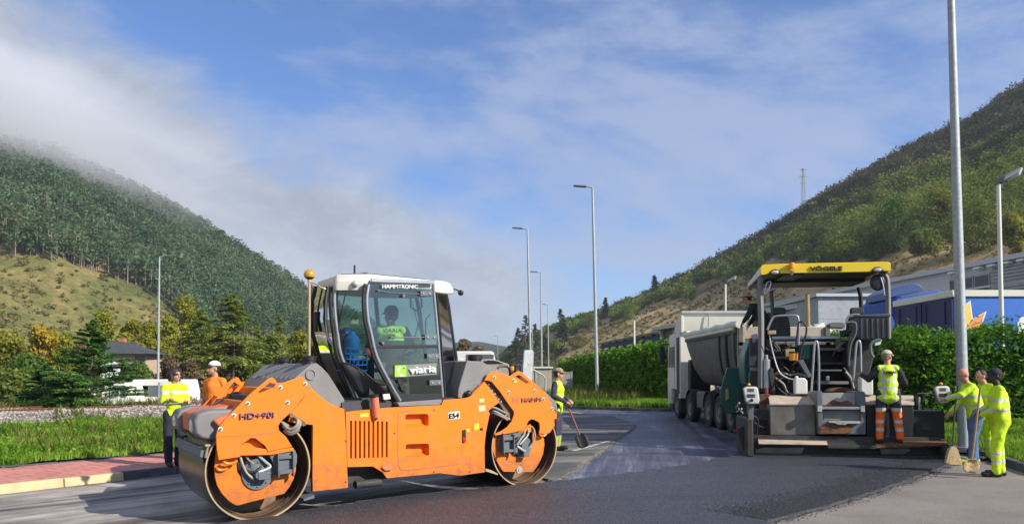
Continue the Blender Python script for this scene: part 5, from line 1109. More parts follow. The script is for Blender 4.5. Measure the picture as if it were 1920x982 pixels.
# --- cab
def CB(x, y, yy): p = BF.hit(*cc(x, y), yy); return Vector((p[0], yy, p[1]))
Dr = [CB(*p, .05) for p in [(850, 150), (858, 250), (872, 400), (885, 560), (898, 720), (912, 890)]]
Df = [CB(*p, .05) for p in [(425, 150), (412, 250), (420, 380), (440, 470), (480, 630), (560, 790), (632, 915)]]
Cp = [CB(*p, .36) for p in [(205, 170), (200, 260), (208, 380), (222, 480), (240, 600), (300, 760), (362, 915)]]
Ff = [CB(*p, 1.2) for p in [(78, 165), (54, 260), (48, 380), (56, 470), (95, 600), (165, 760), (262, 915)]]
Rr = [CB(*p, .42) for p in [(935, 215), (952, 300), (968, 420), (985, 540), (1002, 660), (968, 770), (930, 870)]]
def mir(L_, y): return [Vector((p.x, y, p.z)) for p in L_]
Fo = [Vector((p.x + .22, 1.5, p.z)) for p in Ff]; Ro = mir(Dr, 1.5)
cabf = [(x, y) for x, y in ()]
def post(L_, r, m='silver', name='cab_pillar', parent=None):
    S_ = []
    for i in range(len(L_) - 1):
        p0, p1, p2, p3 = L_[max(0, i - 1)], L_[i], L_[i + 1], L_[min(len(L_) - 1, i + 2)]
        for k in range(4): t = k / 4; S_.append(.5 * ((2 * p1) + (-p0 + p2) * t + (2 * p0 - 5 * p1 + 4 * p2 - p3) * t * t + (-p0 + 3 * p1 - 3 * p2 + p3) * t ** 3))
    S_.append(L_[-1]); mb = MB(BF); mb.tube(S_, r, 10); return mb.build(name, m, parent or roller)
post(Df, .022); post(Dr, .020); post([p + Vector((.045, .0, 0)) for p in Dr], .016, 'black', 'door_seal')
post(Cp, .020); post([p + Vector((.035, .03, 0)) for p in Cp], .03, 'black', 'window_seal'); post([p + Vector((-.04, .03, 0)) for p in Cp], .026, 'black', 'window_seal')
post(Ff, .026, 'black'); post(Rr, .022, 'black'); post(Fo, .03, 'black'); post(Ro, .03, 'black'); post([Vector((p.x, 1.15, p.z)) for p in Rr], .03, 'black')
post([p + Vector((-.05, .0, 0)) for p in Df[:]], .02, 'black', 'window_seal')
mid_ = [Ff[i].lerp(Cp[i], .60) for i in range(7)]; post(mid_, .016, 'black', 'wiper_post')
def pane(A_, B_, i0, i1, name='window', m='glass', parent=None, n=3):
    rows = []
    for i in range(i0, i1 + 1): rows.append([A_[i].lerp(B_[i], k / n) for k in range(n + 1)])
    mb = MB(BF); mb.grid(rows); return mb.build(name, m, parent or roller, smooth=True)
def at_t(L_, z):
    for i in range(len(L_) - 1):
        if L_[i].z >= z >= L_[i + 1].z: t = (L_[i].z - z) / (L_[i].z - L_[i + 1].z + 1e-9); return L_[i].lerp(L_[i + 1], t)
    return L_[0] if z > L_[0].z else L_[-1]
def resample(L_, zs): return [at_t(L_, z) for z in zs]
zt = 2.76; zm = 1.86; zb_ = 1.29
pane(Ff, Cp, 0, 4, 'windscreen', 'glass'); pane(Cp, Df, 0, 4, 'corner_window', 'glass'); pane(Fo, Ff, 0, 4, 'window')
zl = np.linspace(2.74, 1.34, 8)
pane(resample(Df, zl), resample(Dr, zl), 0, 7, 'door_glass', 'glass'); pane(Dr + [Dr[-1]], Rr, 0, 5, 'rear_corner_window', 'glass_green')
rr2 = [Vector((p.x, 1.15, p.z)) for p in Rr]; pane(Rr, rr2, 0, 5, 'rear_window', 'glass'); pane(rr2, Ro + [Ro[-1]], 0, 5, 'window', 'glass'); pane(resample(Ro, zl), resample(Fo, zl), 0, 7, 'door_glass', 'glass')
# dark lower skirt round the front, dark door frame
def skirt(A_, B_, fa, fb, name, parent=None):
    a = [p for p in A_[fa:]]; b_ = [p for p in B_[fb:]]; n = 6; rows = []
    for k in range(n + 1):
        u = k / n; za = a[0].z + (a[-1].z - a[0].z) * u; zb2 = b_[0].z + (b_[-1].z - b_[0].z) * u; rows.append([at_t(A_, za).lerp(at_t(B_, zb2), j / 4) + Vector((.0, -.006, 0)) for j in range(5)])
    mb = MB(BF); mb.grid(rows); return mb.build(name, 'cab_grey', parent or roller, solid=.012)
skirt(Ff, Cp, 4, 4, 'cab_skirt'); skirt(Fo, Ff, 4, 4, 'cab_skirt')
e = [CB(*p, .05) for p in [(540, 795)]]; 
# corner skirt with an arched upper edge
arc = [cc(245, 665), cc(290, 672), cc(340, 692), cc(390, 722), cc(440, 765), cc(490, 800), cc(548, 808)]
rows = []
for k, (px, py) in enumerate(arc):
    u = k / 6; yy = .36 + (.05 - .36) * u; p = BF.hit(px, py, yy - .01); top = Vector((p[0], yy - .01, p[1])); bot = Cp[-1].lerp(Df[-1], u) + Vector((0, -.008, 0)); rows.append([top, top.lerp(bot, .33), top.lerp(bot, .66), bot])
mb = MB(BF); mb.grid(rows); sk = mb.build('cab_skirt', 'cab_grey', roller, solid=.014)
post([Vector(r[0]) for r in rows], .01, 'black', 'skirt_edge')
mb = MB(BF); a_ = hits(BF, cc, [(440, 545), (880, 548), (882, 568), (448, 572)], .04); mb.prism(a_, .035, .06); mb.build('door_rail', 'black', roller, bevel=.004); mb = MB(BF); mb.prism(hits(BF, cc, [(640, 870), (905, 868), (912, 905), (640, 918), (600, 870), (560, 800), (600, 805)], .04), .035, .06); dr = mb.build('door_frame', 'black', roller, bevel=.004)
mb = MB(BF); mb.prism(hits(BF, cc, [(612, 925), (905, 905), (905, 925), (885, 942), (625, 952)], .0), -.01, .3); mb.build('door_sill', 'hood_grey', roller, bevel=.006)
mb = MB(BF); mb.prism(hits(BF, cc, [(360, 912), (630, 915), (640, 960), (250, 985), (250, 925)], .1), .1, 1.4); mb.build('cab_mount', 'cab_grey', roller)
mb = MB(BF)
for p in [(805, 210), (835, 497), (848, 622), (865, 796)]:
    a_ = hits(BF, cc, [(p[0] - 42, p[1] - 16), (p[0] + 38, p[1] - 19), (p[0] + 40, p[1] + 14), (p[0] - 40, p[1] + 17)], .02); mb.cur = 0; mb.prism(a_, .012, .03); mb.cur = 1
    for dx in (-22, 20): x, z = BF.hit(*cc(p[0] + dx, p[1]), .01); mb.cyl((x, .0, z), (x, .012, z), .012, n=10)
mb.build('hinge', ['mid_grey', 'galv'], dr, bevel=.003)
mb = MB(BF)
for p, r in (((655, 225), .022), ((518, 535), .02), ((490, 192), .012), ((573, 498), .012)): x, z = BF.hit(*cc(*p), .02); mb.cyl((x, .01, z), (x, .05, z), r, n=14)
mb.tube([CB(490, 192, .03), CB(560, 205, .03), CB(700, 212, .03), CB(800, 215, .03)], .006); mb.tube([CB(573, 498, .03), CB(700, 500, .03), CB(800, 498, .03)], .008); mb.build('door_handle', 'mid_grey', dr)
mb = MB(BF); mb.prism(hits(BF, cc, [(612, 775), (628, 772), (672, 840), (662, 858), (640, 845)], .02), .01, .04); mb.build('door_latch', 'black', dr)
q = hits(BF, cc, [(508, 180), (742, 180), (508, 152), (742, 158)], .04); lettering('HAMMTRONIC', BF, q[0][0], q[1][0], q[0][1], q[2][1], .03, 'white_print', dr, bold=.02, z0b=q[1][1])
def logo(fr, conv, x0, y0, x1, y1, dy0, dy1, y, parent, nm='company_sign', textm='white_print', ground='sticker_grey'):
    """green square with a white curl, the word beside it"""
    w_ = (x1 - x0) * .28
    mb = MB(fr); mb.prism(hits(fr, conv, [(x0 + w_, y0), (x1, y0 + dy0), (x1, y1 + dy1), (x0 + w_, y1)], y), y, y + .004); mb.cur = 1; mb.prism(hits(fr, conv, [(x0, y0 + 2), (x0 + w_ - 1, y0), (x0 + w_ - 1, y1), (x0, y1 + 2)], y), y, y + .004)
    s = mb.build(nm, [ground, 'green_print'], parent); mb = MB(fr); cx, cy = x0 + w_ * .52, y0 + (y1 - y0) * .45; r = (y1 - y0) * .30
    P = [(cx + r * 1.0 * math.cos(t), cy - r * math.sin(t)) for t in np.linspace(.5, 3.9, 12)] + [(cx - r * .1, y1 - 2), (cx + r * .9, y1 - 1)]
    P = P + [(p[0] * 1 + r * .42, p[1] + r * .12) if i < 12 else p for i, p in list(enumerate(P))[11::-1]]
    mb.prism(hits(fr, conv, P, y), y - .002, y); mb.build('logo', 'white_print', s)
    q = hits(fr, conv, [(x0 + w_ * 1.15, y1 - (y1 - y0) * .2), (x1 - (x1 - x0) * .03, y1 + dy1 - (y1 - y0) * .2), (x0 + w_ * 1.15, y0 + (y1 - y0) * .16), (x1, y0 + dy0 + (y1 - y0) * .16)], y - .002)
    lettering('viaria', fr, q[0][0], q[1][0], q[0][1], q[2][1], y - .001, textm, s, bold=.04, z0b=q[1][1]); return s
logo(BF, cc, 597, 680, 872, 756, -14, -14, .034, dr)
mb = MB(BF); x, z = BF.hit(*cc(538, 885), .1); mb.prism(hits(BF, cc, [(514, 872), (556, 868), (564, 902), (520, 906)], .05), .03, .05); mb.build('sticker', 'cream', sk)
# roof
rt = [cc(200, 185), cc(205, 125), cc(220, 112), cc(430, 106), cc(432, 182)]
roofz = lambda L_, dz: [Vector((p.x, p.y, p.z)) + Vector((0, 0, dz)) for p in L_]
plan = [Cp[0], Df[0], Dr[0], Rr[0] + Vector((.0, 0, 0)), rr2[0], Ro[0], Fo[0], Ff[0]]
pl2 = [(p.x, p.y) for p in plan]; cx = sum(p[0] for p in pl2) / 8; cy = sum(p[1] for p in pl2) / 8
def ring(k, z, dx=0): return [Vector((cx + (p[0] - cx) * k + dx, cy + (p[1] - cy) * k, z)) for p in pl2]
mb = MB(BF); mb.grid([ring(.97, 2.72), ring(.985, 2.74), ring(.985, 2.80), ring(.96, 2.845), ring(.9, 2.86)], closed=True); mb.add(ring(.9, 2.86), [tuple(range(8))]); mb.add(ring(.97, 2.72), [tuple(reversed(range(8)))]); rf = mb.build('cab_roof', 'cream', roller, bevel=.01, sharp=60)
mb = MB(BF); mb.grid([ring(.93, 2.85), ring(.86, 2.872), ring(.6, 2.885)], closed=True); mb.add(ring(.6, 2.885), [tuple(range(8))]); mb.prism([(1.45, 2.87), (1.6, 2.93), (1.62, 2.93), (1.95, 2.87)], .5, 1.1); mb.cyl((1.62, .8, 2.95), (1.62, .8, 3.06), .012, n=6); mb.build('roof_hatch', 'black', rf)
mb = MB(BF); mb.prism(hits(BF, cc, [(436, 112), (845, 128), (848, 150), (430, 136)], .03), -.015, .03); mb.build('door_header', 'silver', rf, bevel=.004)
mb = MB(BF); mb.grid([[BF and Vector((BF.hit(*cc(a, b_), y)[0], y, BF.hit(*cc(a, b_), y)[1])) for a, b_, y in row] for row in [[(206, 120, .34), (235, 112, .30), (330, 106, .18), (432, 104, .06)], [(200, 140, .33), (232, 138, .29), (330, 136, .17), (430, 134, .05)], [(192, 186, .34), (225, 184, .30), (325, 182, .18), (420, 184, .06)], [(200, 190, .42), (235, 188, .40), (335, 186, .3), (425, 186, .2)]]]); mb.build('roof_corner', 'cream', rf, solid=.03)
mb = MB(BF); mb.prism(hits(BF, cc, [(848, 124), (925, 132), (955, 146), (978, 185), (975, 212), (935, 216), (850, 205)], .05), .02, .6); mb.build('roof_corner', 'cream', rf, bevel=.02, seg=3)
mb = MB(BF); a_ = CB(338, 150, .18); mb.ball(a_, (.055, .055, .055), 14); mb.cur = 1; mb.ball(a_ + Vector((-.02, -.03, 0)), (.042, .042, .042), 12); mb.build('work_light', ['black', 'lamp_lens'], rf)
mb = MB(BF); P = [CB(970, 180, .3), CB(1000, 185, .3), CB(1020, 195, .3)]; mb.tube(P, .01); mb.ball(CB(1030, 206, .3), .042, 10); mb.build('work_light', 'black', rf)
post([CB(172, 130, .7), CB(150, 250, .55), CB(148, 400, .5), CB(155, 480, .48), CB(172, 530, .45), CB(205, 560, .4)], .014, 'silver', 'grab_handle')
post([CB(75, 175, 1.2), CB(58, 230, 1.25), CB(50, 380, 1.3), CB(62, 480, 1.3), CB(85, 570, 1.2)], .012, 'black', 'mirror_stay')
post([CB(285, 170, .3), CB(262, 260, .32), CB(232, 400, .34), CB(226, 470, .35)], .009, 'black', 'wiper'); post([CB(120, 180, .8), CB(95, 300, .85), CB(80, 450, .9)], .012, 'black', 'wiper')
mb = MB(BF); mb.prism(hits(BF, cc, [(68, 330), (80, 330), (84, 465), (70, 465)], 1.0), .96, 1.04); mb.build('mirror', 'black', roller, bevel=.01)
# inside: floor, seat, console, column
mb = MB(BF); mb.prism([(1.35, 1.27), (2.5, 1.27), (2.5, 1.32), (1.35, 1.32)], .12, 1.45); mb.build('cab_floor', 'cab_inside', roller)
mb = MB(BF); mb.box(1.72, 2.1, .75, 1.2, 1.62, 1.72); mb.hexa([(2.06, .75, 1.7), (2.18, .75, 1.7), (2.18, 1.2, 1.7), (2.06, 1.2, 1.7), (2.14, .80, 2.25), (2.22, .80, 2.25), (2.22, 1.15, 2.25), (2.14, 1.15, 2.25)]); mb.box(1.8, 2.0, .85, 1.1, 1.32, 1.62); mb.build('driver_seat', 'seat_cloth', roller, bevel=.03, seg=3)
mb = MB(BF); mb.tube([(1.45, .95, 1.32), (1.5, .95, 1.75), (1.58, .95, 1.98)], .03); mb.tube([(1.6 + .16 * math.cos(t) * .5, .95 + .17 * math.sin(t), 2.0 + .16 * math.cos(t) * .85) for t in np.linspace(0, 2 * PI, 20)[:-1]], .014, 8, closed=True); mb.box(1.4, 1.6, .8, 1.1, 1.9, 2.02); mb.build('steering_column', 'black', roller)
mb = MB(BF); mb.box(1.75, 2.3, .5, .72, 1.35, 1.78); mb.build('side_console', 'mid_grey', roller); mb = MB(BF); mb.box(1.75, 2.3, 1.24, 1.4, 1.35, 1.8); mb.build('side_console', 'mid_grey', roller); mb = MB(BF); mb.tube([CB(700, 240, .6), CB(700, 300, .6), CB(740, 322, .6), CB(775, 300, .6), CB(770, 240, .6)], .012); mb.tube([CB(665, 600, .4), CB(690, 580, .4), CB(760, 600, .4), CB(800, 640, .4)], .012)
mb.tube([CB(730, 490, .9), CB(760, 380, .9), CB(750, 260, .9)], .01); mb.tube([CB(700, 240, .9), CB(770, 480, .9)], .006); mb.tube([CB(800, 480, .8), CB(800, 380, .8), CB(830, 345, .8)], .01); mb.build('hose_bundle', 'mid_grey', roller)
mb = MB(BF); mb.hexa([Vector(p) for p in [(1.5, .2, 1.32), (1.75, .2, 1.32), (1.75, .55, 1.32), (1.5, .55, 1.32), (1.5, .2, 1.55), (1.7, .2, 1.55), (1.7, .55, 1.55), (1.5, .55, 1.55)]]); mb.build('pedal_box', 'cab_inside', roller)
mb = MB(BF); mb.prism(hits(BF, cc, [(308, 362), (355, 360), (357, 410), (310, 414)], .6), .6, .603); mb.build('sticker', 'tail_beige', roller)
# things carried in the cab
mb = MB(BF); wc = [CB(*p, .55) for p in [(250, 570), (388, 575), (388, 690), (270, 660)]]
crate = thing('wire_basket', 'blue wire basket standing in the roller cab beside the driver', 'basket', BF)
x0, x1 = wc[0].x, wc[1].x; z0, z1 = 1.66, wc[0].z; mb = MB(BF)
for z in np.linspace(z0, z1, 5): mb.tube([(x0, .45, z), (x1, .45, z), (x1, .7, z), (x0, .7, z)], .007, 5, closed=True)
for x in np.linspace(x0, x1, 6): mb.tube([(x, .45, z1), (x, .45, z0), (x, .7, z0), (x, .7, z1)], .006, 5)
mb.build('wire_frame', 'blue_plastic', crate)
mb = MB(BF); mb.lathe([(0, -.12), (.09, -.12), (.10, -.08), (.10, .10), (.05, .16), (.03, .2), (0, .2)], (CB(310, 560, .62).x, .60, CB(310, 560, .62).z), 'z', 18); j = mb.build('water_jug', 'blue_plastic', None); tag(j, 'blue plastic jug held in the wire basket inside the cab', 'jug')
mb = MB(BF); c_ = CB(290, 500, .8); mb.lathe([(.02, 0), (.12, .0), (.135, .012), (.12, .03), (.02, .03)], (c_.x, .8, c_.z), 'y', 24); mb.build('fan', 'blue_plastic', roller)
mb = MB(BF); mb.box(CB(265, 500, .7).x - .08, CB(265, 500, .7).x + .06, .66, .8, c_.z - .12, c_.z + .04); mb.build('monitor', 'black', roller, bevel=.01)
mb = MB(BF); a_ = CB(425, 600, .7); mb.ball(a_, (.09, .07, .06), 12); j = mb.build('rag', 'red_print', None); tag(j, 'crumpled red cloth lying in the cab behind the basket', 'cloth')
# ================================================================ PAVER
def c4(x, y): return (1230 + x / 2.584, 480 + y / 2.584)
def c5(x, y): return (1380 + x / 2.584, 480 + y / 2.584)
def c8(x, y): return (1340 + x / 4.4636, 560 + y / 4.4636)
def c9(x, y): return (1380 + x / 4.571, 700 + y / 4.571)
PF = Fr((6.35, 14.5, 0), -9)
paver = thing('asphalt_paver', 'large dark paving machine with a yellow canopy, seen from behind its screed', 'paver', PF)
def bpx(mb, fr, conv, x0, y0, x1, y1, ya, yb):
    a = fr.hit(*conv(x0, y0), ya); b_ = fr.hit(*conv(x1, y1), ya); mb.box(min(a[0], b_[0]), max(a[0], b_[0]), ya, yb, min(a[1], b_[1]), max(a[1], b_[1])); return mb
def part(name, m, fr, root, fn, bevel=.006, **k): mb = MB(fr); fn(mb); return mb.build(name, m, root, bevel=bevel, **k)
def HP(conv, x, y, yy, fr=PF): p = fr.hit(*conv(x, y), yy); return Vector((p[0], yy, p[1]))
def smooth_path(V_, k=4):
    S_ = []
    for i in range(len(V_) - 1):
        p0, p1, p2, p3 = V_[max(0, i - 1)], V_[i], V_[i + 1], V_[min(len(V_) - 1, i + 2)]
        for j in range(k): t = j / k; S_.append(.5 * ((2 * p1) + (-p0 + p2) * t + (2 * p0 - 5 * p1 + 4 * p2 - p3) * t * t + (-p0 + 3 * p1 - 3 * p2 + p3) * t ** 3))
    return S_ + [V_[-1]]
def pipe(name, conv, pts, ys, r, m, root=paver, fr=PF, n=8):
    ys = ys if isinstance(ys, (list, tuple)) else [ys] * len(pts); mb = MB(fr); mb.tube(smooth_path([HP(conv, *p, y, fr) for p, y in zip(pts, ys)]), r, n); return mb.build(name, m, root)
def ppoly(mb, conv, pts, ya, yb, fr=PF, holes=()): mb.prism(hits(fr, conv, pts, ya), ya, yb, holes=[hits(fr, conv, h, ya) for h in holes]); return mb

xl = PF.hit(*c9(95, 600), .1)[0]; xr = PF.hit(*c9(1810, 600), .1)[0]
part('screed_plate', 'dark_steel', PF, paver, lambda mb: (mb.box(xl + .1, xr - .05, .25, .95, .02, .42), mb.box(xl + .1, xr - .05, .12, .26, .02, .09)))
part('lower_guard', 'sheet_steel', PF, paver, lambda mb: (ppoly(mb, c9, [(170, 645), (250, 632), (590, 630), (560, 685), (165, 690)], .18, .2)))
part('lower_guard', 'sheet_steel', PF, paver, lambda mb: (ppoly(mb, c9, [(1230, 640), (1480, 636), (1500, 660), (1440, 690), (1250, 690)], .18, .2)))
# treads
part('walkway', 'worn_plate', PF, paver, lambda mb: mb.hexa([HP(c9, 195, 605, 0), HP(c9, 785, 612, 0), HP(c9, 785, 608, .26), HP(c9, 185, 598, .26), HP(c9, 195, 597, 0), HP(c9, 785, 604, 0), HP(c9, 775, 575, .26), HP(c9, 185, 560, .26)]))
wk = part('walkway', 'rust', PF, paver, lambda mb: mb.hexa([HP(c9, 1200, 640, 0), HP(c9, 1812, 618, 0), HP(c9, 1800, 600, .30), HP(c9, 1190, 622, .30), HP(c9, 1200, 612, 0), HP(c9, 1812, 592, 0), HP(c9, 1790, 566, .30), HP(c9, 1190, 585, .30)]))
part('walkway', 'dark_steel', PF, paver, lambda mb: mb.hexa([HP(c9, 785, 640, 0), HP(c9, 1198, 645, 0), HP(c9, 1198, 625, .26), HP(c9, 785, 620, .26), HP(c9, 785, 614, 0), HP(c9, 1198, 618, 0), HP(c9, 1190, 595, .26), HP(c9, 785, 592, .26)]))
part('walkway_beam', 'rust', PF, paver, lambda mb: bpx(mb, PF, c9, 200, 604, 1620, 632, .05, .12))
# steel boxes of the screed
def sbox(x0, x1, yt, ym, yb, m, mt, nm):
    p = part(nm, m, PF, paver, lambda mb: bpx(mb, PF, c9, x0, ym, x1, yb, .34, .98), bevel=.012)
    mb = MB(PF); mb.hexa([HP(c9, x0 - 2, ym + 4, .32), HP(c9, x1 + 2, ym + 4, .32), HP(c9, x1 - 6, yt + 6, .88), HP(c9, x0 - 14, yt + 6, .88), HP(c9, x0 - 2, ym - 8, .32), HP(c9, x1 + 2, ym - 8, .32), HP(c9, x1 - 6, yt, .88), HP(c9, x0 - 14, yt, .88)]); mb.build('tread', mt, p, bevel=.005)
    return p
sbox(290, 683, 185, 266, 531, 'sheet_steel', 'worn_plate', 'screed_box')
sbox(1116, 1200, 185, 266, 540, 'black', 'worn_plate', 'screed_box'); sbox(1395, 1525, 185, 268, 540, 'black', 'worn_plate', 'screed_box')
part('screed_box', 'black', PF, paver, lambda mb: (bpx(mb, PF, c9, 1190, 240, 1400, 545, .40, .98)))
sr = part('screed_extension', 'black', PF, paver, lambda mb: (bpx(mb, PF, c9, 1500, 318, 1792, 560, .42, .95)), bevel=.01)
part('vent_panel', 'dark_steel', PF, sr, lambda mb: (bpx(mb, PF, c9, 1592, 420, 1668, 485, .40, .42)))
part('vent_panel', 'dark_steel', PF, sr, lambda mb: (bpx(mb, PF, c9, 1538, 425, 1556, 500, .40, .42)))
for z0 in (0, 1):
    pipe('rail', c9, [(1540 + z0 * 60, 310), (1545 + z0 * 60, 190), (1560 + z0 * 60, 172), (1650 + z0 * 20, 170), (1700, 190), (1712, 240)], [.5, .5, .5, .6, .7, .7], .014, 'black')
part('grease_tube', 'silver', PF, paver, lambda mb: mb.cyl(HP(c9, 1570, 310, .45), HP(c9, 1568, 205, .45), .022))
# centre step unit
cu_ = part('step_unit', 'mid_grey', PF, paver, lambda mb: ppoly(mb, c9, [(688, 175), (700, 155), (738, 152), (742, 280), (742, 405), (1070, 405), (1065, 280), (1035, 272), (1035, 155), (1095, 152), (1110, 170), (1114, 520), (708, 518)], .2, .98), bevel=.01)
part('step_plate', 'worn_plate' if 0 else 'concrete', PF, paver, lambda mb: ppoly(mb, c9, [(738, 165), (1036, 162), (1036, 276), (740, 272)], .30, .32))
part('step_mud', 'rust', PF, paver, lambda mb: ppoly(mb, c9, [(780, 262), (830, 225), (900, 245), (960, 228), (1000, 262), (1000, 272), (790, 272)], .292, .299))
part('step_ledge', 'silver', PF, paver, lambda mb: bpx(mb, PF, c9, 700, 282, 1102, 308, .16, .3))
part('step_panel', 'hood_grey', PF, paver, lambda mb: bpx(mb, PF, c9, 745, 314, 1064, 405, .26, .28))
part('step_lip', 'worn_white', PF, paver, lambda mb: ppoly(mb, c9, [(795, 405), (1066, 412), (1062, 430), (960, 428), (935, 440), (880, 438), (850, 425), (798, 420)], .14, .2))
part('perforated_step', 'rust', PF, cu_, lambda mb: ppoly(mb, c9, [(720, 450), (800, 425), (1000, 430), (990, 500), (930, 515), (712, 515)], .185, .199))
for k in range(2):
    part('hinge_plate', 'worn_white', PF, paver, lambda mb: ppoly(mb, c9, [(700 + k * 370, 278), (738 + k * 366, 278), (738 + k * 366, 330), (700 + k * 370, 326)], .14, .19))
# end gates, control panels
part('end_gate', 'dark_steel', PF, paver, lambda mb: (bpx(mb, PF, c9, 92, 388, 150, 712, -.1, 1.5)), bevel=.015)
part('end_gate_post', 'mid_grey', PF, paver, lambda mb: (bpx(mb, PF, c9, 102, 265, 150, 400, .0, .12)), bevel=.01)
part('end_gate', 'dark_steel', PF, paver, lambda mb: (bpx(mb, PF, c9, 1785, 596, 1822, 745, -.1, 1.4)), bevel=.015)
part('end_gate_arm', 'dark_steel', PF, paver, lambda mb: ppoly(mb, c9, [(10, 470), (60, 450), (100, 600), (160, 690), (155, 712), (60, 660)], .3, .4), bevel=.01)
part('red_marker', 'red_lens', PF, paver, lambda mb: bpx(mb, PF, c4, 378, 838, 400, 855, 1.2, 1.26))
def panel_box(pts, sx, sy, y, lb):
    p = part('control_panel', 'white_paint', PF, paver, lambda mb: ppoly(mb, c9, pts, y, y + .09), bevel=.018, seg=3)
    part('panel_rim', 'mid_grey', PF, p, lambda mb: ppoly(mb, c9, [((a - sx) * 1.09 + sx, (b_ - sy) * 1.06 + sy) for a, b_ in pts], y + .02, y + .1), bevel=.01)
    part('screen', 'glass_dark' if 0 else 'clad_dark', PF, p, lambda mb: bpx(mb, PF, c9, sx - 28, sy - 58, sx + 26, sy - 30, y - .006, y))
    part('switch_plate', 'mid_grey', PF, p, lambda mb: bpx(mb, PF, c9, sx - 35, sy - 12, sx + 38, sy + 20, y - .004, y))
    mb = MB(PF)
    for i in range(5):
        for j in range(2): a = HP(c9, sx - 26 + i * 13, sy - 4 + j * 14, y - .012); mb.cyl(a, a + Vector((0, .012, 0)), .008, n=8)
    a = HP(c9, sx + 8, sy + 42, y - .03); mb.cyl(a, a + Vector((0, .03, 0)), .03, n=14); mb.build('knob', 'black', p)
    a = HP(c9, sx - 18, sy - 92, y + .04); mb = MB(PF); mb.ball(a, (.035, .03, .03), 10); mb.build('beacon', 'amber', p); return p
panel_box([(62, 128), (88, 114), (170, 114), (186, 128), (202, 225), (190, 258), (110, 262), (85, 245)], 128, 186, -.1, '')
panel_box([(1702, 128), (1722, 110), (1810, 108), (1830, 122), (1842, 205), (1825, 245), (1765, 258), (1735, 235)], 1775, 180, -.05, '')
pipe('cable', c9, [(90, 330), (100, 390), (160, 420), (200, 450), (260, 465)], [0, .1, .2, .3, .5], .012, 'hose'); pipe('cable', c9, [(150, 360), (190, 400), (180, 520), (190, 560)], [.1, .15, .2, .25], .01, 'hose')
for k, (a, b_) in enumerate((((0, 290), (30, 250)), ((20, 300), (60, 340)), ((5, 330), (50, 300)))): pipe('lever', c9, [a, b_], [.4, .3], .018, 'hose_grey')
part('side_frame', 'dark_steel', PF, paver, lambda mb: (bpx(mb, PF, c9, 150, 305, 290, 385, .5, .7), bpx(mb, PF, c9, 185, 395, 290, 520, .6, .9)), bevel=.01)
part('tow_arm', 'rust', PF, paver, lambda mb: (ppoly(mb, c9, [(205, 180), (290, 175), (290, 300), (215, 305)], .8, 1.0)))
# tractor body behind the screed
def edge_x(conv, x, y, yy): return PF.hit(*conv(x, y), yy)[0]
bx0 = edge_x(c5, 75, 500, 1.9); bx1 = edge_x(c5, 655, 500, 1.9)
part('bay_shade_block', 'black', PF, paver, lambda mb: mb.box(bx0 + .10, bx1 - .05, 2.15, 4.6, .5, 2.25), bevel=.02)  # solid black block, its colour stands for the dark inside of the bay
part('crawler_track', 'rubber', PF, paver, lambda mb: mb.prism([(1.5 + .35 + .35 * math.cos(t), .36 + .34 * math.sin(t)) for t in np.linspace(PI / 2, 3 * PI / 2, 9)] + [(4.6 + .35 * math.cos(t), .36 + .34 * math.sin(t)) for t in np.linspace(-PI / 2, PI / 2, 9)], bx0 + .05, bx0 + .40, axis='x'))
part('crawler_track', 'rubber', PF, paver, lambda mb: mb.prism([(1.5 + .35 + .35 * math.cos(t), .36 + .34 * math.sin(t)) for t in np.linspace(PI / 2, 3 * PI / 2, 9)] + [(4.6 + .35 * math.cos(t), .36 + .34 * math.sin(t)) for t in np.linspace(-PI / 2, PI / 2, 9)], bx1 - .40, bx1 - .05, axis='x'))
part('left_bulkhead', 'dark_steel', PF, paver, lambda mb: ppoly(mb, c5, [(70, 395), (160, 400), (170, 470), (190, 640), (170, 680), (110, 650), (75, 600), (68, 500)], 1.9, 2.1), bevel=.015)
part('right_bulkhead', 'dark_steel', PF, paver, lambda mb: ppoly(mb, c5, [(545, 400), (655, 405), (668, 470), (650, 560), (640, 650), (560, 650), (540, 520)], 1.5, 2.1), bevel=.015)
for i, (x0, x1, y0, y1, ya, yb, m) in enumerate([(400, 552, 444, 456, 1.75, 2.1, 'mid_grey'), (404, 540, 514, 524, 1.6, 2.1, 'dark_steel'), (400, 512, 549, 557, 1.45, 2.1, 'mid_grey'), (408, 546, 606, 620, 1.3, 1.9, 'hood_grey'), (175, 500, 388, 400, 1.75, 2.3, 'silver'), (330, 500, 398, 410, 1.9, 2.3, 'black'), (180, 330, 402, 410, 1.8, 2.2, 'hood_grey'), (520, 655, 398, 408, 1.5, 2.1, 'hood_grey')]):
    part('cross_step', m, PF, paver, lambda mb: bpx(mb, PF, c5, x0, y0, x1, y1, ya, yb))
part('step_bracket', 'mid_grey', PF, paver, lambda mb: ppoly(mb, c5, [(484, 400), (512, 395), (512, 462), (490, 462)], 1.7, 1.8)); part('latch', 'silver', PF, paver, lambda mb: bpx(mb, PF, c5, 437, 580, 452, 602, 1.3, 1.35))
part('worn_brown_cover', 'rust', PF, paver, lambda mb: ppoly(mb, c5, [(440, 655), (470, 640), (520, 636), (570, 645), (585, 658)], 1.0, 1.3), bevel=.01)
part('lift_cylinder', 'silver', PF, paver, lambda mb: (mb.cyl(HP(c5, 148, 640, 1.2), HP(c5, 147, 500, 1.2), .075, n=18)))
part('lift_rod', 'galv', PF, paver, lambda mb: (mb.cyl(HP(c5, 148, 660, 1.2), HP(c5, 148, 640, 1.2), .03, n=12), mb.cyl(HP(c5, 147, 500, 1.2), HP(c5, 146, 478, 1.2), .035, n=12)))
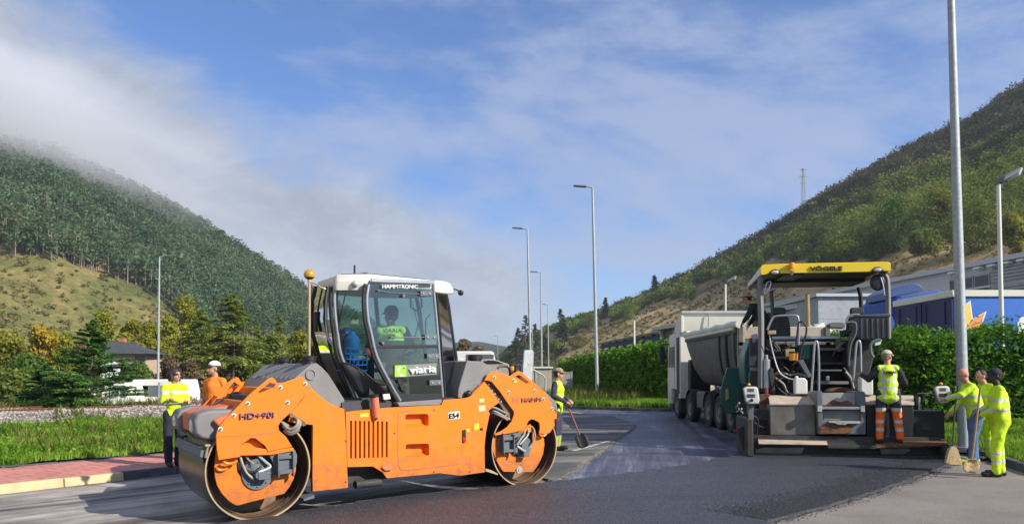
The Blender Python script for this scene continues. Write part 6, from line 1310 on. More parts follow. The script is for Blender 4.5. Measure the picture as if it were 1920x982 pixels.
part('lift_arm', 'dark_steel', PF, paver, lambda mb: ppoly(mb, c5, [(160, 560), (170, 540), (180, 545), (192, 668), (176, 672)], 1.1, 1.2)); part('fill_cap', 'red_lens', PF, paver, lambda mb: mb.cyl(HP(c5, 150, 668, 1.05), HP(c5, 150, 640, 1.05), .035, .02, n=12))
for i, P in enumerate([[(150, 400), (185, 430), (210, 470), (205, 500)], [(170, 410), (205, 440), (222, 480)], [(190, 590), (230, 620), (250, 660), (290, 672)], [(200, 575), (250, 595), (290, 640)], [(185, 610), (215, 650), (245, 670)], [(210, 560), (260, 575), (300, 570), (350, 585)], [(175, 500), (215, 520), (260, 560)], [(120, 430), (160, 455), (215, 460)], [(330, 520), (350, 560), (365, 580)], [(200, 430), (240, 425), (260, 440)], [(520, 540), (545, 570), (560, 600)], [(530, 560), (555, 590), (570, 640)], [(615, 430), (635, 480), (640, 560)], [(600, 450), (618, 520), (610, 600)]]):
    pipe('hydraulic_hose', c5, P, [1.7 - .1 * (i % 4)] * len(P), .016 + .004 * (i % 3), ('hose', 'hose', 'hose_grey')[i % 3])
pipe('white_cable', c5, [(162, 372), (168, 420), (185, 490), (210, 560), (250, 590), (290, 598)], [1.0, 1.1, 1.2, 1.1, 1.0, .9], .012, 'plastic_white'); pipe('rope_coil', c5, [(185, 570), (205, 562), (225, 572), (220, 592), (195, 595), (186, 578), (210, 570), (230, 590)], 1.4, .012, 'straw')
part('cable_plug', 'straw', PF, paver, lambda mb: bpx(mb, PF, c5, 157, 360, 194, 378, .95, 1.05)); part('battery_box', 'brass', PF, paver, lambda mb: bpx(mb, PF, c5, 240, 450, 284, 486, 1.5, 1.7))
part('shelf', 'black', PF, paver, lambda mb: (bpx(mb, PF, c5, 165, 486, 330, 498, 1.4, 2.1)))
part('folded_arm', 'mid_grey', PF, paver, lambda mb: ppoly(mb, c5, [(300, 505), (325, 500), (365, 580), (352, 590)], 1.2, 1.3))
for k in range(34):                                              # tangle of lines in the open engine bay
    x0, y0 = (random.uniform(165, 330), random.uniform(405, 560)) if k % 3 else (random.uniform(530, 650), random.uniform(410, 600)); P = [(x0, y0)]
    for j in range(3): P.append((P[-1][0] + random.uniform(-28, 34), P[-1][1] + random.uniform(8, 44)))
    pipe('hydraulic_hose', c5, P, [random.uniform(1.5, 2.0) for _ in P], random.uniform(.009, .02), random.choice(['hose', 'hose', 'dark_steel', 'hose_grey', 'rust']))
for k in range(16):
    x0, y0 = (random.uniform(170, 330), random.uniform(400, 600)) if k % 2 else (random.uniform(535, 640), random.uniform(400, 620)); w_, h_ = random.uniform(10, 34), random.uniform(8, 30)
    part('engine_fitting', random.choice(['dark_steel', 'black', 'mid_grey', 'rust', 'hood_grey']), PF, paver, lambda mb: bpx(mb, PF, c5, x0, y0, x0 + w_, y0 + h_, 1.95 - .02 * k, 2.2))
# ladders and rails
for nm, P, y, r, m in [('hand_rail', [(366, 650), (372, 560), (380, 435), (388, 412), (397, 432), (402, 520), (402, 652)], .95, .022, 'silver'), ('hand_rail', [(568, 612), (575, 520), (583, 432), (593, 410), (603, 432), (606, 560)], .95, .022, 'silver'),
                       ('guard_rail', [(152, 358), (175, 305), (200, 290), (285, 288), (302, 302), (305, 350), (303, 430)], 1.3, .022, 'silver'), ('guard_rail', [(300, 322), (322, 318), (340, 340), (338, 385), (318, 440), (308, 500)], 1.15, .02, 'black'), ('guard_rail', [(290, 440), (300, 350), (303, 322)], 1.15, .02, 'black'),
                       ('guard_rail', [(534, 330), (540, 300), (560, 285), (600, 283)], 1.3, .022, 'silver'), ('guard_rail', [(533, 322), (570, 320), (582, 335), (578, 380), (555, 430), (545, 530)], 1.1, .02, 'mid_grey'), ('guard_rail', [(540, 470), (548, 400), (560, 370)], 1.1, .018, 'black'), ('side_loop', [(668, 490), (655, 470), (652, 430), (672, 410), (700, 405)], 1.0, .028, 'mid_grey')]:
    pipe(nm, c5, P, y, r, m)
# seats and console
for s, (hx0, hx1, ht, hb, bl, br, bb) in enumerate([(180, 242, 248, 282, 158, 266, 388), (556, 622, 248, 282, 540, 618, 380)]):
    st = part('seat', 'seat_cloth', PF, paver, lambda mb: (ppoly(mb, c5, [(bl + 12, 292), (br - 14, 292), (br - 2, 330), (br, bb), (bl, bb), (bl + 2, 330)], 1.75, 1.92)), bevel=.03, seg=3)
    part('headrest', 'seat_cloth', PF, st, lambda mb: ppoly(mb, c5, [(hx0, ht + 8), (hx0 + 8, ht), (hx1 - 8, ht), (hx1, ht + 8), (hx1, hb), (hx0, hb)], 1.77, 1.88), bevel=.03, seg=3)
    mb = MB(PF)
    for k in range(7): a = HP(c5, bl + 8, 300 + k * 12, 1.745); b_ = HP(c5, br - 8, 300 + k * 12, 1.745); mb.tube([a, b_], .012, 6)
    mb.build('seat_ribs', 'cab_grey', st)
    part('seat_cushion', 'seat_cloth', PF, st, lambda mb: mb.box(*(lambda a, b_: (a[0], b_[0], 1.9, 2.4, a[1] - .02, a[1] + .12))(PF.hit(*c5(bl, bb), 1.75), PF.hit(*c5(br, bb), 1.75))), bevel=.03)
mb = MB(PF); ppoly(mb, c5, [(586, 292), (748, 286), (748, 398), (606, 404), (586, 388)], 1.15, 1.55)
cs = mb.build('console_box', 'bin_grey', paver, bevel=.02, seg=3); mb = MB(PF)
for k in range(6): a = HP(c5, 600 + k * 26, 302, 1.13); b_ = HP(c5, 604 + k * 26, 398, 1.13); mb.box(a.x, a.x + .035, 1.13, 1.16, b_.z, a.z)
mb.build('console_ribs', 'black', cs, bevel=.006); part('console_lid', 'bin_grey', PF, cs, lambda mb: ppoly(mb, c5, [(582, 292), (590, 284), (746, 278), (750, 292)], 1.12, 1.58), bevel=.008)
part('table_tray', 'hood_grey', PF, paver, lambda mb: ppoly(mb, c5, [(452, 330), (470, 320), (520, 320), (530, 330), (528, 348), (458, 345)], 1.7, 2.0), bevel=.01)
part('number_plate', 'plastic_white', PF, paver, lambda mb: ppoly(mb, c5, [(676, 412), (706, 404), (700, 428), (672, 434)], 1.0, 1.01))
# canopy
yv = 1.0
val = [(118, 56), (128, 42), (200, 38), (420, 33), (700, 28), (740, 29), (749, 36), (750, 70), (746, 73), (716, 72), (706, 60), (690, 53), (675, 54), (664, 62), (655, 76), (212, 84), (205, 70), (190, 65), (172, 68), (160, 86), (140, 90), (124, 92), (118, 82)]
can = part('canopy', 'yellow', PF, paver, lambda mb: ppoly(mb, c5, val, yv, yv + .05), bevel=.012, seg=3)
a = PF.hit(*c5(120, 46), yv); b_ = PF.hit(*c5(749, 34), yv); zt_ = (a[1] + b_[1]) / 2; zlo = PF.hit(*c5(400, 80), yv)[1]
mb = MB(PF); mb.hexa([(a[0] + .02, yv + .05, zlo + .06), (b_[0] - .02, yv + .05, zlo + .06), (b_[0] - .12, 3.35, zlo + .02), (a[0] + .10, 3.35, zlo + .02), (a[0] + .02, yv + .05, zt_ - .02), (b_[0] - .02, yv + .05, zt_ - .02), (b_[0] - .12, 3.35, zt_ - .10), (a[0] + .10, 3.35, zt_ - .10)]); mb.build('canopy_lining', 'cab_grey', can)
mb = MB(PF); mb.box(a[0] + .1, b_[0] - .1, 2.4, 3.4, zlo - .04, zlo + .10); mb.box(a[0] + .5, a[0] + .9, 1.3, 3.2, zlo, zlo + .1); mb.build('canopy_beam', 'black', can)
mb = MB(PF); mb.hexa([(a[0] - .01, yv + .04, zlo - .02), (a[0] + .04, yv + .04, zlo - .02), (a[0] + .12, 3.4, zlo - .02), (a[0] + .07, 3.4, zlo - .02), (a[0] + .01, yv + .04, zt_ - .01), (a[0] + .10, yv + .04, zt_ + .0), (a[0] + .18, 3.4, zt_ - .08), (a[0] + .09, 3.4, zt_ - .08)]); mb.build('canopy_side', 'white_paint', can)
mb = MB(PF); mb.hexa([(b_[0] - .04, yv + .04, zlo - .02), (b_[0] + .0, yv + .04, zlo - .02), (b_[0] - .08, 3.4, zlo - .02), (b_[0] - .12, 3.4, zlo - .02), (b_[0] - .10, yv + .04, zt_), (b_[0] - .01, yv + .04, zt_ - .01), (b_[0] - .09, 3.4, zt_ - .09), (b_[0] - .18, 3.4, zt_ - .08)]); mb.build('canopy_side', 'white_paint', can)
for p in ((188, 78), (686, 66)): part('canopy_lamp', ['black', 'lamp_lens'], PF, can, lambda mb: (mb.ball(HP(c5, *p, .99), (.10, .05, .055), 14), setattr(mb, 'cur', 1), mb.ball(HP(c5, p[0], p[1] + 1, .965), (.08, .035, .042), 14)), bevel=0)
part('beacon', 'amber', PF, can, lambda mb: mb.lathe([(.0, -.03), (.06, -.03), (.065, .0), (.055, .09), (0, .1)], HP(c5, 270, 54, .93), 'z', 16), bevel=0); part('beacon_base', 'silver', PF, can, lambda mb: mb.cyl(HP(c5, 270, 92, .93), HP(c5, 270, 72, .93), .02, .05), bevel=0)
q = hits(PF, c5, [(358, 71), (515, 69), (358, 47), (515, 45)], .996); lettering('VÖGELE', PF, q[0][0], q[1][0], q[0][1], q[2][1], .995, 'black_print', can, bold=.03, z0b=q[1][1])
def sqpost(name, P, y, w_, m='hood_grey'):
    V_ = smooth_path([HP(c5, *p, y) for p in P]); mb = MB(PF); mb.tube(V_, w_, 4); return mb.build(name, m, paver, bevel=.008)
sqpost('canopy_post', [(120, 640), (121, 500), (121, 300), (116, 150), (122, 112), (150, 92), (175, 90)], 1.2, .065); sqpost('canopy_post', [(737, 400), (737, 250), (733, 130), (722, 95), (695, 84)], 1.2, .06)
sqpost('canopy_post', [(606, 250), (604, 200), (598, 170), (594, 150)], 3.1, .05, 'black'); sqpost('canopy_post', [(178, 330), (176, 240), (172, 190), (170, 170)], 3.1, .045, 'mid_grey')
pipe('folded_mirror', c5, [(135, 180), (150, 130), (168, 125), (160, 160), (140, 185)], 1.15, .014, 'silver'); part('round_mirror', 'black', PF, paver, lambda mb: mb.ball(HP(c5, 686, 128, 1.15), (.15, .03, .17), 18), bevel=0); pipe('mirror_arm', c5, [(700, 100), (712, 140), (720, 190)], 1.12, .014, 'silver')
part('post_box', 'mid_grey', PF, paver, lambda mb: (bpx(mb, PF, c5, 68, 488, 92, 530, 1.3, 1.4))); part('post_bracket', 'hood_grey', PF, paver, lambda mb: (bpx(mb, PF, c5, 70, 538, 118, 556, 1.3, 1.4)))
# teal side and hopper
part('side_cover', 'teal', PF, paver, lambda mb: ppoly(mb, c8, [(245, 560), (252, 460), (282, 370), (302, 345), (300, 480), (292, 600), (290, 712), (262, 722), (248, 640)], 2.7, 3.6), bevel=.03, seg=3)
part('side_cover', 'teal', PF, paver, lambda mb: ppoly(mb, c8, [(292, 612), (372, 608), (370, 640), (338, 705), (292, 712)], 2.0, 2.15), bevel=.01)
part('side_windshield', 'galv', PF, paver, lambda mb: ppoly(mb, c8, [(310, 300), (355, 290), (362, 340), (340, 372), (312, 370)], 1.9, 1.95), bevel=.01)
hw = part('hopper_wing', 'teal', PF, paver, lambda mb: (ppoly(mb, c8, [(105, 575), (246, 580), (248, 700), (232, 760), (232, 955), (100, 955), (52, 870), (46, 790), (70, 680)], 4.4, 4.5), mb.hexa([HP(c8, 40, 900, 4.5), HP(c8, 100, 955, 4.5), HP(c8, 110, 955, 6.6), HP(c8, 60, 900, 6.6), HP(c8, 100, 575, 4.5), HP(c8, 130, 578, 4.5), HP(c8, 150, 590, 6.6), HP(c8, 120, 588, 6.6)])), bevel=.015)
part('sticker', 'straw', PF, hw, lambda mb: ppoly(mb, c8, [(88, 760), (112, 745), (118, 830), (92, 850)], 4.385, 4.399), bevel=0)
xw = edge_x(c8, 246, 700, 4.5)
part('hopper', 'dark_steel', PF, paver, lambda mb: (mb.box(xw, xw + 2.6, 4.5, 6.6, .5, 1.1), mb.hexa([(xw + 2.6, 4.5, .7), (xw + 2.7, 4.5, .7), (xw + 2.7, 6.6, .7), (xw + 2.6, 6.6, .7), (xw + 2.95, 4.5, 2.0), (xw + 3.05, 4.5, 2.0), (xw + 3.05, 6.6, 2.0), (xw + 2.95, 6.6, 2.0)])), bevel=.01)
# things standing on the paver
def canister(lb, conv, x0, y0, x1, y1, y):
    a = HP(conv, x0, y1, y); b_ = HP(conv, x1, y0, y); t = MB(PF); w_ = b_.x - a.x; h = b_.z - a.z
    t.prism([(a.x, a.z), (b_.x, a.z), (b_.x, a.z + h * .82), (a.x + w_ * .8, b_.z), (a.x + w_ * .1, b_.z), (a.x, a.z + h * .9)], y, y + .22); t.cyl((a.x + w_ * .2, y + .11, b_.z), (a.x + w_ * .2, y + .11, b_.z + .04), .035, n=12)
    o = t.build('jerrycan', 'plastic_white', None, bevel=.025, seg=3); return tag(o, lb, 'jerrycan', 'white canisters on the paver steps')
canister('dirty white jerrycan on the left step of the paver beside the cables', c5, 288, 590, 346, 668, .75); canister('dirty white jerrycan half hidden behind the worker on the screed', c5, 606, 585, 664, 672, .75)
mb = MB(PF); a = HP(c5, 278, 506, 1.25); mb.cyl(a, HP(c5, 278, 470, 1.25), .085, n=20); mb.cur = 1; mb.cyl(HP(c5, 278, 470, 1.25), HP(c5, 278, 462, 1.25), .09, n=20); tag(mb.build('drinks_cooler', ['amber', 'black'], None, bevel=.008), 'small orange drum with black lid on the paver shelf', 'drum')
mb = MB(PF); a = HP(c5, 330, 498, 1.8); b_ = HP(c5, 330, 430, 1.8); mb.lathe([(0, 0), (.13, 0), (.15, b_.z - a.z), (.16, b_.z - a.z), (.13, b_.z - a.z - .03), (0, b_.z - a.z - .03)], a, 'z', 20); tag(mb.build('bucket', 'teal', None), 'teal plastic bucket on the paver shelf behind the rail', 'bucket')

# ================================================================ TIPPER LORRY
TF = Fr((5.95, 20.6, 0), 0)
truck = thing('tipper_lorry', 'white cab tipper lorry with grey rounded body backing up to the paver', 'lorry', TF)
def wheel(fr, root, x, y, r, wd=.28, hub='hood_grey', name='wheel'):
    mb = MB(fr); mb.lathe([(r * .58, 0), (r * .9, -.01), (r, .03), (r, wd - .03), (r * .9, wd), (r * .58, wd)], (x, y, r), 'x', 32); t = mb.build(name, 'rubber', root)
    mb = MB(fr); mb.lathe([(0, .0), (.10, .0), (.12, .05), (r * .45, .08), (r * .52, .01), (r * .6, .0), (r * .6, wd)], (x, y, r), 'x', 24); 
    for k in range(8): a = k * PI / 4; mb.cyl((x - .0, y + r * .27 * math.cos(a), r + r * .27 * math.sin(a)), (x + .06, y + r * .27 * math.cos(a), r + r * .27 * math.sin(a)), .018, n=6)
    mb.build('hub', hub, t); return t
for y in (.5, 1.7, 2.9, 5.3, 7.3):
    wheel(TF, truck, .02, y, .50); wheel(TF, truck, 2.12, y, .50)
    if y < 6: part('mudguard', 'rubber', TF, truck, lambda mb: mb.prism([(y + .58 * math.cos(t), .52 + .58 * math.sin(t)) for t in np.linspace(.1, PI - .1, 12)] + [(y + .55 * math.cos(t), .52 + .55 * math.sin(t)) for t in np.linspace(PI - .1, .1, 12)], .0, .34, axis='x'))
part('chassis', 'dark_steel', TF, truck, lambda mb: (mb.box(.75, .9, -.3, 8.2, .75, 1.0), mb.box(1.5, 1.65, -.3, 8.2, .75, 1.0), mb.box(.8, 1.6, -.3, -.15, .6, 1.1), mb.box(.15, 2.25, 2.0, 2.2, .9, 1.15)))
part('fuel_tank', 'mid_grey', TF, truck, lambda mb: mb.box(.08, .6, 3.6, 4.6, .5, 1.05), bevel=.06, seg=3); part('air_unit', 'black', TF, truck, lambda mb: (mb.box(.2, .9, 5.95, 6.3, .9, 2.1)), bevel=.03)
mb = MB(TF)
def sec(y, zt, zb, w_, n=22): return [Vector((1.2 - w_ * math.copysign(abs(math.cos(t)) ** .38, math.cos(t)), y, zt - (zt - zb) * (max(0, math.sin(t)) ** .7))) for t in np.linspace(0, PI * .99999, n)]
secs = [sec(-.25, 2.72, 1.22, 1.2), sec(1.5, 2.74, 1.20, 1.2), sec(4.4, 2.80, 1.24, 1.2), sec(5.0, 2.82, 1.5, 1.2), sec(5.6, 2.84, 2.2, 1.19)]
mb.grid(secs); mb.add(secs[-1], [tuple(range(22))]); bed = mb.build('dump_body', 'dump_grey', truck, solid=.04, sharp=50)
for y in (-.2, .55, 1.3): part('body_rib', 'dark_steel' if y == .55 else 'dump_grey', TF, truck, lambda mb: mb.grid([[p + Vector(((-.06 if p.x < 1.2 else .06), dy, -.03)) for p in sec(y, 2.7, 1.2, 1.2)] for dy in (0, .14)]), bevel=0, solid=.05)
part('top_rail', 'dump_grey', TF, truck, lambda mb: (mb.box(-.05, .05, -.3, 5.65, 2.68, 2.84), mb.box(2.35, 2.45, -.3, 5.65, 2.68, 2.84)), bevel=.015)
tg = part('tailgate', 'tail_beige', TF, truck, lambda mb: mb.prism([(.0, 1.15), (2.4, 1.15), (2.4, 2.85), (0, 2.85)], -.38, -.28), bevel=.015)
part('tailgate_frame', 'dump_grey', TF, tg, lambda mb: (mb.box(.0, .12, -.44, -.38, 1.15, 2.85), mb.box(.55, .65, -.44, -.38, 1.15, 2.4), mb.box(2.28, 2.4, -.44, -.38, 1.15, 2.85), mb.box(0, 2.4, -.44, -.38, 2.35, 2.45)))
part('tail_sticker', 'red_print', TF, tg, lambda mb: mb.box(.3, .62, -.446, -.441, 2.55, 2.62), bevel=0)
tp = part('rolled_tarpaulin', 'cream', TF, truck, lambda mb: (mb.tube(smooth_path([Vector((.0, y, 2.92 + .02 * math.sin(y * 5))) for y in np.linspace(-.5, 5.7, 10)]), .10, 10), mb.tube([(-.0, 5.6, 2.95), (2.4, 5.6, 2.95)], .12, 10), mb.tube([(-.06, y, 2.80) for y in np.linspace(-.2, 5.4, 6)], .05, 8)), bevel=0)
part('tarpaulin', 'cream', TF, truck, lambda mb: mb.grid([[Vector((x, y, 2.90 + .06 * math.sin(x * 4 + y) - .10 * abs(math.sin(y * 1.2)))) for x in np.linspace(0, 2.4, 9)] for y in np.linspace(2.4, 5.6, 14)]), bevel=0, solid=.02)
# cab, wind deflector
lc = part('cab', 'white_paint', TF, truck, lambda mb: mb.prism([(6.45, .75), (6.45, 3.0), (6.6, 3.12), (8.2, 3.05), (8.5, 2.6), (8.6, 1.4), (8.6, .55), (7.95, .5), (7.9, 1.05), (6.75, 1.05), (6.72, .7)], -.05, 2.42, axis='x'), bevel=.04, seg=3)
part('side_window', 'clad_dark', TF, lc, lambda mb: mb.prism([(7.35, 1.85), (7.35, 2.6), (8.2, 2.6), (8.4, 1.85)], -.06, -.05, axis='x'), bevel=0); part('cab_vent', 'black', TF, lc, lambda mb: (mb.box(-.06, -.05, 6.5, 6.95, .9, 2.9)), bevel=0)
part('door_seam', 'black', TF, lc, lambda mb: mb.box(-.058, -.05, 7.28, 7.3, .9, 2.7), bevel=0)
part('wind_deflector', 'cream', TF, truck, lambda mb: (mb.hexa([(-.02, 6.3, 3.10), (2.38, 6.3, 3.10), (2.38, 6.36, 3.10), (-.02, 6.36, 3.10), (-.02, 6.15, 3.78), (2.38, 6.15, 3.78), (2.38, 6.24, 3.80), (-.02, 6.24, 3.80)]), mb.hexa([(-.05, 6.2, 3.05), (.03, 6.2, 3.05), (.03, 7.4, 3.1), (-.05, 7.4, 3.1), (-.05, 6.15, 3.80), (.03, 6.15, 3.80), (.03, 7.0, 3.5), (-.05, 7.0, 3.5)]), mb.hexa([(2.35, 6.2, 3.05), (2.43, 6.2, 3.05), (2.43, 7.4, 3.1), (2.35, 7.4, 3.1), (2.35, 6.15, 3.80), (2.43, 6.15, 3.80), (2.43, 7.0, 3.5), (2.35, 7.0, 3.5)])), bevel=.01)
part('deflector_rib', 'galv', TF, truck, lambda mb: (mb.box(-.04, 2.42, 6.10, 6.16, 3.72, 3.80), mb.tube([(.9, 6.2, 3.1), (.9, 6.1, 3.7)], .02), mb.tube([(1.7, 6.2, 3.1), (1.5, 6.1, 3.35), (1.9, 6.1, 3.4), (2.2, 6.1, 3.3)], .02)))
part('mirror_shell', 'black', TF, truck, lambda mb: (mb.box(-.42, -.22, 8.2, 8.35, 1.95, 2.65)), bevel=.04, seg=3); part('mirror_bracket', 'black', TF, truck, lambda mb: mb.tube([(-.05, 8.25, 2.72), (-.32, 8.25, 2.72), (-.32, 8.25, 2.6)], .03), bevel=0)
part('spray_flap', 'rubber', TF, truck, lambda mb: (mb.box(.02, .5, 6.62, 6.65, .25, .75), mb.box(1.9, 2.38, 6.62, 6.65, .25, .75)), bevel=0)
part('cab_step', 'black', TF, truck, lambda mb: (mb.box(.0, .35, 7.95, 8.5, .28, .52)), bevel=.02)

# ================================================================ STREET FURNITURE
def lamp_post(lb, base, top, r, arm=-1, name='street_lamp', group='tall street lamps along the road', dbl=False, head=True):
    base = Vector(base); top = Vector(top); t = thing(name, lb, 'street lamp', Fr(base), group); mb = MB(); mb.tube([base, base.lerp(top, .5), top], [r, r * .78, r * .55], 14)
    mb.build('post', 'galv', t); mb = MB(); mb.cyl(base - Vector((0, 0, .05)), base + Vector((0, 0, .05)), r * 1.9, n=16); mb.build('base_plate', 'galv', t)
    if head:
        h = top + Vector((arm * .35, 0, .08)); mb = MB(); mb.tube([top, h], r * .4, 8); mb.build('bracket', 'galv', t); mb = MB()
        mb.hexa([h + Vector((0, -.16, -.06)), h + Vector((arm * .75, -.16, .0)), h + Vector((arm * .75, .16, .0)), h + Vector((0, .16, -.06)), h + Vector((0, -.12, .06)), h + Vector((arm * .75, -.12, .07)), h + Vector((arm * .75, .12, .07)), h + Vector((0, .12, .06))])
        mb.build('lamp_head', 'mid_grey', t, bevel=.03)
    return t
def lpx(lb, bx, D, tx, ty, r, arm, **k):
    b_ = W(bx, 700, D); zb = gz(b_.x, D) if b_.x < 0 else .1; t_ = W(tx, ty, D); return lamp_post(lb, (b_.x, D, zb), t_, r, arm, **k)
lpx('grey street lamp standing beyond the caravan on the left', 297, 55, 299, 482, .10, 1); lpx('tall lamp on the grass strip right of the shovel worker', 1120, 44, 1111, 352, .11, -1)
lpx('tall lamp just right of the roller mirror', 996, 55, 989, 430, .11, -1); lpx('second lamp right of the roller mirror, above the shovel worker', 1016, 78, 1014, 511, .11, -1)
lpx('thin far lamp right of the shovel worker cap', 1029, 115, 1027, 571, .11, -1); lpx('tiny distant lamp over the white van', 934, 214, 933, 630, .11, -1); lpx('slim pole touching the mirror of the roller', 1000, 70, 998, 610, .05, -1, head=False)
b_ = W(1805, 700, 15.6); t_ = W(1780, -110, 15.6); lamp_post('thick galvanised lamp post behind the three workers', (b_.x, 15.6, .1), t_, .115, -1)
def flood(lb, bx, D, tx, ty, r, s, zb=.3, hd='mid_grey'):
    b_ = W(bx, 700, D); t_ = W(tx, ty, D); t = thing('floodlight_pole', lb, 'floodlight', Fr((b_.x, D, zb)), 'white floodlight poles of the yard'); mb = MB(); mb.tube([(b_.x, D, zb), t_], [r, r * .8], 12); mb.build('post', 'white_paint', t)
    mb = MB(); mb.tube([t_ - Vector((.12 * s, 0, .02)), t_ + Vector((.25 * s, -.05, .05 * s))], .03 * s, 6); mb.build('bracket', 'mid_grey', t)
    h = t_ + Vector((.28 * s, -.05, .22 * s)); mb = MB(); mb.hexa([h + Vector(p) * s for p in [(-.32, -.2, -.22), (.22, -.2, .06), (.22, .2, .06), (-.32, .2, -.22), (-.24, -.2, -.02), (.30, -.2, .26), (.30, .2, .26), (-.24, .2, -.02)]]); hd_ = mb.build('lamp_head', hd, t, bevel=.03)
    mb = MB(); mb.hexa([h + Vector(p) * s for p in [(.20, -.19, .04), (.26, -.17, .0), (.26, .17, .0), (.20, .19, .04), (.30, -.19, .24), (.36, -.17, .22), (.36, .17, .22), (.30, .19, .24)]]); mb.build('lens', 'lamp_lens', hd_)
flood('white pole with floodlight in front of the blue trailer', 1880, 22.8, 1872, 345, .07, .95); flood('white floodlight pole rising behind the tipper lorry', 1360, 42, 1360, 532, .07, .9); flood('white pole with small light in front of the blue steel shed', 1190, 66, 1189, 600, .10, .7)
b_ = W(1516, 650, 24); mb = MB(); mb.tube([(b_.x, 24, .2), (b_.x - .02, 24, W(1514, 552, 24).z)], .075, 10); tag(mb.build('timber_post', 'wood', None), 'brown timber post standing behind the paver seats', 'post')
# lattice mast on the ridge
m0 = on_hill(RH, 1511, 402); D = m0[1]; mh = 90 * D / F_PX; mast = thing('lattice_mast', 'slender lattice pylon on the ridge of the right hill', 'pylon', Fr(tuple(m0)))
mb = MB(); b0 = Vector(m0)
for sx, sy in ((-1, -1), (1, -1), (1, 1), (-1, 1)): mb.tube([b0 + Vector((sx * 1.0, sy * 1.0, -2)), b0 + Vector((sx * .45, sy * .45, mh * .75)), b0 + Vector((sx * .3, sy * .3, mh))], .12, 4)
for k in range(14): z = mh * k / 14; w_ = 1 - .6 * k / 14; z2 = mh * (k + 1) / 14; s_ = 1 if k % 2 else -1; mb.tube([b0 + Vector((-w_ * s_, -w_, z)), b0 + Vector((w_ * s_ * .95, -w_ * .95, z2))], .07, 4); mb.tube([b0 + Vector((-w_, w_ * s_, z)), b0 + Vector((-w_ * .95, -w_ * s_ * .95, z2))], .07, 4)
mb.build('lattice_tower', 'galv', mast)
for z, l in ((.97, 1.9), (.82, 2.3), (.68, 1.7)): mb = MB(); mb.tube([b0 + Vector((-l, 0, mh * z)), b0 + Vector((l, 0, mh * z))], .14, 4); mb.build('cross_arm', 'galv', mast)

# ================================================================ BUILDINGS AND YARD
HB = Fr((28.3, 42, 0), 97.4)
hall = thing('factory_hall', 'long grey clad factory hall with a strip of dark windows on the right', 'factory hall', HB)
A_ = HB.hit(1985, 471); zr = 8.0
mb = MB(HB); mb.box(-14, 33.5, -22, 0, 0, zr); 
for k in range(12): mb.box(-14 + k * 4, -13.96 + k * 4, -.02, .025, 0, zr)
mb.build('wall', 'clad', hall)
mb = MB(HB); mb.box(-14.3, 33.8, -22.3, .30, zr, zr + .28); mb.box(-14.3, 33.8, .04, .12, zr - 1.35, zr - 1.22); mb.build('roof', 'clad', hall)
def hq(x0, y0, x1, y1):
    a = HB.hit(x0, y0, 0); b_ = HB.hit(x1, y1, 0); return min(a[0], b_[0]), max(a[0], b_[0]), min(a[1], b_[1]), max(a[1], b_[1])
z0w, z1w = HB.hit(1850, 542, 0)[1], HB.hit(1850, 513, 0)[1]
for (p0, p1) in ((1782, 1806), (1808, 1827), (1829, 1858)):
    a = HB.hit(p0, 530, 0)[0]; b_ = HB.hit(p1, 530, 0)[0]; x0, x1 = min(a, b_), max(a, b_); mb = MB(HB); mb.box(x0, x1, .03, .09, z0w - 1, z1w); wd_ = mb.build('window', 'galv', hall); mb = MB(HB); mb.box(x0 + .08, x1 - .08, .09, .10, z0w - .95, z1w - .08); mb.build('pane', 'clad_dark', wd_)
a = HB.hit(1861, 530, 0)[0]; b_ = HB.hit(1990, 530, 0)[0]; mb = MB(HB)
for k in range(14): mb.box(min(a, b_), max(a, b_), .03, .12, z0w - 1.2 + k * .19, z0w - 1.08 + k * .19)
mb.build('louvre_panel', 'galv', hall)
for (p0, p1) in ((1482, 1505), (1507, 1530)):
    a = HB.hit(p0, 590, 0)[0]; b_ = HB.hit(p1, 590, 0)[0]; zc, zd = HB.hit(1505, 604, 0)[1], HB.hit(1505, 571, 0)[1]; mb = MB(HB); mb.box(min(a, b_), max(a, b_), .03, .09, zc, zd); wd_ = mb.build('window', 'galv', hall); mb = MB(HB); mb.box(min(a, b_) + .1, max(a, b_) - .1, .09, .10, zc + .1, zd - .1); mb.build('pane', 'clad_dark', wd_)
for px in (1786, 1835, 1861, 1889, 1918):
    a = HB.hit(px, 512, .3); mb = MB(HB); mb.box(a[0] - .25, a[0] + .25, .12, .5, z1w + .28, z1w + .42); mb.build('wall_lamp', 'plastic_white', hall, bevel=.03)
YB = Fr((14.8, 38, 0), 0)
st = thing('concrete_store', 'pale grey block building with bluish patches behind the paver canopy', 'building', YB)
mk('block_wall', (.40, .42, .45), .8, var=.1, dirt=(.15, .20, .34), dirt_amt=.55, ds=.9)
x0, z1_ = YB.hit(1534, 556, 0); x1, _ = YB.hit(1668, 556, 0); mb = MB(YB); mb.box(x0, x1, 0, 6, 0, z1_); mb.build('wall', 'block_wall', st); mb = MB(YB); mb.box(x0 - .15, x1 + .15, -.15, 6.1, z1_, z1_ + .15); mb.build('roof', 'clad', st)
mb = MB(YB)
for k in range(1, 5): mb.box(x0, x1, -.012, 0, z1_ * k / 5, z1_ * k / 5 + .02)
mb.build('joint_line', 'clad', st)
LW = Fr((10.5, 30, 0), 0); mb = MB(LW)
a = W(1440, 607, 30); b2_ = W(1640, 592, 30); mb.hexa([(a.x - 10.5 - 2, 0, 0), (b2_.x - 10.5, 0, 0), (b2_.x - 10.5, .3, 0), (a.x - 10.5 - 2, .3, 0), (a.x - 10.5 - 2, 0, W(1440, 640, 30).z), (b2_.x - 10.5, 0, W(1640, 618, 30).z), (b2_.x - 10.5, .3, W(1640, 618, 30).z), (a.x - 10.5 - 2, .3, W(1440, 640, 30).z)])
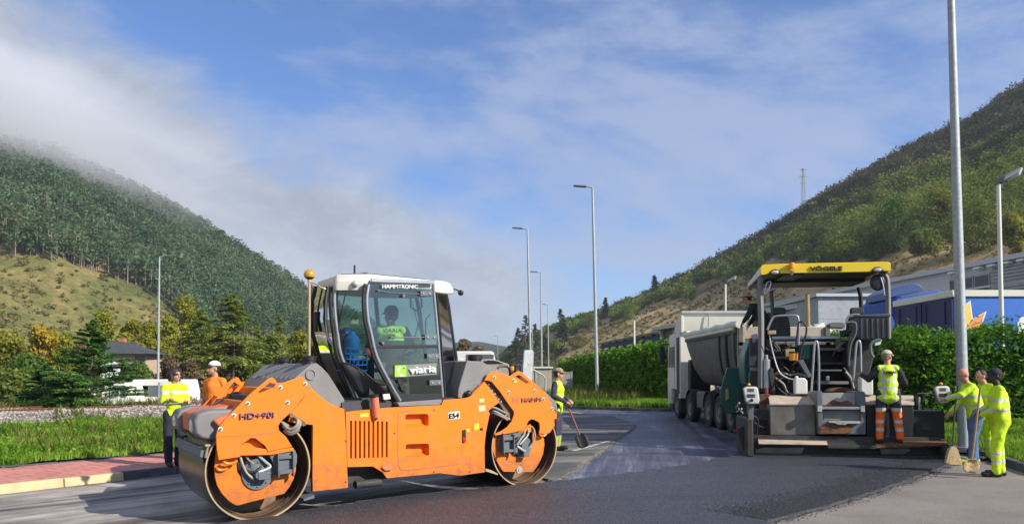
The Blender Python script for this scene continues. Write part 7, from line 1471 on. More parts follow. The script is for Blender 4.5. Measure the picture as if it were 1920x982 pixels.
o = mb.build('yard_wall', 'concrete_lt', None); tag(o, 'pale low yard wall seen between the two paver seats', 'wall')
o = thing('tarpaulin_heap', 'white tarpaulin peaked over boards behind the paver rails', 'tarpaulin', Fr((0, 26, 0)))
mb = MB(); mb.prism([(W(*c5(350, 385), 26).x, W(*c5(350, 385), 26).z), (W(*c5(480, 385), 26).x, W(*c5(480, 385), 26).z), (W(*c5(470, 355), 26).x, W(*c5(470, 355), 26).z), (W(*c5(436, 352), 26).x, W(*c5(436, 352), 26).z), (W(*c5(428, 318), 26).x, W(*c5(428, 318), 26).z), (W(*c5(380, 345), 26).x, W(*c5(380, 345), 26).z), (W(*c5(355, 350), 26).x, W(*c5(355, 350), 26).z)], 26, 27.2); mb.build('tarpaulin', 'plastic_white', o, bevel=.05)
mb = MB(); a = W(*c5(345, 385), 25.8); b3 = W(*c5(440, 360), 25.8); mb.box(a.x, b3.x, 25.8, 26, a.z - 2.2, b3.z); mb.build('boards', 'house_wall', o)
# blue steel shed
SF = Fr((10.9, 92, 0), math.degrees(math.atan2(-26, 2.3)))
shed = thing('steel_shed', 'open shed with blue steel posts and a dark sloping roof', 'shed', SF)
L_ = 26.; zt = 5.15
for k in range(8):
    x = L_ * k / 7
    for y in (0, 6.5): mb = MB(SF); mb.box(x - .14, x + .14, y - .14, y + .14, 0, zt); mb.build('column', 'blue_steel', shed)
for y in (-.15, 6.5): mb = MB(SF); mb.box(-.3, L_ + .3, y - .14, y + .14, zt - .55, zt - .15); mb.build('beam', 'blue_steel', shed)
mb = MB(SF); mb.box(-.3, L_ + .3, -.1, .1, 3.1, 3.35); mb.build('beam', 'blue_steel', shed)
mb = MB(SF); mb.hexa([(-.8, -.8, zt - .1), (L_ + .8, -.8, zt - .1), (L_ + .8, 7.2, zt + .5), (-.8, 7.2, zt + .5), (-.8, -.8, zt + .08), (L_ + .8, -.8, zt + .08), (L_ + .8, 7.2, zt + .7), (-.8, 7.2, zt + .7)]); mb.build('roof', 'clad_dark', shed)
for k, (x0, x1, z0, z1_, m) in enumerate([(6, 8, 2.6, 4.0, 'plastic_white'), (12, 14.5, 2.5, 3.8, 'plastic_white'), (16, 18.5, 2.6, 3.6, 'clad'), (21, 24, 2.6, 4.1, 'blue_curtain')]): mb = MB(SF); mb.box(x0, x1, 1.2, 3.2, 0, z1_); tag(mb.build('storage_crate', m, None, bevel=.05), ['white crate stored at the far end of the blue shed', 'white crate stored in the middle of the blue shed', 'grey crate stored right of the middle of the blue shed', 'blue crate stored at the near end of the blue shed'][k], 'crate', 'crates stored in the blue shed')
GF = Fr((W(1238, 700, 62).x, 62, 0), -80); gal = thing('glazed_gallery', 'grey glazed gallery between the blue shed and the lorry', 'building', GF)
mb = MB(GF); mb.box(0, 22, 0, 6, 0, 4.3); mb.build('wall', 'clad', gal); mb = MB(GF); mb.box(-.5, 22.5, -.5, 6.5, 5.1, 5.35); mb.build('roof', 'clad', gal)
for k in range(9): mb = MB(GF); mb.box(k * 2.7, k * 2.7 + .15, .0, .2, 4.3, 5.1); mb.build('mullion', 'plastic_white', gal)
mb = MB(GF); mb.box(.0, 22, .25, 5.8, 4.3, 5.1); mb.build('glazing', 'clad_dark', gal)

# ================================================================ OTHER VEHICLES
BT = Fr((W(1790, 700, 23.6).x, 23.6, 0), 0)
tr = thing('curtain_trailer', 'bright blue curtain sided trailer with a petal logo beyond the hedge', 'trailer', BT)
zt = BT.hit(1800, 557)[1]; z0 = 1.0
mb = MB(BT); mb.box(0.02, 13.4, 0, 3.6, z0, zt); mb.build('curtain', 'blue_curtain', tr, bevel=.02)
mb = MB(BT); mb.box(-.06, 13.5, -.05, 3.65, zt, zt + .22); mb.build('top_rail', 'cream', tr, bevel=.03)
rd = MB(BT); rd.box(-.03, .02, .02, 3.58, z0, zt - .02); rd = rd.build('rear_door', 'blue_dark', tr)
mb = MB(BT); mb.box(-.06, -.03, 1.76, 1.80, z0, zt - .02); 
for y in (.4, 1.5, 2.1, 3.2): mb.cyl((-.05, y, z0), (-.05, y, zt - .1), .018, n=6)
mb.build('lock_rods', 'blue_dark', rd)
mb = MB(BT)
for k in range(16):
    if k not in (3, 4, 11): y = 2.6 - k * .09; mb.box(-.045, -.031, y - .035, y + .03, zt - 1.36 - .0 * k, zt - 1.30)
mb.build('lettering', 'clad', rd)
def petal(pts, m):
    mb = MB(BT); P = [BT.hit(*p, -.01) for p in pts]; cx = sum(p[0] for p in P) / len(P); cz = sum(p[1] for p in P) / len(P); mb.prism([(cx + (x - cx) * 1.22, cz + (z - cz) * 1.14) for x, z in P], -.008, 0); mb.cur = 1; mb.prism(P, -.016, -.0085); mb.build('logo', ['white_print', m], tr)
petal([(1800, 582), (1818, 567), (1822, 598), (1812, 616), (1800, 620)], 'yellow_print'); petal([(1813, 612), (1824, 599), (1846, 586), (1838, 612), (1828, 622), (1812, 624)], 'orange_print'); petal([(1834, 616), (1849, 613), (1848, 624), (1834, 626)], 'red_print')
mb = MB(BT); P = [BT.hit(*p, -.01) for p in [(1908, 604), (1914, 595), (1926, 592), (1940, 600), (1940, 625), (1908, 625)]]; mb.prism(P, -.012, 0); mb.build('logo', 'white_print', tr)
for y in (9, 10.3, 11.6): wheel(BT, tr, 0, 0, .0001) if 0 else None
for x in (8.5, 9.8, 11.1):
    mb = MB(BT); mb.lathe([(.0, .0), (.3, .0), (.48, .02), (.5, .06), (.5, .3)], (x, .05, .5), 'y', 24); mb.build('wheel', 'rubber', tr)
mb = MB(BT); mb.box(.3, 12.8, 1.0, 2.4, .7, 1.0); mb.build('chassis', 'dark_steel', tr)
TB = Fr((W(1672, 700, 29.5).x, 29.5, 0), 0); lor = thing('blue_lorry', 'dark blue lorry with roof deflector partly hidden by the paver canopy', 'lorry', TB)
def tbx(p): return TB.hit(*p, 0)
mb = MB(TB); x0 = tbx((1664, 580))[0]; x1 = tbx((1712, 580))[0]; zc = tbx((1690, 556))[1]; mb.prism([(x0, .9), (x1 + 1.2, .9), (x1 + 1.2, zc - .3), (x1 + .9, zc), (x0 + .2, zc), (x0, zc - .2)], 0, 2.2); lcab = mb.build('cab', 'blue_steel', lor, bevel=.05, seg=3)
mb = MB(TB); P = [tbx(p) for p in [(1662, 562), (1664, 548), (1680, 538), (1705, 531), (1722, 533), (1730, 545), (1700, 552), (1668, 558)]]; mb.prism(P, -.1, 1.8); mb.build('wind_deflector', 'blue_dark' if 0 else 'clad_blue', lor, bevel=.03) if 0 else None
mk('deflector_blue', (.05, .09, .22), .35, var=.1); mb = MB(TB); mb.prism(P, -.1, 1.8); mb.build('wind_deflector', 'deflector_blue', lor, bevel=.03)
mb = MB(TB); mb.prism([tbx(p) for p in [(1668, 562), (1745, 546), (1752, 550), (1752, 556), (1670, 570)]], -.5, 2.4); mb.build('awning', 'blue_steel', lor, bevel=.02)
mb = MB(TB); mb.prism([tbx(p) for p in [(1676, 572), (1704, 566), (1704, 596), (1676, 598)]], -.02, .0); mb.build('windscreen', 'black', lcab)
mb = MB(TB); mb.lathe([(0, .0), (.3, 0), (.48, .02), (.5, .06), (.5, .3)], (x0 + 1, -.02, .5), 'y', 24); mb.build('wheel', 'rubber', lor); mb = MB(TB); mb.lathe([(0, .0), (.3, 0), (.48, .02), (.5, .06), (.5, .3)], (x1 + .6, -.02, .5), 'y', 24); mb.build('wheel', 'rubber', lor)
# caravan and motorhome on the left
def box_vehicle(lb, name, cat, x0, x1, yt, D, dep, m, wins, wheels, zb=None, r=.3, bev=.12):
    a = W(x0, yt, D); b_ = W(x1, yt, D); zg = gz(a.x, D) if zb is None else zb; fr = Fr((a.x, D, zg)); t = thing(name, lb, cat, fr); w_ = b_.x - a.x; h = a.z - zg
    mb = MB(fr); mb.prism([(.0, .45), (w_, .45), (w_ + .0, h * .7), (w_ - .18, h), (.18, h), (0, h * .8)], 0, dep); bd_ = mb.build('body', m, t, bevel=bev * .5, seg=3)
    for (p0, p1, q0, q1, m2) in wins:
        a2 = fr.hit(p0, q1, 0); b2 = fr.hit(p1, q0, 0); mb = MB(fr); mb.prism([(a2[0], a2[1]), (b2[0], a2[1]), (b2[0], b2[1]), (a2[0], b2[1])], -.02, .0); mb.build('window' if m2 == 'clad_dark' else 'panel', m2, bd_, bevel=.01)
    for xw in wheels: mb = MB(fr); mb.lathe([(0, -.02), (r * .55, -.02), (r * .6, .0), (r * .95, .0), (r, .04), (r, .2)], (xw * w_, .0, r), 'y', 24); mb.build('wheel', 'rubber', t)
    return t
mk('win_grey', (.13, .16, .22), .2, var=.1)
box_vehicle('white caravan with grey windows parked below the trees', 'caravan', 'caravan', 243, 348, 711, 46, 2.2, 'white_paint', [(263, 297, 722, 743, 'clad_dark'), (301, 318, 722, 740, 'clad_dark'), (266, 278, 723, 732, 'cream'), (296, 301, 716, 760, 'galv')], [.5])
box_vehicle('grey white camper van half hidden by the fir', 'camper_van', 'camper van', 190, 240, 717, 44, 2.1, 'white_paint', [(204, 222, 722, 740, 'clad_dark'), (226, 236, 722, 745, 'clad_dark')], [.2, .8])
box_vehicle('small white car seen between fir branches', 'parked_car', 'car', 112, 150, 724, 42, 1.7, 'white_paint', [(118, 144, 727, 736, 'clad_dark')], [.2, .8])
HF = Fr((W(205, 700, 60).x, 60, -1.2), 0); hs_ = thing('cottage', 'brown walled cottage with slate roof behind the caravan', 'house', HF)
a = HF.hit(200, 690); b_ = HF.hit(286, 692); ap = HF.hit(214, 665); mb = MB(HF); mb.box(a[0], b_[0] - .5, 0, 2.6, 0, HF.hit(250, 692)[1] + 1.2); mb.build('wall', 'house_wall', hs_)
ez = HF.hit(288, 692)[1] + 1.2; rz = ap[1] + 1.2
mb = MB(HF); mb.hexa([(a[0] - .4, -.5, ez), (b_[0] + .2, -.5, ez), (b_[0] + .0, 3.1, ez), (a[0] - .4, 3.1, ez), (a[0] - .4, 1.2, rz), (a[0] + .4, 1.2, rz), (a[0] + .4, 1.5, rz), (a[0] - .4, 1.5, rz)]); rf_ = mb.build('roof', 'roof_slate', hs_)
c0 = HF.hit(229, 662, 1.2); mb = MB(HF); mb.box(c0[0] - .22, c0[0] + .22, 1.0, 1.5, ez, c0[1] + 1.2); mb.build('chimney', 'brick', rf_)
wq = HF.hit(262, 700); mb = MB(HF); mb.box(wq[0] - .35, wq[0] + .35, -.05, 0, wq[1] + .4, wq[1] + 1.4); mb.build('window', 'clad_dark', hs_)
c_ = W(204, 694, 38); ds = thing('satellite_dish', 'big grey satellite dish behind the tall fir', 'satellite dish', Fr((c_.x, 38, gz(c_.x, 38)))); mb = MB(); mb.tube([(c_.x, 38.2, gz(c_.x, 38)), (c_.x, 38.2, c_.z)], .05, 10); mb.build('pole', 'galv', ds)
mb = MB(); nrm = Vector((.55, -.8, .25)).normalized(); q_ = nrm.to_track_quat('Z', 'Y').to_matrix(); rows = [[Vector(c_) + q_ @ Vector((r_ * math.cos(t), r_ * math.sin(t), r_ * r_ * .35)) for t in np.linspace(0, 2 * PI, 25)[:-1]] for r_ in (.01, .15, .3, .42, .5)]; mb.grid(rows, closed=True); mb.build('dish', 'galv', ds, solid=.02); mb = MB(); mb.tube([Vector(c_) + q_ @ Vector((0, -.45, .05)), Vector(c_) + q_ @ Vector((0, -.1, .55))], .015); mb.build('feed_arm', 'galv', ds)
# van and small tipper behind the roller
vn = box_vehicle('white delivery van parked behind the roller', 'white_van', 'van', 846, 931, 658, 36, 2.0, 'white_paint', [(874, 926, 664, 682, 'clad_dark'), (852, 868, 672, 690, 'white_paint')], [.2, .8], zb=0, r=.34)
sm = thing('small_tipper', 'beige flatbed truck with curved cover between roller and van', 'truck', Fr((W(905, 700, 30).x, 30, 0)))
fr = FRAMES[sm.name]; mb = MB(fr); P = [fr.hit(*p, 0) for p in [(892, 690), (892, 678), (905, 673), (925, 673), (953, 682), (957, 692), (957, 712), (892, 712)]]; mb.prism(P, 0, 2.2); mb.build('cover', 'tail_beige', sm, bevel=.03); mb = MB(fr); P = [fr.hit(*p, 0) for p in [(903, 678), (915, 675), (930, 676), (945, 681), (905, 682)]]; mb.prism(P, -.02, .0); mb.build('opening', 'black', sm)  # flat black sheet on the cover, shade of an opening put in as colour
mb = MB(fr); mb.box(-.4, 1.3, 0, 2.2, .6, fr.hit(900, 712)[1]); mb.build('flatbed', 'dark_steel', sm); mb = MB(fr); P = fr.hit(961, 690, .5); mb.lathe([(0, -.08), (.1, -.08), (.09, .06), (0, .09)], (P[0], .5, P[1]), 'z', 12); mb.build('beacon', 'amber', sm)
mb = MB(fr); P0 = fr.hit(957, 698, .3); P1 = fr.hit(978, 718, .3); mb.box(P0[0], P1[0], .3, 1.6, .5, P0[1]); mb.build('cab', 'black', sm, bevel=.05)
for x in (-.2, 1.0): mb = MB(fr); mb.lathe([(0, -.01), (.2, -.01), (.34, .0), (.36, .04), (.36, .22)], (x, 0, .36), 'y', 20); mb.build('wheel', 'rubber', sm)
g0 = W(1071, 699, 60); g1 = W(1100, 699, 60); fe = thing('timber_gate', 'weathered grey gate between shovel worker and long hedge', 'gate', Fr((g0.x - .6, 60, 0))); fr = FRAMES[fe.name]
x0, zt = fr.hit(1044, 699); x1, _ = fr.hit(1072, 699); mb = MB(fr); mb.box(x0, x1, 0, .06, .1, zt); mb.build('gate_leaf', 'concrete', fe); mb = MB(fr); mb.box(x0, x1, -.03, .09, zt, zt + .08); mb.build('top_rail', 'galv', fe)
for x in (x0, x1): mb = MB(fr); mb.box(x - .06, x + .06, -.03, .09, 0, zt + .15); mb.build('post', 'galv', fe)
h0 = Fr((W(1003, 700, 48).x, 48, 0)); hut = thing('site_hut', 'small pale hut directly behind the shovel worker', 'hut', h0); x0, zt = h0.hit(1003, 690); x1, _ = h0.hit(1034, 690); mb = MB(h0); mb.box(x0, x1, 0, 1.2, 0, zt); mb.build('wall', 'tail_beige', hut, bevel=.02); mb = MB(h0); mb.box(x0 - .1, x1 + .1, -.1, 1.3, zt, zt + .1); mb.build('roof', 'cream', hut); mb = MB(h0); mb.box(x0 + .2, x0 + .5, -.01, 0, .1, zt - .25); mb.build('door', 'concrete', hut)
# ================================================================ PEOPLE
tex = bpy.data.textures.new('folds', 'CLOUDS'); tex.noise_scale = .07; tex.noise_depth = 2
def cloth(mb, name, m, root, vox=.010, fold=.014, sm=3):
    o = mb.build(name, m, root); r = o.modifiers.new('remesh', 'REMESH'); r.mode = 'VOXEL'; r.voxel_size = vox; r.use_smooth_shade = True
    s = o.modifiers.new('smooth', 'SMOOTH'); s.iterations = sm; s.factor = .5
    if fold: d = o.modifiers.new('folds', 'DISPLACE'); d.texture = tex; d.strength = fold; d.mid_level = .5; d.texture_coords = 'GLOBAL'
    return o
def person(label, loc, ang, H=1.72, lean=0., twist=0., head_turn=0., nod=0., arms=None, legs=None, top=None, sleeves='long', low=None, shoe='shoe', skin='skin', hair='hair', hat=None, glasses=False, glove=None, girth=1.0, extra=None, seated=False, group='road workers'):
    """one continuous body grown over the posed joints; clothes, hair and cap are shells over it"""
    fr = Fr(loc, ang); t = thing('person', label, 'person', fr, group); k = H / 1.75
    J = {'pel': Vector((0, 0, .95)), 'wai': Vector((0, 0, 1.10)), 'che': Vector((0, .01, 1.29)), 'nec': Vector((0, -.01, 1.47)), 'hea': Vector((0, .03, 1.625))}
    for s, n in ((-1, 'l'), (1, 'r')):
        J['hip' + n] = Vector((s * .09, 0, .92)); J['kne' + n] = Vector((s * .105, .02, .50)); J['ank' + n] = Vector((s * .12, -.01, .09)); J['toe' + n] = Vector((s * .145, .16, .045))
        J['sho' + n] = Vector((s * .168, -.005, 1.405)); J['elb' + n] = Vector((s * .225, -.02, 1.14)); J['wri' + n] = Vector((s * .235, .07, .90))
    if arms:
        for a, v in arms.items(): J[a] = Vector(v)
    if legs:
        for a, v in legs.items(): J[a] = Vector(v)
    Rl = Matrix.Rotation(-math.radians(lean), 3, 'X'); Rt = Matrix.Rotation(math.radians(twist), 3, 'Z'); p0 = J['pel'].copy()
    for n in ('wai', 'che', 'nec', 'hea', 'shol', 'shor') + (() if arms else ('elbl', 'elbr', 'wril', 'wrir')): J[n] = p0 + Rl @ (Rt @ (J[n] - p0))
    for n in J: J[n] = J[n] * k
    hd = Euler((-math.radians(nod + lean * .4), 0, math.radians(head_turn + twist)), 'XYZ')
    Hm = hd.to_matrix(); hc = J['hea']
    def hp(x, y, z): return hc + Hm @ (Vector((x, y, z)) * k)
    mb = MB(fr); g = girth; rl = (-math.radians(lean), 0, math.radians(twist))
    def torso(m, e, lo=True, hi=True):
        if lo: m.ball(J['pel'], ((.155 * g + e) * k, (.115 * g + e) * k, (.13 + e) * k), 18)
        m.limb(J['pel'], J['wai'], (.118 * g + e) * k, (.118 * g + e) * k, 18)
        if hi:
            m.ball(J['che'], ((.148 * g + e * .7) * k, (.108 * g + e * .8) * k, (.19 + e * .5) * k), 18, rot=rl); m.limb(J['wai'], J['che'], (.12 * g + e) * k, (.125 * g + e) * k, 18)
            m.ball(J['wai'], ((.145 * g + e) * k, (.112 * g + e) * k, .14 * k), 18, rot=rl); m.limb(J['shol'] * .86 + J['shor'] * .14, J['shor'] * .86 + J['shol'] * .14, (.058 + e * .5) * k, (.058 + e * .5) * k); m.limb(J['nec'] - Vector((0, 0, .035 * k)), J['shol'], (.045 + e * .4) * k, (.048 + e * .5) * k); m.limb(J['nec'] - Vector((0, 0, .035 * k)), J['shor'], (.045 + e * .4) * k, (.048 + e * .5) * k)
    torso(mb, 0)
    mb.limb(J['nec'] - Vector((0, 0, .05 * k)), J['hea'] - Vector((0, 0, .03)), .056 * k, .052 * k)
    mb.ball(hp(0, -.01, .02), (.077 * k, .096 * k, .100 * k), 20, rot=hd); mb.ball(hp(0, .02, -.035), (.062 * k, .075 * k, .078 * k), 18, rot=hd); mb.ball(hp(0, .058, -.085), (.032 * k, .03 * k, .025 * k), 12)
    mb.limb(hp(0, .088, .018), hp(0, .110, -.022), .011 * k, .017 * k, 8); mb.limb(hp(-.022, .088, -.058), hp(.022, .088, -.058), .010 * k, .010 * k, 8)
    for s in (-1, 1): mb.ball(hp(s * .079, -.005, -.01), (.012 * k, .022 * k, .034 * k), 10); mb.ball(hp(s * .034, .078, .034), (.02 * k, .012 * k, .008 * k), 8)
    for n in 'lr':
        mb.limb(J['sho' + n], J['elb' + n], .055 * k, .043 * k); mb.limb(J['elb' + n], J['wri' + n], .043 * k, .028 * k); mb.limb(J['hip' + n], J['kne' + n], .088 * g * k, .056 * k); mb.limb(J['kne' + n], J['ank' + n], .055 * k, .038 * k)
        mb.ball(J['kne' + n].lerp(J['ank' + n], .28) - Vector((0, .012, 0)), (.058 * k, .062 * k, .10 * k), 12); mb.limb(J['ank' + n] - Vector((0, .03 * k, .04 * k)), J['toe' + n], .038 * k, .03 * k)
        d = (J['wri' + n] - J['elb' + n]).normalized(); sd_ = 1 if n == 'r' else -1; u = d.cross(Vector((0, 0, 1))); u = u.normalized() if u.length > .2 else Vector((0, 1, 0)); v = u.cross(d).normalized()
        w0 = J['wri' + n]; mb.limb(w0, w0 + d * .05 * k, .027 * k, .034 * k, 10)
        if v.z > 0: v = -v
        for i in range(4):
            b_ = w0 + (d * .085 + u * (-.028 + i * .019)) * k; l_ = (.034, .040, .037, .028)[i] * k; c_ = b_ + d * l_ + v * l_ * .35; e_ = c_ + d * l_ * .35 + v * l_ * .8
            mb.limb(w0 + (d * .04 + u * (-.02 + i * .013)) * k, b_, .013 * k, .0105 * k, 8); mb.limb(b_, c_, .0100 * k, .009 * k, 8); mb.limb(c_, e_, .009 * k, .008 * k, 8)
        a_ = w0 + (d * .025 - u * .025) * k; b_ = a_ + (d * .03 - u * .025 + v * .012) * k; mb.limb(a_, b_, .013 * k, .0105 * k, 8); mb.limb(b_, b_ + (d * .026 + v * .015) * k, .0105 * k, .009 * k, 8)
    cloth(mb, 'body', skin, t, .0068, 0, 2)
    # clothes
    if low:
        mb = MB(fr); e = .024; torso(mb, .018, hi=False)
        for n in 'lr':
            mb.limb(J['hip' + n], J['kne' + n], (.090 * g + e) * k, (.056 + e) * k); mb.limb(J['kne' + n], J['ank' + n] + Vector((0, 0, .0)), (.056 + e) * k, (.044 + e) * k)
        cloth(mb, 'trousers', low, t)
    if top:
        mb = MB(fr); e = .022; torso(mb, e, lo=True)
        [mb.limb(J['pel'] + Vector((-.055 * k, 0, dz_ * k)), J['pel'] + Vector((.055 * k, 0, dz_ * k)), (.108 * g + e) * k, (.108 * g + e) * k) for dz_ in (-.02, -.06)]
        if sleeves not in ('long', 'short'):
            for n in 'lr': mb.ball(J['sho' + n] * .9 + J['che'] * .1 + Vector((0, 0, .01)), (.072 * k, .085 * k, .07 * k), 12)
            mb.limb(J['pel'] + Vector((-.075 * k, 0, -.09 * k)), J['pel'] + Vector((.075 * k, 0, -.09 * k)), (.105 * g + e) * k, (.105 * g + e) * k)
        if sleeves in ('long', 'short'):
            for n in 'lr':
                if sleeves == 'long': mb.limb(J['sho' + n] * .96 + J['che'] * .04, J['elb' + n], (.056 + e * .5) * k, (.046 + e * .7) * k); mb.limb(J['elb' + n], J['elb' + n].lerp(J['wri' + n], .93), (.046 + e * .9) * k, (.033 + e * .6) * k)
                else: mb.limb(J['sho' + n] * .95 + J['che'] * .05, J['sho' + n].lerp(J['elb' + n], .62), (.056 + e * .4) * k, (.054 + e * .7) * k)
        cloth(mb, 'jacket' if sleeves == 'long' else ('shirt' if sleeves == 'short' else 'vest'), top, t)
        if sleeves not in ('long', 'short'):
            mb = MB(fr)
            for n in 'lr': mb.limb(J['sho' + n], J['elb' + n], (.056 + .014) * k, (.046 + .014) * k); mb.limb(J['elb' + n], J['elb' + n].lerp(J['wri' + n], .92), (.046 + .014) * k, (.032 + .010) * k); 
            mb.limb(J['shol'], J['shor'], .062 * k, .062 * k); cloth(mb, 'sleeves', sleeves, t)
    if glove:
        for n in glove[1]:
            mb = MB(fr); d = (J['wri' + n] - J['elb' + n]).normalized(); w0 = J['wri' + n]; mb.limb(w0 - d * .03, w0 + d * .06 * k, .038 * k, .044 * k); mb.limb(w0 + d * .06 * k, w0 + d * .11 * k + Vector((0, 0, -.03)), .040 * k, .028 * k); cloth(mb, 'glove', glove[0], t, .008, .004)
    for n in 'lr':
        mb = MB(fr); f = (J['toe' + n] - J['ank' + n]); f.z = 0; f = f.normalized(); a_ = J['ank' + n]; mb.limb(a_ + Vector((0, 0, .03 * k)), a_ - Vector((0, 0, .02)), .058 * k, .052 * k); mb.limb(a_ - f * .04 * k - Vector((0, 0, .045 * k)), J['toe' + n] + f * .02, .045 * k, .044 * k); mb.ball(J['toe' + n] - f * .02, (.052 * k, .06 * k, .042 * k), 12)
        cloth(mb, 'shoe', shoe, t, .009, .004)
    mb = MB(fr)
    if hair == 'bald': pass
    elif hair == 'bob':
        mb.ball(hp(0, -.022, .035), (.094 * k, .106 * k, .103 * k), 18, rot=hd)
        for s in (-1, 1): mb.limb(hp(s * .074, -.015, .03), hp(s * .082, .01, -.09), .036 * k, .026 * k)
        mb.limb(hp(-.05, -.07, -.02), hp(.05, -.07, -.02), .06 * k, .06 * k); mb.limb(hp(-.055, -.06, -.08), hp(.055, -.06, -.08), .042 * k, .042 * k); cloth(mb, 'hair', 'hair', t, .009, .01)
    else: mb.ball(hp(0, -.026, .032), (.083 * k, .092 * k, .092 * k), 18, rot=hd); mb.ball(hp(0, -.045, -.03), (.07 * k, .06 * k, .055 * k), 14, rot=hd); cloth(mb, 'hair', hair, t, .009, .004)
    if hat:
        kind, m1, m2 = hat; mb = MB(fr)
        if kind == 'cap':
            R_ = [[hp(r_ * .085 * math.cos(a), r_ * .102 * math.sin(a) - .008, .045 + .078 * math.sqrt(max(0, 1 - r_ * r_)) + (.012 if r_ < 1 else 0)) for a in np.linspace(0, 2 * PI, 25)[:-1]] for r_ in (.02, .4, .7, .88, .97, 1.0)]
            mb.grid(R_, closed=True); cp = mb.build('cap', m1, t, solid=.008, sharp=70); mb = MB(fr)
            V_ = [[hp(.080 * math.cos(a) * (1 - .08 * j), .09 * math.sin(a) + .085 * j * math.sin(a) ** .6 * (1 if j else 0) * (.9), .050 - .012 * j - .02 * abs(math.cos(a)) * j) for a in np.linspace(.35, PI - .35, 12)] for j in (0, .4, .8, 1.0)]; mb.grid(V_); mb.build('peak', m2, cp, solid=.007)
        elif kind == 'beanie': mb.ball(hp(0, -.02, .045), (.088 * k, .103 * k, .090 * k), 18, rot=hd); mb.build('beanie', m1, t)
        elif kind == 'hat': mb.lathe([(.0, .13), (.06, .13), (.085, .10), (.092, .04), (.16, .02), (.165, .012), (.09, .03)], hc + Vector((0, 0, .02)), 'z', 24); mb.build('hat', m1, t)
    mb = MB(fr)
    if glasses:
        for s in (-1, 1): mb.ball(hp(s * .034, .082, .014), (.030 * k, .012 * k, .020 * k), 12, rot=hd); mb.limb(hp(s * .06, .07, .018), hp(s * .078, -.01, .012), .004 * k, .004 * k, 6)
        mb.limb(hp(-.02, .093, .016), hp(.02, .093, .016), .004 * k, .004 * k, 6); mb.build('sunglasses', 'black', t)
    else:
        for s in (-1, 1): mb.ball(hp(s * .032, .083, .016), (.014 * k, .008 * k, .007 * k), 10, rot=hd)
        mb.build('eyes', 'black', t)
    return t, fr, J
vest_mat('vest_bands', FLUO, zs=(1.02, 1.17), xs=(-.10, .10), w=.024); vest_mat('jacket_bands', FLUO, zs=(1.02, 1.20), w=.024, second=((.04, .05, .07), .83)); vest_mat('fluo_plain', FLUO, zs=(1.04, 1.20), w=.022)
vest_mat('fluo_trouser', FLUO, zs=(.24, .37), w=.025); vest_mat('orange_legs', (.025, .028, .045), second=(ORANGEF, .66), zs=(.62, .40, .25), w=.03); vest_mat('tee_fluo', FLUO, zs=(1.08,), w=.03, second=((.62, .88, .015), .0)); vest_mat('knee_patch', (.05, .045, .08), second=((.40, .42, .08), .30), w=.02)
vest_mat('canopy_man', (.015, .015, .018), xs=(), zs=(1.40,), band=FLUO, w=.07); vest_mat('driver_vest', (.03, .03, .03), zs=(1.36,), band=FLUO, w=.10)
# 1 woman with folded arms
p = G(329, 875, .11)
person('woman with dark bob and sunglasses in fluorescent jacket, arms folded on the red footway', (-5.53, 12.62, .112), 222, 1.60, arms={'elbl': (-.20, .06, 1.15), 'wril': (.08, .18, 1.20), 'elbr': (.20, .06, 1.15), 'wrir': (-.09, .15, 1.16)}, top='jacket_bands', low='navy', hair='bob', glasses=True, head_turn=22, girth=.84, legs={'ankl': (-.08, 0, .09), 'toel': (-.10, .15, .045), 'ankr': (.08, 0, .09), 'toer': (.10, .15, .045)})
# 2 man in orange shirt
person('man in orange T-shirt and black and white cap behind the roller front', (-5.13, 13.3, .112), 160, 1.72, top='tee_orange', sleeves='short', low='navy', hat=('cap', 'plastic_white', 'black'), hair='hair', head_turn=-28, girth=1.08)
# 3 driver
w_ = W(735, 600, 10.35); dz = .80
t, fr, J = person('roller driver in the cab wearing a fluorescent vest, seen from behind', (w_.x, 10.3, dz), 12, 1.74, legs={'knel': (-.14, .40, 1.0), 'kner': (.14, .40, 1.0), 'ankl': (-.14, .44, .60), 'ankr': (.14, .44, .60), 'toel': (-.15, .6, .56), 'toer': (.15, .6, .56)}, arms={'elbl': (-.30, .12, 1.16), 'wril': (-.16, .38, 1.12), 'elbr': (.30, .10, 1.16), 'wrir': (.2, .36, 1.1)}, top='driver_vest', sleeves='navy', low='navy', hat=('cap', 'navy', 'navy'), girth=1.1, lean=6, head_turn=40)
mb = MB(fr); lt = lettering('VIARIA', fr, -.13, .13, 1.36, 1.41, -.185, 'black_print', t, bold=.03, ext=.01)
# 4 worker with shovel
t, fr, J = person('worker in beige cap leaning on a shovel beside the rear drum', (.93, 16.1, .035), -108, 1.70, arms={'elbr': (.28, .0, 1.16), 'wrir': (.16, .26, 1.02), 'elbl': (-.26, .0, 1.14), 'wril': (-.10, .24, 1.06)}, top='tee_fluo', sleeves='navy_work', low='knee_patch', hat=('cap', 'khaki', 'khaki'), glasses=True, lean=2, head_turn=6)
def tool_shovel(lb, a, b_, name='shovel', blade=.30, m='wood_red', bm='black'):
    a = Vector(a); b_ = Vector(b_); d = (b_ - a).normalized(); t = thing(name, lb, name, Fr(b_), 'hand tools of the road workers'); mb = MB(); mb.tube([a, b_], .017, 10); mb.build('handle', m, t)
    u = d.cross(Vector((0, 1, 0))).normalized(); v = d.cross(u); mb = MB(); rows = [[b_ + d * blade * s + u * w_ * q + v * (.035 * (q * q) - .02) for q in (-1, -.5, 0, .5, 1)] for s, w_ in ((-.12, .02), (0, .10), (.3, .125), (.8, .12), (1, .07))]; mb.grid(rows); mb.build('blade', bm, t, solid=.006); return t
h = W(1062, 754, 15.95); f_ = W(1087, 815, 15.75); tool_shovel('shovel with red handle and black blade held by the worker near the rear drum', h, f_, blade=.27)
mk('cap_beige', (.50, .40, .28), .85, var=.15)
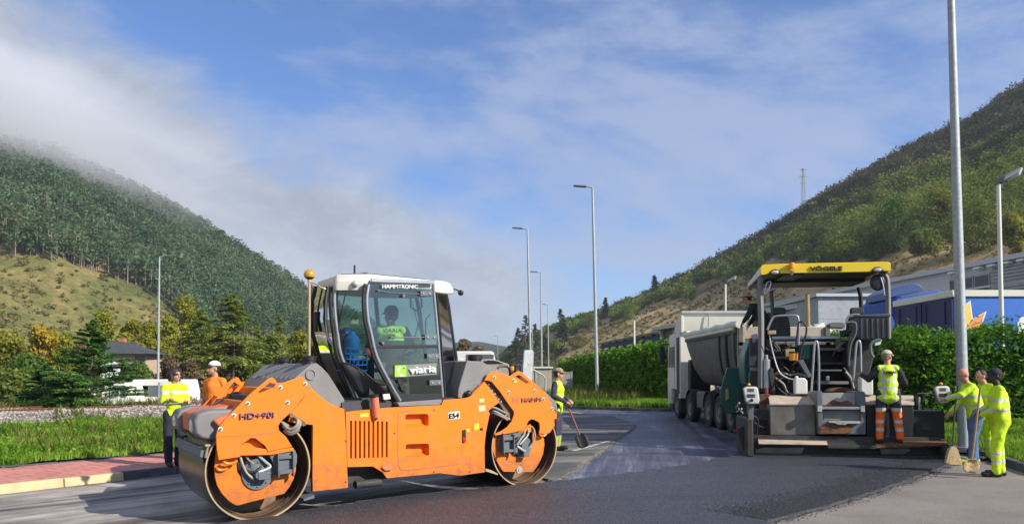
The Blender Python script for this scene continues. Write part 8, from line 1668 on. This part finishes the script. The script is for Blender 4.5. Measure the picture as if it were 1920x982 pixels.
# 5 man on the screed
PW = PF.w(*[PF.hit(1668, 828, .12)[0], .16, 0]); wz = PF.hit(1668, 829, .1)[1]
ux_ = PF.ux; 
t, fr, J = person('worker in fluorescent vest and orange leggings standing on the paver screed, back turned', (PW.x, PW.y, wz - .01), -14, 1.74, arms={'elbl': (-.33, .02, 1.20), 'wril': (-.42, .24, 1.28), 'elbr': (.30, .02, 1.13), 'wrir': (.28, .24, 1.05)}, legs={'hipr': (.10, 0, .92), 'kner': (.16, .02, .5), 'ankr': (.20, 0, .09), 'toer': (.24, .15, .045), 'ankl': (-.16, 0, .09), 'knel': (-.14, .02, .5), 'toel': (-.20, .15, .045)}, top='vest_bands', sleeves='navy', low='orange_legs', hat=('cap', 'cap_beige', 'cap_beige'), hair='hair_grey', head_turn=-50, skin='skin_red', girth=1.12)
lettering('TECNICO', fr, -.115, .115, 1.29, 1.345, -.168, 'black_print', t, bold=.03, ext=.008) if 0 else lettering('T·FERIAS', fr, -.115, .115, 1.30, 1.35, -.170, 'black_print', t, bold=.03, ext=.008)
# 6 jeans man reaching for the control panel
mk('shoe_lime', (.30, .55, .04), .6, var=.4, vs=30)
t, fr, J = person('balding worker in jeans and fluorescent jacket reaching for the paver control panel', (8.33, 13.85, .006), 78, 1.74, lean=14, arms={'elbl': (-.20, .30, 1.24), 'wril': (-.10, .50, 1.17), 'elbr': (.24, .16, 1.10), 'wrir': (.12, .38, .92)}, top='fluo_plain', low='denim', hair='bald', skin='skin_red', shoe='shoe_lime', head_turn=16, nod=18, girth=1.1, legs={'ankl': (-.08, .10, .09), 'toel': (-.09, .26, .045), 'knel': (-.09, .08, .5)})
a = W(1790, 768, 13.75); b_ = W(1786, 838, 13.65); br_ = thing('broom', 'straw broom with dark handle held beside the paver end gate', 'broom', Fr((b_.x, b_.y, 0)), 'hand tools of the road workers'); mb = MB(); mb.tube([W(1797, 722, 13.8), a, b_], .015, 8); mb.build('handle', 'hose', br_)
mb = MB(); mb.grid([[Vector((b_.x + sx * w2, b_.y + sy * .035, z)) for sx, sy in ((-1, -1), (0, -1.2), (1, -1), (1, 1), (0, 1.2), (-1, 1))] for z, w2 in ((b_.z + .02, .03), (b_.z - .03, .07), (b_.z - .12, .10), (.02, .15))], closed=True); mb.build('bristles', 'straw', br_)
# 7 worker behind
person('worker in fluorescent trousers mostly hidden behind the jeans man', (8.88, 14.25, .006), 95, 1.72, top='fluo_plain', low='fluo_trouser', hair='hair', lean=16, nod=12)
# 8 front worker with shovel
t, fr, J = person('dark skinned worker in full fluorescent suit holding a shovel at the right', (7.70, 12.15, .004), 70, 1.70, lean=4, arms={'elbl': (-.25, .10, 1.12), 'wril': (-.12, .30, .98), 'elbr': (.25, .08, 1.14), 'wrir': (.08, .30, 1.04)}, top='fluo_plain', low='fluo_trouser', hair='hair', skin='skin_dark', hat=('beanie', 'navy', 'navy'), head_turn=18, glove=('hood_grey', 'lr'), legs={'ankl': (-.10, .10, .09), 'toel': (-.11, .26, .045), 'knel': (-.10, .10, .5)})
tool_shovel('long shovel with pale blade resting on the ground before the right worker', W(1838, 728, 11.9), W(1822, 862, 11.95), blade=.20, m='wood', bm='straw')
# 9 man leaning out under the canopy
c_ = PF.w(PF.hit(1436, 620, 2.0)[0], 2.05, 0)
person('man in black with orange brown hat leaning out under the canopy', (c_.x, c_.y, 1.82), 60, 1.70, lean=34, nod=15, top='canopy_man', low='navy', hair='hair', hat=('hat', 'wood', 'wood'), arms={'elbl': (-.30, .30, 1.1), 'wril': (-.25, .42, .95), 'elbr': (.30, .30, 1.1), 'wrir': (.28, .42, .92)})
